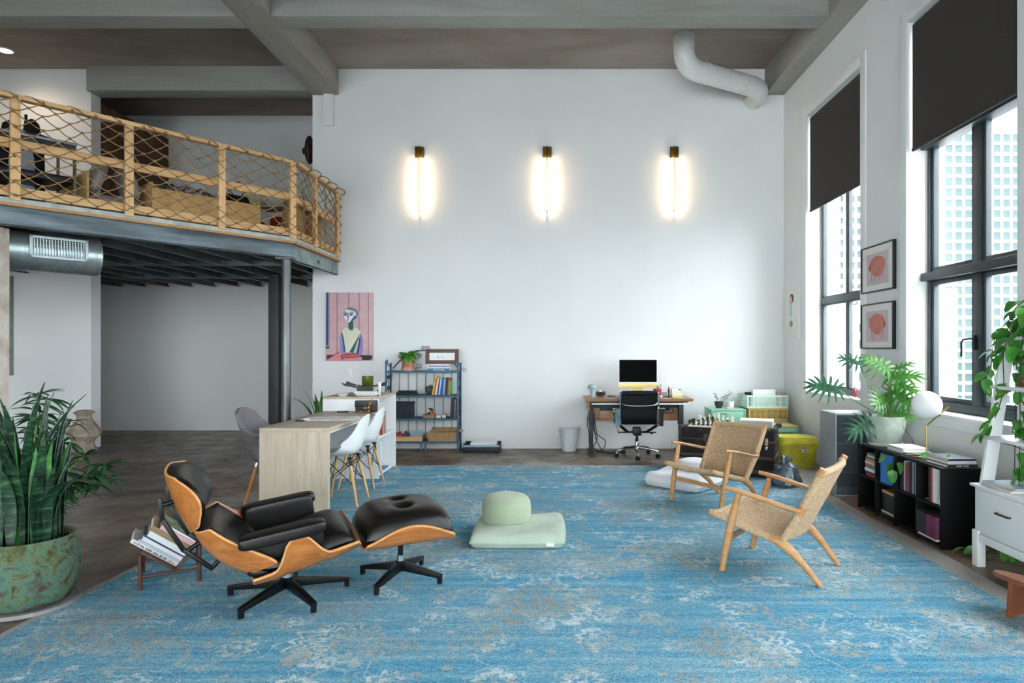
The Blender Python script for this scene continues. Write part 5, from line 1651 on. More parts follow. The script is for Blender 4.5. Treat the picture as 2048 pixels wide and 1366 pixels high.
# cables under the desk
cbl = thing('power_cables', 'tangle of dark grey power cables under the standing desk', 'cables', (0, 0, 0))
for i, pts in enumerate(([(0.50, 9.02, 0.58), (0.50, 9.0, 0.33), (0.56, 9.0, 0.25), (0.66, 8.98, 0.17), (0.63, 8.97, 0.06), (0.55, 8.97, 0.02), (0.72, 8.99, 0.012), (0.9, 9.0, 0.01)],
                         [(0.505, 9.0, 0.55), (0.52, 9.0, 0.25), (0.57, 8.97, 0.12), (0.62, 8.95, 0.04), (0.7, 8.93, 0.012), (0.85, 8.98, 0.012), (0.78, 9.05, 0.03), (0.6, 9.03, 0.03), (0.52, 9.0, 0.05)],
                         [(0.51, 9.05, 0.5), (0.55, 9.04, 0.2), (0.5, 9.05, 0.08), (0.62, 9.06, 0.012), (0.95, 9.02, 0.012)],
                         [(0.43, 9.06, 0.55), (0.415, 9.08, 0.4), (0.44, 9.1, 0.28), (0.46, 9.1, 0.05), (0.6, 9.1, 0.01)],
                         [(1.55, 8.99, 0.66), (1.60, 8.95, 0.58), (1.53, 8.93, 0.56), (1.47, 8.95, 0.58), (1.45, 8.98, 0.66)])):
    part(cbl, 'cable', MB().tube(crom(pts, 6), 0.006, 6), mat('dark_cable', '#2b3135', None, 0.5))
part(cbl, 'thin_cable', MB().tube(crom([(0.93, 9.28, 0.62), (0.92, 9.28, 0.32), (1.0, 9.28, 0.26), (1.08, 9.28, 0.32), (1.10, 9.28, 0.62)], 6), 0.003, 6), mat('pale_cable', '#c3c2ab', None, 0.5))

# waste bin
o = thing('waste_bin', 'white plastic waste bin beside the standing desk', 'bin', (0.163, 9.22, 0))
part(o, 'bin_shell', MB().lathe([(0, 0), (0.095, 0), (0.10, 0.004), (0.142, 0.315), (0.146, 0.32), (0.14, 0.323), (0.136, 0.315), (0.094, 0.012), (0, 0.012)], 36), mat('frosted_white_plastic', '#dfe4e6', '#d8dee0', 0.4))

# ------------------------------------------------------------------ trunk, chess, cabinets, crates, bins
M_trunk = mat('dark_trunk_canvas', '#271f1b', '#171311', 0.6, scale=9, bmp=0.25, bscale=40, spec=0.25)
M_trimk = mat('worn_trunk_metal', '#3a302c', '#211c1a', 0.45, 0.4, scale=14)
M_slat = wood('worn_trunk_slat', '#2e221d', '#43332b', '#57463c', 'x', 1.0, 0.6)
TA = atan2(7.17 - 7.58, 2.39 - 1.446)
tk = thing('steamer_trunk', 'old dark steamer trunk with metal trim behind the oak armchair', 'trunk', (1.446, 7.58, 0.0112), TA)
W_, D_, H_ = 1.03, 0.56, 0.53
part(tk, 'lower_case', MB().box(0, W_, 0, D_, 0.02, 0.39), M_trunk, bev=0.006)
part(tk, 'lid', MB().box(0, W_, 0, D_, 0.395, H_), M_trunk, bev=0.01)
part(tk, 'lid_band', MB().box(-0.006, W_ + 0.006, -0.006, 0.004, 0.375, 0.41).box(W_ - 0.004, W_ + 0.006, 0, D_, 0.375, 0.41), M_trimk, bev=0.002)
for z in (0.05, 0.20):
    part(tk, 'slat', MB().box(-0.008, W_ + 0.008, -0.012, 0.0, z, z + 0.035), M_slat, bev=0.003)
    part(tk, 'slat', MB().box(W_, W_ + 0.012, 0, D_, z, z + 0.035), M_slat, bev=0.003)
for x in (0.0, W_):
    for y in (0.0, D_):
        for z in (0.02, H_):
            part(tk, 'corner_cap', MB().cbox((x, y, z), (0.07, 0.07, 0.05)), M_trimk, bev=0.012)
for x in (0.28, 0.52, 0.76):
    part(tk, 'latch', MB().box(x - 0.025, x + 0.025, -0.016, 0, 0.35, 0.46), M_trimk, bev=0.003)
hp = part(tk, 'hasp', MB().box(0.93, 0.965, -0.012, 0, 0.36, 0.44), mat('tarnished_brass', '#b9a98a', '#8c7b60', 0.4, 0.8), bev=0.003)
part(hp, 'padlock', MB().box(0.935, 0.96, -0.018, -0.006, 0.315, 0.35), M_chrome, bev=0.004)
rr = random.Random(11)
for i in range(24):
    part(tk, 'rivet', MB().ball((rr.uniform(0.04, W_ - 0.04), -0.002, rr.choice((0.08, 0.3, 0.36, 0.44, 0.5))), 0.005, 8), mat('pale_rivet', '#a79c92', None, 0.5, 0.5))
TM = Matrix.Translation((1.446, 7.58, 0.0112)) @ Matrix.Rotation(TA, 4, 'Z')

# chess board with pieces
M_ivory = mat('ivory_resin', '#e6e3d2', '#dcd8c4', 0.4)
M_ebony = mat('ebony_resin', '#17181a', '#101113', 0.35)
BX, BY, BS = 0.10, 0.04, 0.055
bp = TM @ Vector((BX + 4 * BS, BY + 4 * BS, H_))
cbd = thing('chess_board', 'pale chess board lying on the old trunk', 'chess board', bp, TA)
part(cbd, 'board', MB().box(-4.45 * BS, 4.45 * BS, -4.45 * BS, 4.45 * BS, 0, 0.018), M_ivory, bev=0.003)
sqm = MB().box(-BS / 2, BS / 2, -BS / 2, BS / 2, 0.0165, 0.0188).mesh('dark_square', mat('grey_square', '#b9bcae', '#adb0a2', 0.4), False)
for i in range(8):
    for j in range(8):
        if (i + j) % 2 == 0:
            part(cbd, 'dark_square', sqm, None, loc=((i - 3.5) * BS, (j - 3.5) * BS, 0))
PCS = {'pawn': [(0, 0), (.014, 0), (.014, .004), (.006, .012), (.005, .028), (.009, .032), (.005, .035), (.008, .042), (0, .048)],
       'rook': [(0, 0), (.017, 0), (.017, .005), (.011, .012), (.010, .042), (.015, .046), (.015, .058), (.010, .058), (0, .052)],
       'bishop': [(0, 0), (.017, 0), (.017, .005), (.009, .014), (.006, .042), (.011, .046), (.007, .05), (.010, .06), (.003, .07), (0, .074)],
       'queen': [(0, 0), (.018, 0), (.018, .005), (.010, .016), (.007, .052), (.012, .056), (.008, .06), (.014, .075), (.006, .076), (0, .082)],
       'king': [(0, 0), (.018, 0), (.018, .005), (.010, .016), (.008, .055), (.013, .059), (.009, .063), (.014, .08), (.005, .084), (.004, .09), (.007, .094), (0, .097)]}
pm = {}
for col_, m_ in (('black', M_ebony), ('ivory', M_ivory)):
    for k, pr in PCS.items():
        pm[col_, k] = MB().lathe([(r_ * 1.25, z_ * 1.25) for r_, z_ in pr], 14).mesh('chess_' + k, m_)
    kn = MB().lathe([(0, 0), (.017, 0), (.017, .005), (.010, .012), (.009, .02), (0, .02)], 14)
    kn.prism([(-.010, .018), (.010, .018), (.008, .035), (.004, .042), (-.016, .036), (-.019, .044), (-.006, .062), (.002, .066), (.012, .055), (.014, .03)], -0.006, 0.006, Matrix.Rotation(pi / 2, 4, 'X'))
    pm[col_, 'knight'] = kn.mesh('chess_knight', m_)
order = ['rook', 'knight', 'bishop', 'queen', 'king', 'bishop', 'knight', 'rook']
NTH = ['outer', 'outer', 'outer', '', '', 'inner', 'inner', 'inner']
for col_, row, prow in (('black', 0, 1), ('ivory', 7, 6)):
    for i, k in enumerate(order):
        p = TM @ Vector((BX + (i + 0.5) * BS, BY + (row + 0.5) * BS, H_ + 0.019))
        where = '' if k in ('queen', 'king') else (' towards the standing desk' if i < 4 else ' towards the window')
        o = part(None, 'chess_' + k, pm[col_, k], None)
        o.location = p
        o.rotation_euler = (0, 0, TA)
        tag(o, '%s chess %s on the pale board%s' % (col_, k, where), 'chess piece', col_ + ' chess pieces')
    for i in range(8):
        p = TM @ Vector((BX + (i + 0.5) * BS, BY + (prow + 0.5) * BS, H_ + 0.019))
        o = part(None, 'chess_pawn', pm[col_, 'pawn'], None)
        o.location = p
        tag(o, '%s chess pawn, %s in its row from the standing desk' % (col_, ('first', 'second', 'third', 'fourth', 'fifth', 'sixth', 'seventh', 'last')[i]), 'chess piece', col_ + ' chess pawns')
# long box on the trunk
p = TM @ Vector((0.79, 0.30, H_))
o = thing('linen_box', 'long beige linen box beside the chess board on the trunk', 'box', p, TA + radians(3))
part(o, 'box_body', MB().box(-0.16, 0.2, -0.12, 0.16, 0, 0.075), mat('beige_linen', '#c9c3b2', '#b9b3a1', 0.9, scale=60), bev=0.003)
part(o, 'lid', MB().box(-0.163, 0.203, -0.123, 0.163, 0.07, 0.085), mat('cream_lid', '#dedad0', None, 0.8), bev=0.003)

# mint cabinet
M_mint = mat('mint_lacquer', '#8fc4a9', '#88bda2', 0.4)
mc = thing('mint_cabinet', 'mint green metal cabinet with one drawer behind the trunk', 'cabinet', (2.085, 8.80, 0))
part(mc, 'carcass', MB().box(0, 0.465, 0.02, 0.42, 0.06, 0.605), M_mint, bev=0.003)
part(mc, 'top', MB().box(-0.004, 0.469, 0, 0.424, 0.605, 0.625), M_mint, bev=0.003)
part(mc, 'frame_side', MB().box(0, 0.02, 0, 0.02, 0.06, 0.605).box(0.445, 0.465, 0, 0.02, 0.06, 0.605).box(0.02, 0.445, 0, 0.02, 0.06, 0.075), M_mint)
dr = part(mc, 'drawer_front', MB().box(0.026, 0.439, 0.006, 0.022, 0.34, 0.598), M_mint, bev=0.002)
part(dr, 'pull', MB().box(0.13, 0.23, -0.012, 0.008, 0.568, 0.58), M_mint, bev=0.003)
part(mc, 'drawer_front', MB().box(0.026, 0.439, 0.006, 0.022, 0.08, 0.334), M_mint, bev=0.002)
for x in (0.03, 0.435):
    for y in (0.04, 0.38):
        part(mc, 'foot', MB().cyl((x, y, 0), 0.015, 0.06, 12), M_mint)
# on the mint cabinet
o = thing('bonsai_pot', 'dark bowl pot with a sparse leafy twig on the mint cabinet', 'plant', (2.24, 9.02, 0.625))
part(o, 'pot', MB().lathe([(0, 0), (0.035, 0), (0.055, 0.04), (0.062, 0.09), (0.056, 0.09), (0.05, 0.07), (0, 0.07)], 24), mat('charcoal_ceramic', '#33383b', '#2a2f32', 0.5))
tw_ = MB()
bl_ = blade_leaf(0.011, 0.026, 0.4).mesh('leaf', M_leafd)
rr = random.Random(21)
for i in range(9):
    a = rr.uniform(-0.6, 0.6)
    L_ = rr.uniform(0.1, 0.22)
    p0 = Vector((0.01 * i - 0.03, 0, 0.07))
    p2 = p0 + Vector((L_ * (0.75 + 0.2 * a) * (1 if i > 2 else -0.3), 0.05 * a, L_ * (0.55 + 0.5 * abs(a))))
    p1 = p0.lerp(p2, 0.5) + Vector((0, 0, 0.03))
    c_ = crom([p0, p1, p2], 4)
    tw_.tube(c_, 0.0015, 5)
    for p in c_[3:]:
        part(o, 'leaf', bl_, None, loc=p, rot=(rr.uniform(-.5, .5), rr.uniform(-.6, .6), rr.uniform(0, 6.28)))
part(o, 'twigs', tw_, mat('dark_twig', '#2f3a2c', None, 0.7))
o = thing('white_cup', 'white ceramic cup on the mint cabinet', 'cup', (2.385, 8.98, 0.625))
part(o, 'cup', MB().lathe([(0, 0), (0.04, 0), (0.052, 0.03), (0.056, 0.095), (0.051, 0.095), (0.046, 0.02), (0, 0.015)], 24), M_plastic)
o = solo('pen_case', 'small red and white case lying on the mint cabinet', 'case', MB().box(-0.05, 0.05, -0.02, 0.02, 0, 0.028), mat('red_white_print', '#c9707a', '#e6d9d6', 0.6, scale=60), (2.345, 8.87, 0.625), 0.1, bev=0.008)

# perforated crates
def crate(name, label, loc, size, col, rz=0.0, lid=None):
    w, d, h = size
    t = thing(name, label, 'crate', loc, rz, 'perforated plastic crates')
    m_ = mat('crate_' + col[1:], col, None, 0.55)
    def wall(n, length, height, m4):
        b_ = MB()
        rows = 2
        bz = [0, height * 0.16, height * 0.5 - 0.004, height * 0.5 + 0.004, height * 0.86, height]
        b_.box(0, length, 0, 0.006, bz[0], bz[1], m4)
        b_.box(0, length, 0, 0.006, bz[2], bz[3], m4)
        b_.box(0, length, -0.004, 0.006, bz[4], bz[5], m4)
        k = max(6, int(length / 0.019))
        for i in range(k + 1):
            x = length * i / k
            ww = 0.0085 if i % 4 else 0.015
            b_.box(max(0, x - ww / 2), min(length, x + ww / 2), 0.0005, 0.0055, bz[1], bz[4], m4)
        return b_
    part(t, 'front_grille', wall('f', w, h, Matrix.Identity(4)), m_, smooth=False)
    part(t, 'back_grille', wall('b', w, h, Matrix.Translation((w, d, 0)) @ Matrix.Rotation(pi, 4, 'Z')), m_, smooth=False)
    part(t, 'side_grille', wall('l', d, h, Matrix.Translation((0, d, 0)) @ Matrix.Rotation(-pi / 2, 4, 'Z')), m_, smooth=False)
    part(t, 'side_grille', wall('r', d, h, Matrix.Translation((w, 0, 0)) @ Matrix.Rotation(pi / 2, 4, 'Z')), m_, smooth=False)
    part(t, 'crate_floor', MB().box(0.004, w - 0.004, 0.004, d - 0.004, 0, 0.006), m_, smooth=False)
    for x in (0.0, w):
        for y in (0.0, d):
            part(t, 'corner_post', MB().cbox((x, y, h / 2), (0.018, 0.018, h)), m_, bev=0.003)
    if lid:
        part(t, 'crate_lid', MB().box(-0.006, w + 0.006, -0.006, d + 0.006, h, h + 0.022), mat('crate_' + lid[1:], lid, None, 0.55), bev=0.004)
    return t


crate('crate', 'pale mint crate on the floor under the tan crate', (2.63, 8.92, 0.0), (0.525, 0.42, 0.225), '#9dc8b4')
crate('crate', 'second mint crate under the tan crate, in the corner', (2.63, 8.92, 0.228), (0.525, 0.42, 0.225), '#a5cdb9')
crate('crate', 'tan crate in the corner stack beneath the pale mint one', (2.63, 8.92, 0.456), (0.525, 0.42, 0.172), '#cba95e')
crate('crate', 'pale mint crate topmost in the corner stack, full of papers', (2.60, 8.90, 0.631), (0.555, 0.43, 0.178), '#bfdccb')
crate('crate', 'mint crate with a tan lid beside the yellow bin', (2.62, 8.49, 0.0), (0.52, 0.38, 0.42), '#9ccbb3', 0.0, '#c8b073')
o = solo('paper_bag', 'folded white paper bag standing in the topmost mint crate', 'bag', MB().box(0, 0.32, 0, 0.12, 0, 0.24), M_plastic, (2.72, 9.05, 0.639), bev=0.01)
o = solo('dark_cup', 'small dark bowl in the topmost mint crate', 'bowl', MB().lathe([(0, 0), (0.03, 0), (0.045, 0.2), (0, 0.2)], 18), M_ebony, (2.67, 9.12, 0.639))
o = solo('pink_box', 'small pink carton in the topmost mint crate', 'box', MB().box(0, 0.06, 0, 0.05, 0, 0.19), mat('pink_card', '#d99aa0', None, 0.7), (3.06, 9.08, 0.639))
solo('white_sheet', 'white sheet of paper lying on the tan crate lid', 'paper', MB().box(-0.14, 0.14, -0.1, 0.1, 0, 0.003), M_plastic, (2.83, 8.66, 0.4425), 0.12)

# yellow bin
m, nt, b = base_mat('translucent_yellow_plastic', 0.35)
b.inputs['Base Color'].default_value = L('#c9c02c')
vv_ = coords(nt)
fz = noise(nt, vv_, 7, 3)
nt.links.new(ramp(nt, fz, [(0.42, L('#e0d83c')), (0.62, L('#c9c23c'))]), b.inputs['Base Color'])
b.inputs['Transmission Weight'].default_value = 0.25
M_ybin = m
yb = thing('storage_bin', 'translucent yellow lidded storage bin beside the grey air purifier', 'storage bin', (2.92, 8.0, 0))
def rbox(w0, d0, w1, d1, z0, z1):
    def ring(w, d, z, n=28):
        o_ = []
        for i in range(n):
            a = 2 * pi * i / n
            o_.append((math.copysign(abs(cos(a)) ** 0.35, cos(a)) * w / 2, math.copysign(abs(sin(a)) ** 0.35, sin(a)) * d / 2, z))
        return o_
    b_ = MB()
    r0, r1 = ring(w0, d0, z0), ring(w1, d1, z1)
    n = len(r0)
    b_.add(r0 + r1, [tuple(range(n - 1, -1, -1)), tuple(range(n, 2 * n))] + [(i, (i + 1) % n, n + (i + 1) % n, n + i) for i in range(n)])
    return b_


part(yb, 'bin_body', rbox(0.40, 0.30, 0.47, 0.36, 0.0, 0.30), M_ybin, ang=40)
part(yb, 'rim', rbox(0.50, 0.385, 0.50, 0.385, 0.285, 0.305), M_ybin, ang=40)
part(yb, 'bin_lid', rbox(0.495, 0.38, 0.46, 0.34, 0.3055, 0.375), M_ybin, ang=40)
lb = part(yb, 'sticker', MB().box(0.02, 0.085, -0.183, -0.179, 0.20, 0.27), mat('sticker_white', '#e8e4e0', None, 0.5))
part(lb, 'sticker_print', MB().box(0.024, 0.081, -0.1838, -0.1825, 0.237, 0.266), mat('sticker_red', '#b53a34', '#d8a05c', 0.5, scale=60))
part(lb, 'sticker_code', MB().box(0.05, 0.078, -0.1838, -0.1825, 0.206, 0.228), mat('sticker_grey', '#4d565c', '#9aa3a8', 0.5, scale=200))
# crumpled grey bag sitting by the trunk
pb = MB().lathe([(0, 0), (0.13, 0), (0.16, 0.04), (0.155, 0.12), (0.12, 0.2), (0.065, 0.235), (0.05, 0.25), (0.06, 0.275), (0.05, 0.3), (0, 0.315)], 22)
rr = random.Random(17)
for i, p in enumerate(pb.v):
    k = 1 + rr.uniform(-0.16, 0.16)
    pb.v[i] = (p[0] * k, p[1] * k * 0.8, p[2] + (rr.uniform(-0.02, 0.02) if p[2] > 0.02 else 0))
solo('plastic_bag', 'crumpled silvery grey plastic bag beside the old trunk', 'bag', pb, mat('silver_grey_film', '#7b888e', '#4a565c', 0.25, 0.35, scale=14, bmp=0.6, bscale=40, bdist=0.01), (2.40, 6.82, 0.012), 0.4, ang=25)
# ------------------------------------------------------------------ air purifier
M_pur = mat('light_grey_purifier', '#8f9294', '#888b8d', 0.5)
M_grl = mat('dark_grille_cloth', '#3c444b', '#343b42', 0.6)
ap = thing('air_purifier', 'tall grey air purifier with a dark ribbed grille beside the window pier', 'air purifier', (2.715, 6.35, 0))
part(ap, 'housing', MB().box(0, 0.42, 0.012, 0.38, 0.0, 0.815), M_pur, bev=0.006)
part(ap, 'grille_panel', MB().box(0.012, 0.41, 0.004, 0.0125, 0.09, 0.80), M_grl, smooth=False)
rb = MB().box(-0.0022, 0.0022, -0.001, 0.004, 0.10, 0.79).mesh('rib', M_grl, False)
for i in range(44):
    part(ap, 'rib', rb, None, loc=(0.022 + i * 0.0087, 0, 0))
for z in (0.24, 0.38, 0.52, 0.66):
    part(ap, 'cross_rib', MB().box(0.014, 0.408, -0.0025, 0.004, z - 0.003, z + 0.003), mat('grille_bar', '#4d565d', None, 0.6), smooth=False)
part(ap, 'base_band', MB().box(0.004, 0.416, 0.0, 0.012, 0.02, 0.09), M_grl, bev=0.002)
part(ap, 'front_edge', MB().box(0.0, 0.013, 0.0, 0.012, 0.02, 0.815), M_pur, bev=0.002)

# ------------------------------------------------------------------ low black bookcase
M_blkw = mat('black_stained_wood', '#060607', '#040405', 0.5, scale=5, stretch=(1, 1, 4), spec=0.2)
BX0, BX1, BZ = 2.765, 3.07, 0.587
div = [4.69, 5.01, 5.335, 5.655, 5.975]
bc = thing('low_bookcase', 'low black cube bookcase along the window wall', 'bookcase', (0, 0, 0))
for i, y in enumerate(div):
    part(bc, 'upright', MB().box(BX0, BX1, y - 0.011, y + 0.011, 0, BZ - 0.018), M_blkw, bev=0.001)
part(bc, 'top_board', MB().box(BX0, BX1, div[0] - 0.011, div[-1] + 0.011, BZ - 0.0175, BZ), M_blkw, bev=0.001)
for a, b_ in zip(div, div[1:]):
    for z in (0.02, 0.29):
        part(bc, 'shelf', MB().box(BX0, BX1 - 0.01, a + 0.0115, b_ - 0.0115, z, z + 0.018), M_blkw, bev=0.001)
    part(bc, 'back_board', MB().box(BX1 - 0.009, BX1, a + 0.0115, b_ - 0.0115, 0, BZ - 0.018), M_blkw, smooth=False)

SIDE_UP = Matrix(((0, 1, 0), (0, 0, 1), (1, 0, 0))).to_euler()      # spine to -x, standing
SIDE_FLAT = Matrix(((0, 1, 0), (-1, 0, 0), (0, 0, 1))).to_euler()   # spine to -x, lying


def row_side(specs, y, z, x=BX0 + 0.02, grp='books in the black bookcase'):
    for th, h, col, lab, ti in specs:
        book(lab, (x, y, z + h / 2), (h, 0.2, th), col, SIDE_UP, grp, ti, tsize=th * 0.6)
        y += th + 0.0025
    return y


def stack_side(specs, y, z, x=BX0 + 0.02, grp='books in the black bookcase', w0=0.2):
    for th, w, col, lab in specs:
        book(lab, (x + rnd.uniform(0, .012), y + rnd.uniform(-.008, .008), z), (w, 0.18, th), col, SIDE_FLAT, grp)
        z += th + 0.0006
    return z


# far column, upper: flat stack
stack_side([(0.022, 0.17, '#c43c2a', 'red book lowest of the stack in the black bookcase'), (0.02, 0.18, '#35373b', 'charcoal book near the foot of the stack in the black bookcase'), (0.026, 0.19, '#dfe2e4', 'white book with dark lettering in the stack in the black bookcase'),
            (0.018, 0.17, '#5f8f8c', 'sea green book in the stack in the black bookcase'), (0.022, 0.18, '#b3604f', 'terracotta book in the stack in the black bookcase'), (0.016, 0.19, '#d9d5cb', 'cream book in the stack in the black bookcase'),
            (0.02, 0.17, '#c9a57d', 'tan book in the stack in the black bookcase'), (0.018, 0.18, '#8f3b33', 'dark red book in the stack in the black bookcase'), (0.018, 0.16, '#cfd6d3', 'pale grey book in the stack in the black bookcase'),
            (0.018, 0.15, '#3f7d74', 'teal book topmost of the stack in the black bookcase')], 5.80, 0.3085)
# second column, upper: big blue box; lower: dark box, tan book, papers
o = thing('box_file', 'bright blue box file in the black bookcase', 'box file', (BX0 + 0.004, 5.50, 0.3085))
part(o, 'file_body', MB().box(0, 0.22, -0.085, 0.075, 0, 0.245), mat('bright_blue_card', '#2f7fcf', '#2a76c4', 0.5), bev=0.002)
part(o, 'file_edge', MB().box(0.004, 0.21, -0.082, 0.072, 0.2455, 0.255), mat('dark_plum_card', '#33202f', None, 0.6))
o = thing('black_radio', 'dark grey box on the lower shelf of the black bookcase', 'box', (BX0 + 0.03, 5.49, 0.066))
part(o, 'case', MB().box(0, 0.2, -0.11, 0.10, 0, 0.15), mat('dark_grey_case', '#2c2a28', '#232120', 0.6, scale=20), bev=0.004)
book('tan book lying on the dark grey box', (BX0 + 0.03, 5.50, 0.2165), (0.2, 0.18, 0.024), '#c79a62', SIDE_FLAT)
stack_side([(0.012, 0.21, '#d9dadb', 'white magazine under the dark grey box'), (0.014, 0.22, '#3a3a3c', 'black magazine beneath the white one')][::-1], 5.49, 0.0385)
# third column, upper row of books
row_side([(0.022, 0.25, '#17181b', 'black book at the end of the upright row beside the trailing leaf', None), (0.03, 0.22, '#2a2430', 'dark violet book in the upright row', None),
          (0.02, 0.24, '#c9b6c4', 'pale mauve book in the upright row', None), (0.016, 0.23, '#2d4256', 'slate blue book in the upright row', None), (0.022, 0.235, '#c8452f', 'vermilion book in the upright row', None),
          (0.02, 0.245, '#3f3c4e', 'dusky purple book in the upright row', None)][::-1], 5.14, 0.3085)
row_side([(0.014, 0.26, '#d5d8da', 'tall thin white book in the upright row', None), (0.014, 0.255, '#15161a', 'tall thin black book in the upright row', None), (0.02, 0.25, '#8fa3ad', 'blue grey book in the upright row', None)], 5.05, 0.3085)
# near column, upper: tall white books; lower: purple box
row_side([(0.05, 0.275, '#e4e4e2', 'thick white book with a large S on its spine', 'S'), ], 4.775, 0.3085)
row_side([(0.022, 0.27, '#c33c3a', 'tall red book beside the thick white one', None), (0.03, 0.26, '#1a1a1c', 'tall black book beside the red one', None)], 4.8285, 0.3085)
o = thing('gold_dish', 'small brass trinket dish in the black bookcase', 'dish', (BX0 + 0.05, 4.90, 0.3085))
part(o, 'dish', MB().lathe([(0, 0), (0.035, 0), (0.04, 0.02), (0.036, 0.02), (0, 0.006)], 20), M_gold)
o = solo('ivory_figure', 'small ivory carved figure in the black bookcase', 'figurine', MB().lathe([(0, 0), (0.016, 0), (0.013, 0.02), (0.018, 0.04), (0.01, 0.055), (0.012, 0.07), (0, 0.08)], 14), M_ivory, (BX0 + 0.03, 4.735, 0.3085))
o = thing('purple_box', 'black and purple cardboard box at the foot of the black bookcase', 'box', (BX0 - 0.02, 4.86, 0.0595))
part(o, 'box_body', MB().box(0, 0.24, -0.14, 0.12, 0, 0.16), mat('charcoal_purple_card', '#2c2a33', '#24222b', 0.6), bev=0.003)
part(o, 'purple_front', MB().box(-0.002, 0.2, -0.142, -0.02, 0.0, 0.161), mat('purple_card', '#6b2b52', '#5d2447', 0.55), bev=0.003)
stack_side([(0.02, 0.24, '#dfe0e2', 'white binder lying under the purple box')], 4.86, 0.0385, x=BX0 - 0.005)

# on top of the bookcase
for i, (w, th, c_, lab, ti) in enumerate(((0.30, 0.02, '#e2e4e6', 'long white book lowest of the pair by the concrete pot', None), (0.26, 0.024, '#eceded', 'white book with blue lettering lying by the concrete pot', '~'))):
    book(lab, (2.83, 5.43 + 0.02 * i, BZ + 0.0205 * i), (w, 0.21, th), c_, SIDE_FLAT, None, ti, '#4a7fb5', tsize=0.016)
for i, (w, th, c_, lab, ti) in enumerate(((0.15, 0.022, '#1d1b1c', 'black book with white lettering lying at the near end of the bookcase', 'NEW YORK'), (0.14, 0.018, '#d9dadb', 'white book under the navy one at the end of the bookcase', None), (0.135, 0.016, '#27304a', 'navy book topmost at the end of the bookcase', None))):
    FRONT = Euler((0, 0, radians(2)))
    book(lab, (2.93 + 0.01 * i, 4.70 + 0.02 * i, BZ + (0, 0.0225, 0.041)[i]), (w * 1.5, 0.26, th), c_, FRONT, None, ti, '#f0f0f0', tsize=0.018)

# globe lamp
M_brass = mat('brushed_brass', '#c9ab68', '#b89955', 0.28, 1.0, scale=8)
M_opal = mat('opal_glass', '#f4f5f4', '#f1f2f1', 0.25, spec=0.4)
gl = thing('globe_lamp', 'brass table lamp with a white glass globe on the black bookcase', 'lamp', (2.955, 5.15, BZ))
part(gl, 'stem', MB().tube([(-0.03, 0, 0.006), (-0.03, 0, 0.255)], 0.0065, 10).tube([(-0.03, 0, 0.252), (0.145, 0.0, 0.405)], 0.0065, 10), M_brass)
bt = MB()
bt.tube(crom([(-0.16, 0.0, 0.006), (-0.10, -0.03, 0.006), (-0.03, 0, 0.006), (0.06, 0.06, 0.006), (0.10, 0.10, 0.006)], 5), 0.006, 8)
bt.tube(crom([(-0.03, 0, 0.006), (0.03, -0.05, 0.006), (0.07, -0.10, 0.006)], 5), 0.006, 8)
part(gl, 'foot', bt, M_brass)
part(gl, 'globe', MB().ball((-0.03, 0, 0.415), 0.111, 40), M_opal)
part(gl, 'socket', MB().tube([(0.046, 0, 0.352), (0.072, 0, 0.338)], 0.018, 14), M_brass)
part(gl, 'power_cord', MB().tube(crom([(-0.14, 0.0, 0.004), (-0.12, 0.15, 0.004), (0.06, 0.35, 0.004), (0.09, 0.45, 0.10), (0.02, 0.60, 0.25), (-0.0, 0.66, 0.27)], 6), 0.0025, 6), M_blackm)

# philodendron in a concrete pot
M_cpot = mat('lichen_concrete_pot', '#b5bdb0', '#96a193', 0.9, scale=12, bmp=0.4, bscale=40, lo=0.3, hi=0.7)
ph = thing('potted_philodendron', 'large philodendron with lobed leaves in a grey concrete pot', 'plant', (2.925, 5.80, BZ))
part(ph, 'pot', MB().lathe([(0, 0.018), (0.105, 0.018), (0.125, 0.05), (0.155, 0.15), (0.168, 0.262), (0.158, 0.264), (0.15, 0.235), (0, 0.235)], 40), M_cpot)
part(ph, 'saucer', MB().lathe([(0, 0), (0.13, 0), (0.145, 0.012), (0.142, 0.03), (0.13, 0.03), (0.125, 0.0175), (0, 0.0175)], 36), M_cpot)
part(ph, 'soil', MB().cyl((0, 0, 0.234), 0.15, 0.006, 28), M_soil)


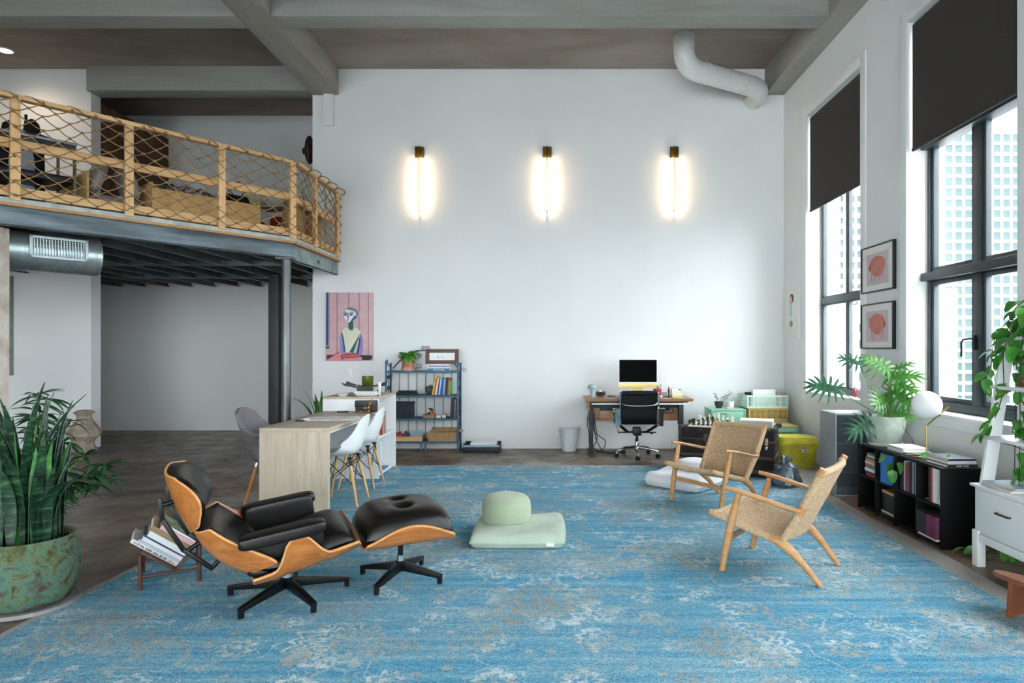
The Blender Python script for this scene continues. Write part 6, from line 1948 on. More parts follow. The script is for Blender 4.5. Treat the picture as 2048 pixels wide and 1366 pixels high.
def lobed_leaf(l_, w, n=7, dr=0.25):
    """deeply lobed leaf: base at origin, tip +x; every lobe a strip off the midrib"""
    b_ = MB()
    for s_ in (-1, 1):
        for i in range(n):
            t = i / (n - 1)
            x0 = l_ * (0.02 + 0.72 * t)
            ang = radians(128 - 108 * t)
            ll = w * (0.62 + 0.5 * sin(pi * (0.15 + 0.75 * t))) * 0.62
            ww = l_ * 0.095
            dx, dy = cos(ang), sin(ang) * s_
            px, py = -dy, dx
            N = 5
            vv = []
            for k in range(N + 1):
                q = k / N
                hw_ = ww * (0.75 + 0.35 * sin(pi * q)) * (1 - q ** 4) * 0.5 + 0.0005
                cx, cy = x0 + dx * ll * q, dy * ll * q
                z = -dr * l_ * ((cx / l_) ** 2) * 0.5 - 0.55 * abs(cy) * q * 0.6 + 0.12 * ll * sin(pi * q * 0.8)
                for sg in (-1, 1):
                    vv.append((cx + px * hw_ * sg, cy + py * hw_ * sg, z))
            top = [(x, y, z + 0.0006) for x, y, z in vv]
            bot = [(x, y, z - 0.0006) for x, y, z in vv]
            ff = []
            M_ = len(vv)
            for k in range(N):
                ff.append((2 * k, 2 * k + 1, 2 * k + 3, 2 * k + 2))
                ff.append((M_ + 2 * k + 2, M_ + 2 * k + 3, M_ + 2 * k + 1, M_ + 2 * k))
            b_.add(top + bot, ff)
    # central web along the midrib and tip lobe
    b_.slab(lambda u, v: (l_ * v, (2 * u - 1) * w * 0.17 * sin(pi * min(1, 0.12 + 0.88 * v)) , -dr * l_ * v * v * 0.5 - 0.001), lambda u, v: (l_ * v, (2 * u - 1) * w * 0.17 * sin(pi * min(1, 0.12 + 0.88 * v)), -dr * l_ * v * v * 0.5 + 0.001 + 0.004 * (1 - abs(2 * u - 1))), 4, 8)
    return b_


M_phd = leaf_mat('philodendron_dark', '#1f4a34', '#2c6144', '#3f7a55', 9)
M_phb = leaf_mat('philodendron_bright', '#35702a', '#4c8a34', '#6ea044', 9)
M_phm = leaf_mat('philodendron_mid', '#35672f', '#4a8539', '#69a04c', 9)
lm = {}
for k, m_ in (('d', M_phd), ('b', M_phb), ('m', M_phm)):
    lm[k] = lobed_leaf(0.25, 0.23).mesh('leaf', m_)
    lm[k + 's'] = lobed_leaf(0.19, 0.17, 6).mesh('leaf', m_)
# (leaf base position, yaw, pitch (up +), roll, mesh)
LV = [((-0.22, 0.00, 0.72), 150, 25, -50, 'ds'), ((-0.42, 0.02, 0.50), 165, 10, -60, 'd'), ((-0.15, -0.05, 0.22), 195, -25, -55, 'd'),
      ((0.02, -0.02, 0.66), 140, 35, -40, 'b'), ((0.04, 0.0, 0.60), -40, 10, 40, 'b'), ((0.08, -0.04, 0.55), -60, -15, 45, 'bs'),
      ((0.02, -0.06, 0.50), 60, -60, 70, 'm'), ((-0.02, -0.02, 0.44), 230, -15, -60, 'm'),
      ((0.06, -0.04, 0.48), -70, -30, 55, 'm'), ((0.03, -0.03, 0.30), -50, -10, 60, 'bs'), ((0.05, 0.0, 0.66), -30, 30, 30, 'bs')]
for (p, yw, pt_, rl_, k) in LV:
    mtx = Matrix.Rotation(radians(yw), 4, 'Z') @ Matrix.Rotation(radians(-pt_), 4, 'Y') @ Matrix.Rotation(radians(rl_), 4, 'X')
    lf = part(ph, 'leaf', lm[k], None, loc=p, rot=mtx.to_euler())
    base_ = Vector((0.02 + 0.02 * sin(yw), 0.0, 0.238))
    m1 = base_.lerp(Vector(p), 0.5) + Vector((0.0, 0, 0.04 if abs(p[0]) < 0.2 else -0.02))
    part(lf if False else ph, 'leaf_stalk', MB().tube(crom([base_, m1, p], 6), [0.006, ] + [0.0045] * 12, 7), M_stem)

# trailing pothos leaf over the bookcase
M_pot = leaf_mat('pothos_green', '#2c6a22', '#3f8a2e', '#5fae3d', 12)
HL = heart_leaf(0.085, 0.10, 0.25, 0.5).mesh('leaf', M_pot)
HLb = heart_leaf(0.07, 0.085, 0.3, 0.6).mesh('leaf', M_leafp)
HLs = heart_leaf(0.05, 0.06, 0.3, 0.5).mesh('leaf', M_leafp)
M_vine = mat('dark_vine_stem', '#3a3a26', '#2b2d1c', 0.7, scale=30)
pv = thing('pothos_vine', 'trailing pothos vine hanging over the front of the black bookcase', 'plant', (0, 0, 0))
part(pv, 'vine', MB().tube(crom([(3.04, 4.95, BZ + 0.01), (2.95, 5.02, BZ + 0.012), (2.85, 5.06, BZ + 0.02), (2.772, 5.16, BZ + 0.03), (2.752, 5.30, BZ - 0.02), (2.748, 5.36, BZ - 0.12), (2.745, 5.40, BZ - 0.2)], 6), 0.003, 6), M_vine)
for p, yw, pi_, rl_, mm in (((2.90, 5.02, BZ + 0.03), 190, 10, -50, HL), ((2.88, 5.0, BZ + 0.03), 250, 20, -30, HLb), ((2.95, 4.86, BZ + 0.035), 230, 15, -50, HL), ((2.74, 5.37, BZ - 0.10), 265, -70, -20, HL), ((2.738, 5.44, BZ - 0.05), 120, -30, -60, HLb),
                            ((2.74, 5.22, BZ - 0.06), 280, -60, -10, HLb), ((2.735, 5.31, BZ - 0.14), 255, -80, 10, HL)):
    part(pv, 'leaf', mm, None, loc=p, rot=(Matrix.Rotation(radians(yw), 4, 'Z') @ Matrix.Rotation(radians(-pi_), 4, 'Y') @ Matrix.Rotation(radians(rl_), 4, 'X')).to_euler())

# ------------------------------------------------------------------ white ladder shelf
LX, LYa, LYb = 2.79, 4.34, 3.66
ld = thing('ladder_shelf', 'white leaning ladder shelf with a drawer under the pothos', 'shelf', (0, 0, 0))
for y in (LYa, LYb):
    ln = MB().bar((2.80, y, 0.0), (2.80, y, 0.23), 0.06, 0.05, up=(1, 0, 0))
    part(ld, 'leg', MB().box(2.785, 2.84, y - 0.03, y + 0.03, 0, 0.24), M_white, bev=0.004)
    part(ld, 'rear_leg', MB().box(3.16, 3.21, y - 0.03, y + 0.03, 0, 0.24), M_white, bev=0.004)
    part(ld, 'side_rail', MB().bar((2.865, y, 0.545), (3.02, y, 1.56), 0.028, 0.085, up=(1, 0, 0)), M_white, bev=0.004)
    part(ld, 'rear_rail', MB().box(3.17, 3.21, y - 0.025, y + 0.025, 0.24, 1.56), M_white, bev=0.004)
part(ld, 'cabinet_body', MB().box(2.80, 3.21, LYb - 0.02, LYa + 0.02, 0.225, 0.53), M_white, bev=0.004)
df = part(ld, 'drawer_front', MB().box(2.788, 2.80, LYb, LYa - 0.03, 0.25, 0.515), M_white, bev=0.003)
part(df, 'handle', MB().tube([(2.79, 4.12, 0.405), (2.772, 4.12, 0.405), (2.772, 4.0, 0.405), (2.79, 4.0, 0.405)], 0.006, 8), mat('aged_bronze', '#4f483c', '#3b362d', 0.4, 0.7))
part(ld, 'cabinet_top', MB().box(2.775, 3.215, LYb - 0.04, LYa + 0.04, 0.53, 0.548), M_white, bev=0.004)
part(ld, 'lower_rail', MB().box(2.79, 2.82, LYb, LYa, 0.17, 0.222), M_white, bev=0.003)
for z, x0 in ((0.845, 2.885), (1.18, 2.935), (1.505, 2.985)):
    part(ld, 'shelf_board', MB().box(x0 - 0.03, 3.215, LYb - 0.03, LYa + 0.045, z, z + 0.022), M_white, bev=0.003)
o = thing('photo_frame', 'wood framed family photograph on the ladder shelf', 'picture frame', (3.02, 4.18, 1.2025), 0, rot=(0, radians(10), 0))
part(o, 'frame', MB().box(0, 0.02, -0.09, 0.09, 0, 0.025).box(0, 0.02, -0.09, 0.09, 0.135, 0.16).box(0, 0.02, -0.09, -0.065, 0.025, 0.135).box(0, 0.02, 0.065, 0.09, 0.025, 0.135), wood('red_brown_frame', '#6e3a20', '#8a4a2a', '#9c5a36', 'y'), bev=0.002)
part(o, 'photograph', MB().box(0.006, 0.012, -0.066, 0.066, 0.024, 0.136), mat('dim_family_photo', '#4a2a2a', '#b98f7c', 0.4, scale=22))
for i in range(4):
    solo('magazine', ('white magazine lowest on the ladder cabinet', 'cream magazine second on the ladder cabinet', 'grey magazine third on the ladder cabinet', 'pale blue magazine topmost on the ladder cabinet')[i], 'magazine',
         MB().box(-0.11, 0.11, -0.14, 0.14, 0, 0.007), mat('mag_%d' % i, ('#e6e6e2', '#ddd6c2', '#aeb6b8', '#c3d2d8')[i], None, 0.6), (2.93, 4.17, 0.5485 + 0.0075 * i), 0.06 * (i - 1.5), smooth=False)
o = thing('teacup', 'pale blue cup standing in a white dish on the ladder shelf', 'cup', (2.99, 4.08, 0.868))
part(o, 'dish', MB().lathe([(0, 0), (0.035, 0), (0.05, 0.032), (0.047, 0.032), (0.033, 0.004), (0, 0.004)], 24), M_plastic)
part(o, 'cup', MB().lathe([(0, 0.0045), (0.025, 0.0045), (0.032, 0.05), (0.03, 0.1), (0, 0.1)], 20), mat('periwinkle_glaze', '#9fb2d2', None, 0.3))
o = solo('dried_branch', 'bundle of dried twigs lying behind the ladder shelf', 'twigs', MB().tube(crom([(0, 0, 0), (0.06, -0.12, -0.03), (0.1, -0.25, -0.09)], 5), 0.005, 6), mat('dry_twig', '#8b7d68', None, 0.8), (2.95, 4.35, 0.83))
# pothos on top with its trailing vines
pt = thing('potted_pothos', 'big trailing pothos on top of the white ladder shelf', 'plant', (3.08, 4.08, 1.5285))
part(pt, 'pot', MB().lathe([(0, 0), (0.08, 0), (0.10, 0.13), (0.092, 0.13), (0.085, 0.11), (0, 0.11)], 24), mat('dark_nursery_pot', '#23282a', None, 0.5))
part(pt, 'soil', MB().cyl((0, 0, 0.108), 0.088, 0.006), M_soil)
rr = random.Random(31)
for i in range(70):
    a = rr.uniform(0.3 * pi, 1.75 * pi)
    d = rr.uniform(0.05, 0.2)
    z = rr.uniform(-0.10, 0.24) - 0.3 * max(0, d - 0.12)
    p = (d * cos(a) - 0.02, d * sin(a) * 1.3, z)
    part(pt, 'leaf', rr.choice((HL, HL, HLb, HLs)), None, loc=p, rot=(rr.uniform(-.6, .6), rr.uniform(0.1, 1.1), a + rr.uniform(-.4, .4)))
for k, pts in enumerate(([(0, 0, 0.12), (-0.1, 0.12, 0.1), (-0.14, 0.2, -0.1), (-0.13, 0.22, -0.35), (-0.17, 0.25, -0.55), (-0.22, 0.30, -0.68)],
                         [(0, 0, 0.12), (-0.12, 0.02, 0.08), (-0.13, 0.06, -0.2), (-0.12, 0.08, -0.6), (-0.14, 0.06, -0.95)],
                         [(0, 0, 0.12), (-0.1, -0.08, 0.1), (-0.15, -0.10, -0.25), (-0.14, -0.08, -0.6), (-0.16, -0.10, -0.9)],
                         [(0, 0, 0.12), (-0.06, 0.14, 0.1), (-0.08, 0.17, -0.2), (-0.1, 0.15, -0.55), (-0.1, 0.16, -0.94)],
                         [(0, 0, 0.12), (-0.08, 0.2, 0.12), (-0.14, 0.29, -0.02), (-0.16, 0.3, -0.2), (-0.2, 0.34, -0.36)],
                         [(0, 0, 0.12), (-0.02, 0.16, 0.08), (-0.03, 0.12, -0.3), (-0.05, 0.1, -0.7), (-0.05, 0.1, -0.95)])):
    c_ = crom(pts, 7)
    part(pt, 'vine', MB().tube(c_, 0.003, 6), M_vine)
    for i, p in enumerate(c_[5:]):
        if rr.random() < 0.62:
            a = rr.uniform(0, 2 * pi) if k != 0 else rr.uniform(2, 4)
            part(pt, 'leaf', rr.choice((HL, HLb, HLs)), None, loc=p + Vector((0.012 * cos(a), 0.012 * sin(a), 0)), rot=(rr.uniform(-.5, .5), rr.uniform(0.2, 1.2), a))
fl = thing('fallen_vine', 'low trailing green leaves on the floor beside the ladder shelf leg', 'plant', (2.90, 4.50, 0))
part(fl, 'vine', MB().tube(crom([(-0.06, 0.05, 0.005), (0.08, 0.0, 0.03), (0.18, -0.06, 0.05), (0.26, -0.12, 0.03)], 5), 0.003, 6), M_vine)
for i in range(7):
    part(fl, 'leaf', rr.choice((HL, HLb)), None, loc=(-0.05 + 0.05 * i, 0.05 - 0.03 * i, 0.05 + 0.01 * (i % 3)), rot=(rr.uniform(-.4, .4), rr.uniform(-.2, .3), rr.uniform(2.6, 4.2)))

# low wooden kneeling stool
M_stool = wood('reddish_stool_wood', '#6b3a22', '#80472b', '#925536', 'y', 0.9, 0.45)
ks = thing('kneeling_stool', 'low reddish wooden kneeling stool at the edge of the rug', 'stool', (2.53, 3.39, 0.0115), radians(112))
el = lambda z: (lambda u, v: None)
part(ks, 'seat', MB().lathe([(0, -0.014), (0.97, -0.012), (1.0, 0.0), (0.97, 0.012), (0, 0.014)], 40, (0, 0, 0), Matrix.Translation((0, 0, 0.196)) @ Matrix.Rotation(radians(9), 4, 'X'), 0.25, 0.125), M_stool)
for x in (-0.13, 0.13):
    part(ks, 'leg', MB().prism([(-0.075, 0), (0.075, 0), (0.055, 0.178 + 0.009), (-0.055, 0.178 - 0.009)], -0.011, 0.011, Matrix.Translation((x, 0, 0)) @ Matrix.Rotation(pi / 2, 4, 'Z') @ Matrix.Rotation(pi / 2, 4, 'X')), M_stool, bev=0.003)

# window sill bits
o = thing('sill_book', 'blue and white card leaning on the sill beside the back wall', 'card', (3.40, 8.42, WZ0 + 0.005), 0)
part(o, 'card', MB().cbox((0, 0, 0.055), (0.012, 0.14, 0.11), ry=-0.1), mat('blue_white_card', '#bcd3ec', '#f0f4f7', 0.6, scale=6))
o = thing('striped_pot', 'orange and blue striped little pot on the far window sill', 'pot', (3.40, 7.30, WZ0 + 0.005))
part(o, 'pot', MB().lathe([(0, 0), (0.03, 0), (0.04, 0.09), (0, 0.09)], 18), mat('orange_stripe', '#e08a35', '#3f6ca8', 0.5, scale=12, stretch=(0.3, 0.3, 6)))
o = solo('red_bottle', 'slim red bottle on the far window sill', 'bottle', MB().lathe([(0, 0), (0.018, 0), (0.018, 0.07), (0.008, 0.09), (0.008, 0.12), (0, 0.12)], 16), mat('red_glassy', '#b5384a', None, 0.2), (3.41, 7.46, WZ0 + 0.005))
# ------------------------------------------------------------------ snake plant in the glazed pot
m, nt, b = base_mat('verdigris_glazed_pot', 0.7)
v = coords(nt)
n1 = noise(nt, v, 9, 8, 0.75, 0.5)
n2 = noise(nt, v, 9, 6, 0.7, 0.5)
n3 = noise(nt, v, 90, 4, 0.7)
c = ramp(nt, n1, [(0.36, L('#3f3a26')), (0.44, L('#6b7049')), (0.5, L('#6f8f6f')), (0.56, L('#4c948c')), (0.64, L('#8f9a66'))])
c = mixc(nt, ramp(nt, n2, [(0.52, (0, 0, 0)), (0.64, (0.9,) * 3)]), c, L('#5a3426'))
nt.links.new(c, b.inputs['Base Color'])
bump(nt, b, mth(nt, 'ADD', n3, mth(nt, 'MULTIPLY', n2, 0.6)), 1.0, 0.02)
M_glz = m
m, nt, b = base_mat('banded_snake_leaf', 0.38)
v = coords(nt, (6, 6, 26))
w = nd(nt, 'ShaderNodeTexNoise')
w.inputs['Scale'].default_value = 1.6
w.inputs['Detail'].default_value = 5
w.inputs['Distortion'].default_value = 1.0
nt.links.new(v, w.inputs['Vector'])
nt.links.new(ramp(nt, w.outputs['Fac'], [(0.36, L('#0f231c')), (0.48, L('#183425')), (0.57, L('#264e32')), (0.68, L('#4d7049'))]), b.inputs['Base Color'])
M_snk = m
M_snk2 = leaf_mat('light_banded_leaf', '#2f6a3c', '#4f9048', '#86b56a', 20)


def snake_leaf(l_, w, bend, az, twist, seed):
    """upright sword leaf; base at origin"""
    r = random.Random(seed)
    N = 12

    def f(off):
        def g(u, v):
            hw_ = (w / 2) * (0.55 + 0.45 * min(1, v * 3)) * (1 - max(0, (v - 0.55) / 0.45) ** 1.8) + 0.0008
            a = 2 * u - 1
            th = bend * v * v
            x = l_ * v * sin(th)
            z = l_ * v * cos(th)
            tw = twist * v
            y = a * hw_ * cos(tw)
            dx = a * hw_ * sin(tw)
            cup = 0.22 * (1 - a * a) * hw_
            return (x + dx - cup + off, y, z)
        return g
    b_ = MB().slab(f(-0.0018), f(0.0018), 4, N)
    rz_ = Matrix.Rotation(az, 4, 'Z')
    b_.v = [tuple(rz_ @ Vector(p)) for p in b_.v]
    return b_


SPX, SPY = -2.985, 3.66
sp = thing('snake_plant', 'tall banded snake plant in a crusty turquoise glazed pot', 'plant', (SPX, SPY, 0))
pr = [(0, 0.022), (0.17, 0.022), (0.205, 0.045), (0.237, 0.12), (0.247, 0.21), (0.243, 0.30), (0.228, 0.385), (0.222, 0.398), (0.208, 0.392), (0.20, 0.35), (0, 0.35)]
part(sp, 'pot', MB().lathe(pr, 56), M_glz)
part(sp, 'saucer', MB().lathe([(0, 0), (0.23, 0), (0.25, 0.012), (0.247, 0.032), (0.236, 0.032), (0.23, 0.0215), (0, 0.0215)], 48), mat('grey_saucer', '#8f8f8f', '#7d7d7d', 0.7, scale=10))
part(sp, 'soil', MB().cyl((0, 0, 0.349), 0.20, 0.008, 32), M_soil)
rr = random.Random(5)
for i in range(60):
    a = rr.uniform(0, 2 * pi)
    d = 0.16 * sqrt(rr.random())
    l_ = rr.uniform(0.42, 0.86) * (1.0 - 0.5 * (d / 0.2) ** 3)
    lf = snake_leaf(l_, rr.uniform(0.038, 0.06), rr.uniform(0.02, 0.22) + 0.6 * max(0, d - 0.1), a + rr.uniform(-.5, .5), rr.uniform(-.6, .6), i)
    part(sp, 'leaf', lf, M_snk if i % 9 else M_snk2, loc=(d * cos(a), d * sin(a), 0.35), ang=60)
for l_, az, bd, dx in ((0.92, 0.2, 0.12, 0.02), (0.88, 0.5, 0.3, 0.06), (0.80, 2.8, 0.16, -0.04), (0.62, -0.25, 1.05, 0.12)):
    part(sp, 'leaf', snake_leaf(l_, 0.06, bd, az, 0.3, 99), M_snk, loc=(dx, -0.06, 0.35), ang=60)

# second snake plant, behind the desk cabinet
M_snk3 = mat('yellow_edged_snake_leaf', '#2f5a34', '#54803c', 0.4, scale=14, lo=0.4, hi=0.62)
M_edge = mat('snake_leaf_margin', '#a9b45a', None, 0.5)
s2 = thing('snake_plant', 'snake plant with yellow edged leaves in a white pot behind the desk', 'plant', (-3.02, 8.35, 0))
part(s2, 'pot', MB().lathe([(0, 0), (0.13, 0), (0.16, 0.30), (0.15, 0.30), (0.14, 0.27), (0, 0.27)], 28), M_plastic)
part(s2, 'soil', MB().cyl((0, 0, 0.268), 0.14, 0.006), M_soil)
rr = random.Random(12)
for i in range(26):
    a = rr.uniform(0, 2 * pi)
    d = 0.11 * sqrt(rr.random())
    l_ = rr.uniform(0.42, 0.70)
    bd, az = rr.uniform(0.05, 0.3), a + rr.uniform(-.4, .4)
    lf = part(s2, 'leaf', snake_leaf(l_, rr.uniform(0.045, 0.06), bd, az, rr.uniform(-.5, .5), i), M_snk3, loc=(d * cos(a) + 0.02, d * sin(a), 0.27), ang=60)
part(s2, 'leaf', snake_leaf(0.66, 0.06, 0.55, pi, 0.2, 3), M_snk3, loc=(-0.08, -0.03, 0.27), ang=60)

# bamboo palm behind it
bpm = thing('bamboo_palm', 'slender bamboo palm with narrow dark leaves behind the snake plant', 'plant', (-3.62, 4.45, 0))
part(bpm, 'pot', MB().lathe([(0, 0), (0.12, 0), (0.15, 0.22), (0.14, 0.22), (0.13, 0.19), (0, 0.19)], 28), M_ebony)
part(bpm, 'soil', MB().cyl((0, 0, 0.188), 0.13, 0.006), M_soil)
M_palm = leaf_mat('palm_leaf', '#12301c', '#1f4a2a', '#356b3c', 12)
bl1 = blade_leaf(0.026, 0.17, 0.8).mesh('leaf', M_palm)
bl2 = blade_leaf(0.03, 0.13, 0.5).mesh('leaf', M_palm)
rr = random.Random(8)
for i, (ex, ey, h) in enumerate(((0.14, 0, 1.10), (0.02, 0.05, 1.12), (0.42, -0.05, 0.72), (0.54, -0.02, 0.66), (0.1, -0.05, 0.98), (0.22, 0.08, 0.94), (0.50, 0.05, 0.54), (0.3, -0.08, 0.82), (0.44, 0.1, 0.62))):
    c_ = crom([(0.03 * cos(i), 0.03 * sin(i), 0.19), (ex * 0.4, ey * 0.4, 0.19 + (h - 0.19) * 0.6), (ex, ey, h)], 7)
    part(bpm, 'cane', MB().tube(c_, 0.006, 7), M_stem)
    for k, p in enumerate(c_[5:]):
        for q in range(3):
            a = rr.uniform(0, 2 * pi)
            part(bpm, 'leaf', rr.choice((bl1, bl2)), None, loc=p, rot=(rr.uniform(-.5, .5), rr.uniform(-0.5, 0.5), a))
    for q in range(6):
        part(bpm, 'leaf', bl1, None, loc=c_[-1], rot=(rr.uniform(-.5, .5), rr.uniform(-0.7, 0.35), 2 * pi * q / 6 + rr.uniform(-.3, .3)))

# faceted stone urn
M_urn = mat('weathered_stone_urn', '#b3a695', '#94887a', 0.85, scale=7, bmp=0.4, bscale=30)
un = thing('stone_urn', 'faceted weathered stone urn with a flat lid by the white wall', 'urn', (-6.70, 9.2, 0))
part(un, 'body', MB().lathe([(0, 0), (0.165, 0), (0.155, 0.03), (0.12, 0.10), (0.135, 0.15), (0.205, 0.22), (0.215, 0.27), (0.16, 0.36), (0.10, 0.44), (0.085, 0.50), (0.11, 0.53), (0, 0.53)], 8), M_urn, ang=20)
part(un, 'lid', MB().lathe([(0.12, 0.531), (0.135, 0.545), (0.09, 0.575), (0.0, 0.585)], 8).lathe([(0, 0.531), (0.12, 0.531)], 8), M_urn, ang=20)

# V-shaped book rack
M_rack = wood('dark_rack_wood', '#3a2019', '#4f2e24', '#5f3b2f', 'z', 1.0, 0.45)
RK = Vector((-2.44, 4.10, 0.011))
ra = atan2(0.125, 0.215)
rk = thing('book_rack', 'small dark wooden v shaped book rack beside the lounge chair', 'book rack', RK, ra)
for x in (-0.155, 0.155):
    for y in (-0.17, 0.17):
        part(rk, 'leg', MB().tube([(x, y, 0), (x, y, 0.225 if x > 0 else 0.21)], 0.0125, 12), M_rack)
for y in (-0.17, 0.17):
    part(rk, 'stretcher', MB().tube([(-0.155, y, 0.075), (0.155, y, 0.075)], 0.009, 10), M_rack)
for x in (-0.155, 0.155):
    part(rk, 'side_stretcher', MB().tube([(x, -0.17, 0.06), (x, 0.17, 0.06)], 0.008, 10), M_rack)
VA = radians(38)
piv = Vector((0.03, 0, 0.085))
ux = Vector((-cos(VA), 0, sin(VA)))      # long board goes up to the left
uz = Vector((sin(VA), 0, cos(VA)))       # short board goes up to the right
part(rk, 'long_board', MB().bar(piv + Vector((0, 0, 0)), piv + ux * 0.235, 0.37, 0.012, up=uz), M_rack, bev=0.002)
part(rk, 'short_board', MB().bar(piv, piv + uz * 0.20, 0.37, 0.012, up=ux), M_rack, bev=0.002)
# books lie on the long board with their spines towards the viewer
th0 = 0.008
BR = Matrix((ux * -1, Vector((0, 1, 0)), uz)).transposed()
RM = Matrix.Translation(RK) @ Matrix.Rotation(ra, 4, 'Z')
lst = [(0.30, 0.27, 0.026, '#e4e4df', 'white book with a lettered black title, outermost on the book rack', 'THE~NEW', '#1d1d1d', 0.022),
       (0.27, 0.25, 0.014, '#a9bccb', 'thin pale blue book on the book rack', None, '#fff', None),
       (0.26, 0.26, 0.022, '#d9dbdc', 'pale grey book on the book rack', None, '#fff', None),
       (0.27, 0.24, 0.008, '#2c3e5a', 'thin navy book on the book rack', None, '#fff', None),
       (0.25, 0.26, 0.034, '#dadde0', 'thick white paged book on the book rack', None, '#fff', None),
       (0.26, 0.28, 0.032, '#8c7656', 'brown linen book standing tallest on the book rack', None, '#fff', None),
       (0.22, 0.24, 0.026, '#cfa9ad', 'pale pink spined book on the book rack', None, '#fff', None)]
for h, d, th, col, lab, ti, tc_, ts in lst:
    o_ = piv + ux * (h / 2 + 0.008) + uz * th0 + Vector((0, -0.135, 0))
    w_ = RM @ o_
    book(lab, w_, (h, d, th), col, (Matrix.Rotation(ra, 3, 'Z') @ BR).to_euler(), 'books on the v shaped rack', ti, tc_, tsize=ts, trot=(pi / 2, pi, 0))
    th0 += th + 0.001
w_ = RM @ (piv + ux * (0.11 + 0.008) + uz * th0 + Vector((0, -0.13, 0)))
o = thing('magazine', 'green landscape covered magazine on top of the book rack', 'magazine', w_, 0, rot=(Matrix.Rotation(ra, 3, 'Z') @ BR).to_euler())
part(o, 'pages', MB().box(-0.11, 0.11, 0, 0.24, 0, 0.010), M_plastic, smooth=False)
part(o, 'printed_cover', MB().box(-0.11, 0.11, 0, 0.24, 0.0101, 0.0115), mat('green_landscape_print', '#37522f', '#8a9a7a', 0.4, scale=16, lo=0.35, hi=0.7), smooth=False)

# ------------------------------------------------------------------ spiral duct
DDir = Vector((-MD.x, -MD.y, 0))
m, nt, b = base_mat('spiral_galvanised', 0.34, 0.75)
v = coords(nt, (3, 3, 3))
nt.links.new(ramp(nt, noise(nt, v, 3, 4), [(0.3, L('#8fa0a3')), (0.7, L('#b5c2c3'))]), b.inputs['Base Color'])
M_duct = m
end = Vector((-4.69, 6.62, 2.375))
DM = Matrix.Translation(end) @ Matrix.Rotation(atan2(-DDir.y, -DDir.x), 4, 'Z') @ Matrix.Rotation(pi / 2, 4, 'Y')   # local z runs back along the duct
du = thing('air_duct', 'galvanised spiral air duct hung under the mezzanine', 'duct', (0, 0, 0))
R_ = 0.19
part(du, 'duct_tube', MB().lathe([(R_ - 0.03, 0.0), (R_, 0.0), (R_ + 0.004, 0.004), (R_ + 0.004, 0.012), (R_, 0.016), (R_, 3.4)], 40, m=DM).lathe([(0, 0.01), (R_ - 0.03, 0.0)], 40, m=DM), M_duct)
sm = []
for i in range(0, 24 * 26):
    a = 2 * pi * i / 24
    sm.append(DM @ Vector(((R_ + 0.001) * cos(a), (R_ + 0.001) * sin(a), 0.11 + 0.12 * i / 24)))
part(du, 'spiral_seam', MB().tube(sm, 0.0035, 5), M_duct)
part(du, 'end_collar', MB().lathe([(R_, 0.05), (R_ + 0.004, 0.054), (R_ + 0.004, 0.062), (R_, 0.066)], 40, m=DM), M_duct)
# supply grille on the side facing the room
side = Vector((0.780, -0.626, 0))
GM = Matrix.Translation(end - DDir * 0.36 + side * (R_ - 0.012) + Vector((0, 0, 0.03))) @ Matrix((DDir, -side, Vector((0, 0, 1)))).transposed().to_4x4()
gr = MB()
gw, gh = 0.46, 0.21
for p in ((-gw / 2, gw / 2, gh / 2 - 0.026, gh / 2), (-gw / 2, gw / 2, -gh / 2, -gh / 2 + 0.026), (-gw / 2, -gw / 2 + 0.026, -gh / 2, gh / 2), (gw / 2 - 0.026, gw / 2, -gh / 2, gh / 2)):
    gr.box(p[0], p[1], -0.03, 0.03, p[2], p[3], GM)
g_ = part(du, 'grille_frame', gr, mat('grille_grey', '#9fadb0', None, 0.4, 0.6), bev=0.002)
part(g_, 'grille_back', MB().box(-gw / 2 + 0.02, gw / 2 - 0.02, 0.0, 0.005, -gh / 2 + 0.02, gh / 2 - 0.02, GM), M_blackm)
for i in range(18):
    x = -gw / 2 + 0.036 + i * (gw - 0.072) / 17
    part(g_, 'vane', MB().box(x - 0.003, x + 0.003, -0.026, -0.006, -gh / 2 + 0.026, gh / 2 - 0.026, GM), mat('vane_grey', '#b9c6c8', None, 0.4, 0.4), smooth=False)
for j in range(9):
    z = -gh / 2 + 0.038 + j * (gh - 0.076) / 8
    part(g_, 'rear_vane', MB().box(-gw / 2 + 0.026, gw / 2 - 0.026, -0.008, -0.001, z - 0.002, z + 0.002, GM), mat('vane_grey', '#b9c6c8', None, 0.4, 0.4), smooth=False)
for d in (0.35, 1.6):
    q = end - DDir * d
    part(du, 'hanger_rod', MB().tube([q + Vector((0, 0, R_)), q + Vector((0, 0, 0.33))], 0.005, 6), M_galv)
# framed mirror on the pier wall
o = thing('wall_mirror', 'grey green framed mirror on the white wall under the duct', 'mirror', (-8.18, YB, 0))
part(o, 'frame', MB().box(-0.3, 0.3, -0.03, 0, 2.37, 2.5).box(-0.3, 0.3, -0.03, 0, 1.06, 1.18).box(0.19, 0.3, -0.03, 0, 1.18, 2.37).box(-0.3, -0.19, -0.03, 0, 1.18, 2.37), mat('grey_green_frame', '#7d867d', '#6f786f', 0.6), bev=0.003)
part(o, 'mirror_glass', MB().box(-0.19, 0.19, -0.015, -0.008, 1.18, 2.37), mat('pale_mirror', '#cfd8d6', None, 0.15, 0.4))
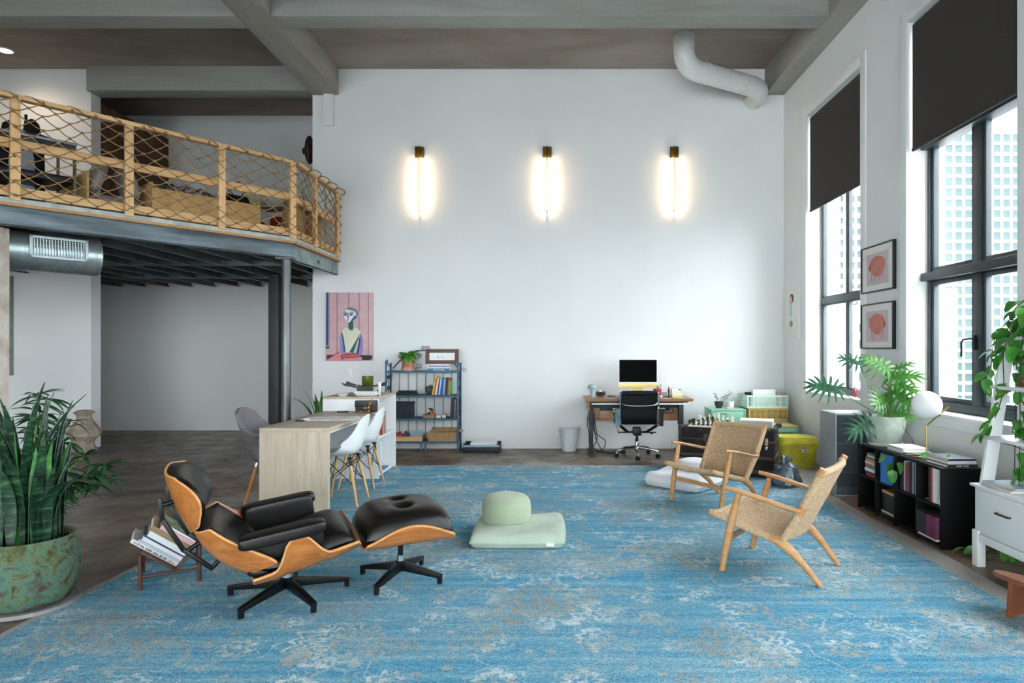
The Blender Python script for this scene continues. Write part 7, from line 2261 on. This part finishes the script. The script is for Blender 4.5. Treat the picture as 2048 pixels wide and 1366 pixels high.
# ------------------------------------------------------------------ wall sconces
M_bronze = mat('aged_brass_sconce', '#8a6a35', '#6f5228', 0.35, 1.0)
M_led = emit('warm_led', (1.0, 0.68, 0.38), 15.0)
pl_names = ('slim brass wall light above the iron bookshelf', 'slim brass wall light in the middle of the back wall', 'slim brass wall light above the standing desk')
for px, lab in zip((838, 1094, 1349), pl_names):
    X = (px - 1115) / 1300 * (YB - 0.06)
    t = thing('wall_sconce', lab, 'wall light', (X, YB, 3.43), 0, 'brass wall lights on the back wall')
    part(t, 'wall_box', MB().box(-0.058, 0.058, -0.05, 0, 0.775, 0.925), M_bronze, bev=0.003)
    part(t, 'box_trim', MB().box(-0.062, -0.046, -0.054, -0.05, 0.77, 0.93).box(0.046, 0.062, -0.054, -0.05, 0.77, 0.93).box(-0.046, 0.046, -0.054, -0.05, 0.905, 0.93), M_bronze, bev=0.001)
    part(t, 'bar', MB().box(-0.007, 0.007, -0.097, -0.087, 0.0, 0.93), mat('bright_brass', '#d0a24e', '#b98a3c', 0.3, 1.0), bev=0.001)
    part(t, 'bar_bracket', MB().box(-0.006, 0.006, -0.09, 0, 0.0, 0.012).box(-0.006, 0.006, -0.09, -0.05, 0.9, 0.912), M_bronze)
    part(t, 'led_strip', MB().box(-0.005, 0.005, -0.0865, -0.085, 0.02, 0.77), M_led, smooth=False)

# recessed ceiling light above the mezzanine
t = thing('ceiling_downlight', 'round recessed ceiling light over the mezzanine', 'ceiling light', (-7.5, 8.82, CEIL))
part(t, 'rim', MB().lathe([(0.085, -0.012), (0.10, -0.012), (0.105, 0.0)], 28), M_plastic)
part(t, 'diffuser', MB().lathe([(0, -0.010), (0.085, -0.010), (0.085, -0.0005)], 28), emit('warm_downlight', (1.0, 0.80, 0.58), 1.2))
sl = bpy.data.lights.new('downlight_beam', 'SPOT')
sl.energy = 2.6
sl.color = (1.0, 0.78, 0.58)
sl.spot_size = radians(150)
sl.spot_blend = 0.8
sl.shadow_soft_size = 0.08
so = link('downlight_beam', sl, t)
so.location = (0, 0, -0.03)
t = thing('ceiling_downlight', 'recessed ceiling light deeper over the mezzanine floor', 'ceiling light', (-7.6, 6.3, CEIL))
part(t, 'rim', MB().lathe([(0.085, -0.012), (0.10, -0.012), (0.105, 0.0)], 28), M_plastic)
part(t, 'diffuser', MB().lathe([(0, -0.010), (0.085, -0.010), (0.085, -0.0005)], 28), MATS['warm_downlight'])
so = link('downlight_beam', sl, t)
so.location = (0, 0, -0.03)

# ------------------------------------------------------------------ white pipe under the slab
M_pipe = mat('white_pipe_wrap', '#d9dbd9', '#d2d4d2', 0.35, scale=2)
pt_ = [(1.64, 8.42, 5.5), (1.64, 8.42, 5.30), (1.66, 8.43, 5.20), (1.73, 8.47, 5.12), (1.84, 8.53, 5.09), (2.2, 8.72, 5.08), (2.6, 8.93, 5.07), (2.71, 8.99, 5.065), (2.79, 9.06, 5.055), (2.82, 9.16, 5.045), (2.825, 9.3, 5.04), (2.825, 9.42, 5.04)]
pp_ = thing('drain_pipe', 'thick white pipe bending from the slab into the back wall', 'pipe', (0, 0, 0))
part(pp_, 'pipe', MB().tube(crom(pt_, 5), 0.135, 28), M_pipe, ang=60)
for a, b_ in (((1.93, 8.575, 5.089), (1.97, 8.597, 5.088)), ((2.52, 8.885, 5.072), (2.55, 8.90, 5.071))):
    part(pp_, 'joint_band', MB().tube([a, b_], 0.1385, 28), M_pipe)
part(pp_, 'hanger_wire', MB().tube([(2.02, 8.62, 5.2), (2.02, 8.62, 5.5)], 0.006, 6), M_galv)

# ------------------------------------------------------------------ painting on the back wall
def flat(col):
    return mat('paint_' + col[1:], col, None, 0.7, scale=9)


pa = thing('painting', 'painting of a seated cream bodied figure before pink panels', 'painting', (-3.005, YB - 0.001, 1.765))
Wp, Hp = 0.345, 0.495
part(pa, 'canvas', MB().box(-Wp, Wp, -0.03, 0, -Hp, Hp), flat('#d9b3b9'), bev=0.002)


def shape(name, pts, col, k):
    y = -0.0305 - 0.0006 * k
    # pts in photo crop pixels of the picture, 195..798 x 152..1008
    P_ = [((x - 496.5) / 301.5 * Wp, -(z - 580) / 428 * Hp) for x, z in pts]
    part(pa, name, MB().prism(P_, -0.0003, 0.0003, Matrix.Translation((0, y, 0)) @ Matrix.Rotation(pi / 2, 4, 'X')), flat(col), smooth=False)


def ln(name, pts, col, k, w=4):
    for (a, b_) in zip(pts, pts[1:]):
        d = Vector((b_[0] - a[0], b_[1] - a[1])).normalized()
        n_ = Vector((-d.y, d.x)) * w / 2
        shape(name, [(a[0] + n_.x, a[1] + n_.y), (b_[0] + n_.x, b_[1] + n_.y), (b_[0] - n_.x, b_[1] - n_.y), (a[0] - n_.x, a[1] - n_.y)], col, k)


for x in (340, 486, 618, 735):
    shape('panel_line', [(x - 3, 154), (x + 3, 154), (x + 3, 935), (x - 3, 935)], '#4b3a40', 0)
shape('blue_stripe', [(204, 154), (232, 154), (232, 815), (200, 815)], '#1d4f9a', 0)
shape('yellow_stripe', [(236, 154), (248, 154), (248, 820), (236, 820)], '#b9a04e', 0)
shape('green_block', [(196, 822), (243, 822), (243, 855), (196, 855)], '#1f7362', 0)
shape('dark_base', [(212, 932), (785, 937), (785, 985), (740, 998), (205, 980)], '#2f3a3c', 1)
shape('sleeve', [(398, 632), (375, 720), (378, 850), (395, 935), (440, 905), (448, 890)], '#9d8fbd', 1)
shape('sleeve', [(638, 650), (665, 730), (668, 850), (650, 970), (622, 960), (588, 905)], '#9d8fbd', 1)
shape('bodice', [(398, 632), (440, 595), (480, 590), (500, 640), (545, 635), (550, 595), (600, 600), (640, 650), (560, 905), (448, 900)], '#e3e3cb', 2)
shape('sleeve_band', [(398, 640), (410, 660), (448, 895), (425, 900)], '#2a61b5', 3)
shape('green_lapel', [(636, 652), (548, 908), (495, 900)], '#1f7362', 3)
shape('blue_lapel', [(634, 672), (636, 760), (612, 930), (588, 905)], '#2a4fa5', 3)
shape('green_lapel', [(398, 635), (425, 720), (445, 860), (436, 860)], '#1f7362', 4)
shape('neck', [(484, 520), (546, 500), (546, 610), (515, 622), (484, 605)], '#1f6f5f', 3)
hd = [(520 + 102 * cos(q), 425 + 98 * sin(q) * (1.05 if sin(q) < 0 else 0.95)) for q in [2 * pi * i / 28 for i in range(28)]]
shape('hair', hd, '#b9b3b4', 3)
for k in range(4):
    ln('hair_line', [(435 + 14 * k, 385 - 8 * k), (490 + 10 * k, 345 + 4 * k), (565 + 6 * k, 362 + 6 * k), (600 + 3 * k, 425), (575, 478 - 8 * k)], '#4a4446', 4)
shape('face', [(445, 375), (468, 362), (510, 385), (570, 395), (572, 440), (500, 525), (480, 525), (430, 470), (428, 405)], '#e8e9ec', 5)
shape('cheek_shadow', [(572, 430), (570, 478), (515, 520), (505, 520)], '#26499a', 6)
shape('eyelid', [(428, 402), (470, 408), (468, 425), (428, 425)], '#5aa5b8', 6)
shape('eyelid', [(498, 408), (552, 402), (545, 425), (498, 425)], '#5aa5b8', 6)
for cx in (448, 520):
    shape('eye', [(cx + 19 * cos(q), 434 + 10 * sin(q)) for q in [2 * pi * i / 12 for i in range(12)]], '#2c3550', 7)
    shape('pupil', [(cx + 7 * cos(q), 434 + 7 * sin(q)) for q in [2 * pi * i / 10 for i in range(10)]], '#b54a5a', 8)
shape('nose', [(474, 415), (490, 412), (490, 475), (472, 475)], '#b06a78', 6)
ln('brow', [(428, 398), (472, 402), (486, 470)], '#2b2b33', 7)
ln('brow', [(494, 402), (556, 396)], '#2b2b33', 7)
shape('mouth', [(462, 492), (480, 485), (498, 492), (482, 508)], '#8f8a96', 6)
shape('table_shape', [(200, 1000), (378, 890), (398, 1000)], '#e38f8b', 4)
shape('table_shape', [(398, 930), (420, 1002), (650, 1002), (655, 965), (590, 908), (448, 905)], '#c06a70', 4)
shape('table_shape', [(420, 975), (655, 960), (655, 1002), (425, 1002)], '#e38f8b', 5)
ln('table_edge', [(200, 1000), (378, 890)], '#9a3a48', 6, 9)
ln('table_edge', [(390, 935), (410, 1002)], '#9a3a48', 6, 9)
ln('table_edge', [(405, 968), (625, 958)], '#9a3a48', 6, 9)
ln('table_edge', [(405, 935), (595, 915)], '#9a3a48', 6, 9)

# light switch and outlets
for px, py, Y, lab in ((699, 746, YB, 'white light switch under the painting'), (238, 822, 11.5, 'white wall outlet in the alcove under the mezzanine')):
    p = P(px, py, Y)
    t = thing('wall_plate', lab, 'switch', (p.x, Y, p.z))
    part(t, 'plate', MB().box(-0.037, 0.037, -0.006, 0, -0.06, 0.06), M_trimw, bev=0.002)
    part(t, 'toggle', MB().box(-0.014, 0.014, -0.010, -0.006, -0.03, 0.03), M_trimw, bev=0.002)

# ------------------------------------------------------------------ pictures on the window wall
M_black_f = mat('black_picture_frame', '#1d1a18', '#151311', 0.4)
M_mat = mat('ivory_mount', '#e9e9e3', '#e5e5df', 0.8)
M_pigbg = mat('mauve_print_ground', '#cfc0c4', '#c8b8bd', 0.8, scale=4)
M_pig = mat('salmon_pig_paint', '#d4897a', '#cb7f70', 0.8, scale=9)


def pig_picture(label, yc, z0, z1, flip):
    t = thing('framed_print', label, 'picture frame', (XW, yc, (z0 + z1) / 2))
    hw_, hh = 0.335, (z1 - z0) / 2
    f = 0.014
    part(t, 'frame', MB().box(-0.035, 0, -hw_, hw_, -hh, -hh + f).box(-0.035, 0, -hw_, hw_, hh - f, hh).box(-0.035, 0, -hw_, -hw_ + f, -hh + f, hh - f).box(-0.035, 0, hw_ - f, hw_, -hh + f, hh - f), M_black_f, bev=0.001)
    part(t, 'mount', MB().box(-0.022, -0.004, -hw_ + f, hw_ - f, -hh + f, hh - f), M_mat, smooth=False)
    part(t, 'print_ground', MB().box(-0.0228, -0.0222, -0.225, 0.225, -hh * 0.70, hh * 0.66), M_pigbg, smooth=False)
    s_ = -1 if flip else 1
    to = Matrix(((0, 0, -1, 0), (s_ * -1, 0, 0, 0), (0, 1, 0, 0), (0, 0, 0, 1)))   # drawing plane x,y -> wall
    X_ = Matrix.Translation((-0.0232, 0, 0)) @ to
    bodyp = [(0.155 * cos(q) * (1 + 0.06 * cos(2 * q)), 0.022 + 0.105 * sin(q) * (1 + 0.05 * sin(3 * q))) for q in [2 * pi * i / 32 for i in range(32)]]
    part(t, 'pig_body', MB().prism(bodyp, -0.0003, 0.0003, X_), M_pig, smooth=False)
    for x in (-0.11, -0.06, 0.06, 0.11):
        part(t, 'pig_leg', MB().prism([(x - 0.008, -0.05), (x + 0.008, -0.05), (x - 0.004, -0.135), (x - 0.016, -0.135)], -0.0003, 0.0003, X_), M_pig, smooth=False)
    part(t, 'pig_snout', MB().prism([(-0.14, 0.04), (-0.17, 0.035), (-0.18, -0.01), (-0.165, -0.015), (-0.145, 0.0)], -0.0003, 0.0003, X_), M_pig, smooth=False)
    part(t, 'pig_tail', MB().tube([X_ @ Vector((0.15 + 0.018 * cos(q), 0.06 + 0.018 * sin(q), 0)) for q in [0.3 * i for i in range(18)]], 0.003, 5), M_pig)
    return t


pig_picture('framed print of a salmon pink pig, upper of the pair between the windows', 6.625, 2.03, 2.51, False)
pig_picture('framed print of a salmon pink pig, lower of the pair between the windows', 6.63, 1.445, 1.915, True)
t = thing('small_drawing', 'narrow pale canvas with a little drawn girl by the corner', 'drawing', (XW, 9.08, 1.955))
part(t, 'canvas', MB().box(-0.02, 0, -0.30, 0.30, -0.37, 0.37), M_mat, bev=0.002)
X_ = Matrix.Translation((-0.0206, 0, 0)) @ Matrix(((0, 0, -1, 0), (-1, 0, 0, 0), (0, 1, 0, 0), (0, 0, 0, 1)))
for nm, cx, cy, rx, ry, col in (('hair_shape', 0.03, 0.19, 0.075, 0.065, '#4a443f'), ('face_shape', 0.0, 0.165, 0.055, 0.06, '#e2b9a5'), ('cheek', -0.015, 0.14, 0.014, 0.014, '#d98a7c'), ('dress_shape', 0.0, 0.03, 0.04, 0.095, '#a9d3d3'), ('stone_shape', 0.015, -0.16, 0.06, 0.045, '#8d9794')):
    part(t, nm, MB().prism([(cx + rx * cos(q), cy + ry * sin(q)) for q in [2 * pi * i / 20 for i in range(20)]], -0.0003, 0.0003 + 0.0004 * (nm != 'hair_shape') + 0.0004 * (nm == 'cheek'), X_), flat(col), smooth=False)

# ------------------------------------------------------------------ things up on the mezzanine
MZ = 2.78
struct('wall_wood_panel', MB().box(-7.0, -6.88, 9.62, 11.5, MZ, 5.15), wood('dark_panelling', '#4a301c', '#5d3f26', '#6b4a2e', 'z', 0.6, 0.6))
M_plyw = wood('plywood_board', '#b08a52', '#c39c63', '#cfab74', 'x', 0.5, 0.65)
# the low plywood day bed set along the edge
db = thing('plywood_daybed', 'long low plywood bench box behind the rope net', 'bench', (0, 0, 0))
BM = LM @ Matrix.Translation((0, -0.42, MZ))
part(db, 'front_board', MB().box(0.22, 1.40, 0.0, 0.018, 0.01, 0.40, BM), M_plyw, bev=0.002)
part(db, 'end_board', MB().box(0.22, 0.238, -0.70, 0.0, 0.01, 0.46, BM), M_plyw, bev=0.002)
part(db, 'end_board', MB().box(1.382, 1.40, -0.70, 0.0, 0.01, 0.46, BM), M_plyw, bev=0.002)
part(db, 'seat_board', MB().box(0.238, 1.382, -0.70, 0.0, 0.28, 0.30, BM), M_plyw, bev=0.002)
bl_ = MB().pillow((0.95, -0.3, 0.40), (0.72, 0.5, 0.2), 0.15, 3, 22, BM)
for i, p in enumerate(bl_.v):
    bl_.v[i] = (p[0] + 0.02 * sin(p[1] * 40), p[1], p[2] + 0.035 * sin(p[0] * 25) * sin(p[1] * 30))
solo('patterned_blanket', 'rumpled black and white patterned blanket on the plywood bench', 'blanket', bl_, mat('black_white_print', '#26242c', '#a9a4a8', 0.9, scale=28, lo=0.46, hi=0.56), ang=70)
# sofa-like bench with grey cushions further left
sb = thing('low_bench', 'low plywood bench with an upright end panel on the mezzanine', 'bench', (0, 0, 0))
part(sb, 'seat_board', MB().box(1.44, 1.95, -0.75, -0.05, 0.13, 0.15, BM), M_plyw, bev=0.002)
part(sb, 'end_panel', MB().box(1.95, 1.97, -0.95, -0.05, 0.0, 0.46, BM), M_plyw, bev=0.002)
part(sb, 'base_board', MB().box(1.47, 1.93, -0.10, -0.08, 0.0, 0.13, BM), M_blackm)
M_gcu = mat('grey_linen_cushion', '#a3a29d', '#8f8e8a', 0.9, scale=12, bmp=0.2)
solo('bench_cushion', 'flat grey seat cushion on the low bench', 'cushion', MB().pillow((1.695, -0.36, 0.21), (0.48, 0.6, 0.12), 0.08, 5, 16, BM), M_gcu, ang=70)
for x, lab in ((1.84, 'grey cushion leaning against the upright end panel'), (1.54, 'grey cushion leaning at the other end of the low bench')):
    cm_ = BM @ Matrix.Translation((x, -0.28, 0.44)) @ Matrix.Rotation(radians(70 if x > 1.7 else 110), 4, 'Y')
    solo('back_cushion', lab, 'cushion', MB().pillow((0, 0, 0), (0.36, 0.42, 0.13), 0.12, 3, 16, cm_), M_gcu, ang=70)
# bag with ring handle
hb = thing('black_handbag', 'black handbag with ring handles standing on the mezzanine bench', 'handbag', BM @ Vector((0.40, -0.20, 0.30)), MA)
part(hb, 'bag_body', MB().slab(lambda u, v: (-0.13 + 0.26 * u, -0.07 * (1 - v * 0.6), 0.22 * v), lambda u, v: (-0.13 + 0.26 * u, 0.07 * (1 - v * 0.6), 0.22 * v), 6, 6), M_blackm, ang=60)
for y in (-0.03, 0.03):
    part(hb, 'ring_handle', MB().tube([(0.085 * cos(q), y, 0.28 + 0.10 * sin(q)) for q in [2 * pi * i / 24 for i in range(24)]], 0.007, 8, closed=True), M_blackm)
# white cabinet shelf with bits near the corner
ws = thing('metal_shelf', 'low open metal shelf near the mezzanine corner', 'shelf', (-3.95, 8.95, MZ))
M_wsh = mat('dull_white_shelf', '#b9bcb8', None, 0.6)
for z in (0.05, 0.30, 0.58):
    part(ws, 'shelf_board', MB().box(-0.38, 0.38, -0.18, 0.18, z, z + 0.02), M_wsh, bev=0.002)
for x in (-0.37, 0.37):
    for y in (-0.17, 0.17):
        part(ws, 'shelf_post', MB().box(x - 0.01, x + 0.01, y - 0.01, y + 0.01, 0, 0.6), M_wsh)
for (x, z, w, h, c_, nm, lab) in ((-0.22, 0.60, 0.22, 0.26, '#b5b39a', 'canvas_tote', 'cream canvas tote on top of the metal shelf'), (0.12, 0.60, 0.24, 0.10, '#b7b9b6', 'storage_tin', 'grey tin on top of the metal shelf'),
                              (-0.2, 0.32, 0.26, 0.08, '#a7793f', 'wicker_tray', 'brown wicker tray in the metal shelf'), (0.15, 0.32, 0.2, 0.14, '#9a2f33', 'red_pouch', 'dark red pouch in the metal shelf'),
                              (-0.12, 0.07, 0.34, 0.12, '#17191b', 'black_bundle', 'black folded bundle on the lowest level of the metal shelf'), (0.24, 0.07, 0.16, 0.1, '#b3aea6', 'linen_bundle', 'pale linen bundle on the lowest level of the metal shelf')):
    solo(nm, lab, 'storage', MB().box(-w / 2, w / 2, -0.14, 0.14, 0.0005, h), mat('mezz_' + c_[1:], c_, None, 0.85, scale=14, bmp=0.2), (-3.95 + x, 8.95, MZ + z), bev=0.02, seg=3)
for i, (y, h, c_) in enumerate(((8.42, 0.62, '#9c7a4e'), (8.72, 0.5, '#8a5f3a'), (9.05, 0.56, '#a98a5c'))):
    solo('wicker_basket', ('tall wicker basket behind the short net', 'dark wicker basket behind the short net', 'wicker basket closest to the back wall')[i], 'basket',
         MB().lathe([(0, 0), (0.11, 0), (0.14, h * 0.6), (0.12, h), (0.105, h), (0.12, h * 0.6), (0, 0.02)], 22), mat('wicker_' + c_[1:], c_, None, 0.85, scale=40, stretch=(1, 1, 5), bmp=0.6), (-3.42, y, MZ))
# bust seen past the wall end
o = thing('carved_mask', 'dark bronze mask on a bracket just inside the wall end', 'mask', (-3.83, 10.05, 4.52))
part(o, 'mask', MB().ball((0, 0, 0), 0.13, 18, 1.7, None, 0.55, 0.9).ball((-0.075, 0.0, -0.02), 0.045, 10, 1.3), mat('dark_bronze', '#4a3b2c', '#33281e', 0.45, 0.5, scale=12))
part(o, 'bracket', MB().box(0.03, 0.28, -0.02, 0.02, -0.02, 0.02), M_blackm)
# metal chair, small table, boxes at the far left
mt = thing('steel_side_table', 'steel topped side table on thin legs up on the mezzanine', 'table', BM @ Vector((2.24, -0.45, 0)), MA)
part(mt, 'table_top', MB().box(-0.22, 0.48, -0.3, 0.3, 0.72, 0.745), mat('brushed_steel_top', '#9aa3a7', '#8a9397', 0.35, 0.7), bev=0.004)
for x in (-0.2, 0.46):
    for y in (-0.28, 0.28):
        part(mt, 'table_leg', MB().box(x - 0.012, x + 0.012, y - 0.012, y + 0.012, 0, 0.72), mat('olive_steel_leg', '#6d6650', '#5c5643', 0.5, 0.4))
part(mt, 'lower_shelf', MB().box(-0.2, 0.46, -0.28, 0.28, 0.34, 0.40), M_blackm, bev=0.003)
solo('leather_pouch', 'dark brown leather pouch on the steel side table', 'pouch', MB().pillow((0, 0, 0.05), (0.3, 0.2, 0.1), 0.2), mat('brown_hide', '#3a221b', '#2a1712', 0.5), BM @ Vector((2.30, -0.5, 0.7455)), MA, ang=70)
for i, (x, y, w, h, c_, lab) in enumerate(((2.20, -0.3, 0.22, 0.12, '#8c7046', 'brown carton under the steel side table'), (2.50, -0.3, 0.3, 0.10, '#7f8ca0', 'grey blue tub under the steel side table'), (2.32, -0.56, 0.2, 0.26, '#141414', 'black bin under the steel side table'))):
    solo(('carton', 'tub', 'black_bin')[i], lab, ('box', 'tub', 'bin')[i], MB().box(-w / 2, w / 2, -0.1, 0.1, 0.0005, h), mat('mz2_' + c_[1:], c_, None, 0.8), BM @ Vector((x, y, 0)), MA, bev=0.012)
cr = thing('coat_rack', 'coat rack draped with black and pale blue clothes on the mezzanine', 'coat rack', BM @ Vector((2.30, -0.78, 0)), MA)
part(cr, 'pole', MB().tube([(0, 0, 0), (0, 0, 1.1)], 0.014, 10).box(-0.2, 0.2, -0.2, 0.2, 0, 0.02), M_blackm)
for dx, dy, c_, h in ((-0.05, 0.0, '#0f1013', 0.95), (0.05, 0.08, '#a9b9c4', 0.8), (0.12, -0.04, '#131418', 0.9)):
    cl = MB().lathe([(0.02, 0), (0.11, 0.02), (0.10, h * 0.6), (0.06, h * 0.95), (0.01, h)], 20)
    for i, p in enumerate(cl.v):
        a = atan2(p[1], p[0])
        k = 1 + 0.18 * sin(a * 6)
        cl.v[i] = (p[0] * k + dx, p[1] * k * 0.6 + dy, p[2] + 0.12)
    part(cr, 'garment', cl, mat('cloth_' + c_[1:], c_, None, 0.9), ang=70)
# ------------------------------------------------------------------ outside
M_tow = mat('white_precast', '#e8ebe8', '#dde2e0', 0.8, scale=0.2)
M_twin = mat('tower_window_glass', '#273a3a', '#364848', 0.2, scale=0.15, spec=0.25)
M_twin2 = mat('pale_tower_window', '#1d2a2e', '#2c3a3e', 0.3, scale=0.15, spec=0.3)
M_street = mat('street_asphalt', '#8a8c8c', '#7a7c7c', 0.9, scale=0.1)
struct('street', MB().box(5, 700, -300, 700, -26, -25), M_street)


def tower(label, x0, Y, cw, rh, nc, z_top, nr, mw, mfrac=0.27, depth=20, rz=0.0):
    t = thing('tower', label, 'building', (x0, Y, -25), rz)
    W = nc * cw
    H = z_top + 25
    part(t, 'facade_core', MB().box(0, W, 0.5, depth, 0, H + 2.5), M_tow, smooth=False)
    vm, hm = cw * mfrac, rh * mfrac
    for i in range(nc + 1):
        part(t, 'pier', MB().box(i * cw - vm / 2, i * cw + vm / 2, 0, 0.5, 0, H), M_tow, smooth=False)
    for j in range(nr + 1):
        part(t, 'spandrel', MB().box(0, W, 0.02, 0.5, H - j * rh - hm / 2, H - j * rh + hm / 2), M_tow, smooth=False)
    w = MB().box(-(cw - vm) / 2, (cw - vm) / 2, 0.06, 0.5, -(rh - hm) / 2, (rh - hm) / 2).mesh('window', mw, False)
    for i in range(nc):
        for j in range(nr):
            part(t, 'window', w, mw, loc=((i + 0.5) * cw, 0, H - (j + 0.5) * rh))
    return t


tw = tower('white tower with a regular grid of square teal windows seen past the globe lamp', 101.2, 170, 2.5, 2.85, 9, 58, 28, M_twin)
dm = MB().lathe([(3.6, 0), (3.4, 2), (2.6, 3.8), (1.3, 4.8), (0, 5.1)], 20, (14.5, 8, 58 + 25 + 2.5))
part(tw, 'roof_dome', dm, M_twin2)
part(tw, 'roof_drum', MB().cyl((14.5, 8, 58 + 25 + 2.4), 3.7, 0.5), M_tow)
tower('pale tower with small square windows seen through the window beside the back wall', 117.0, 270, 2.3, 4.6, 9, 66, 15, M_twin2, 0.42)
t = thing('office_block', 'pale low office block numbered 535 beyond the window beside the back wall', 'building', (44.5, 95, -25))
part(t, 'wall', MB().box(-4, 14, 0, 12, 0, 35.2), M_tow, smooth=False)
wm = MB().box(-0.7, 0.7, -0.05, 0.1, -0.6, 0.6).mesh('window', M_twin2, False)
for i in range(5):
    for j in range(6):
        part(t, 'window', wm, M_twin2, loc=(0.2 + i * 2.3, 0, 29.5 - j * 2.4))
text(t, 'house_number', '535', 2.0, mat('sign_grey', '#12181c', '#0e1418'), (-1.0, -0.1, 33.4), ext=0.03)
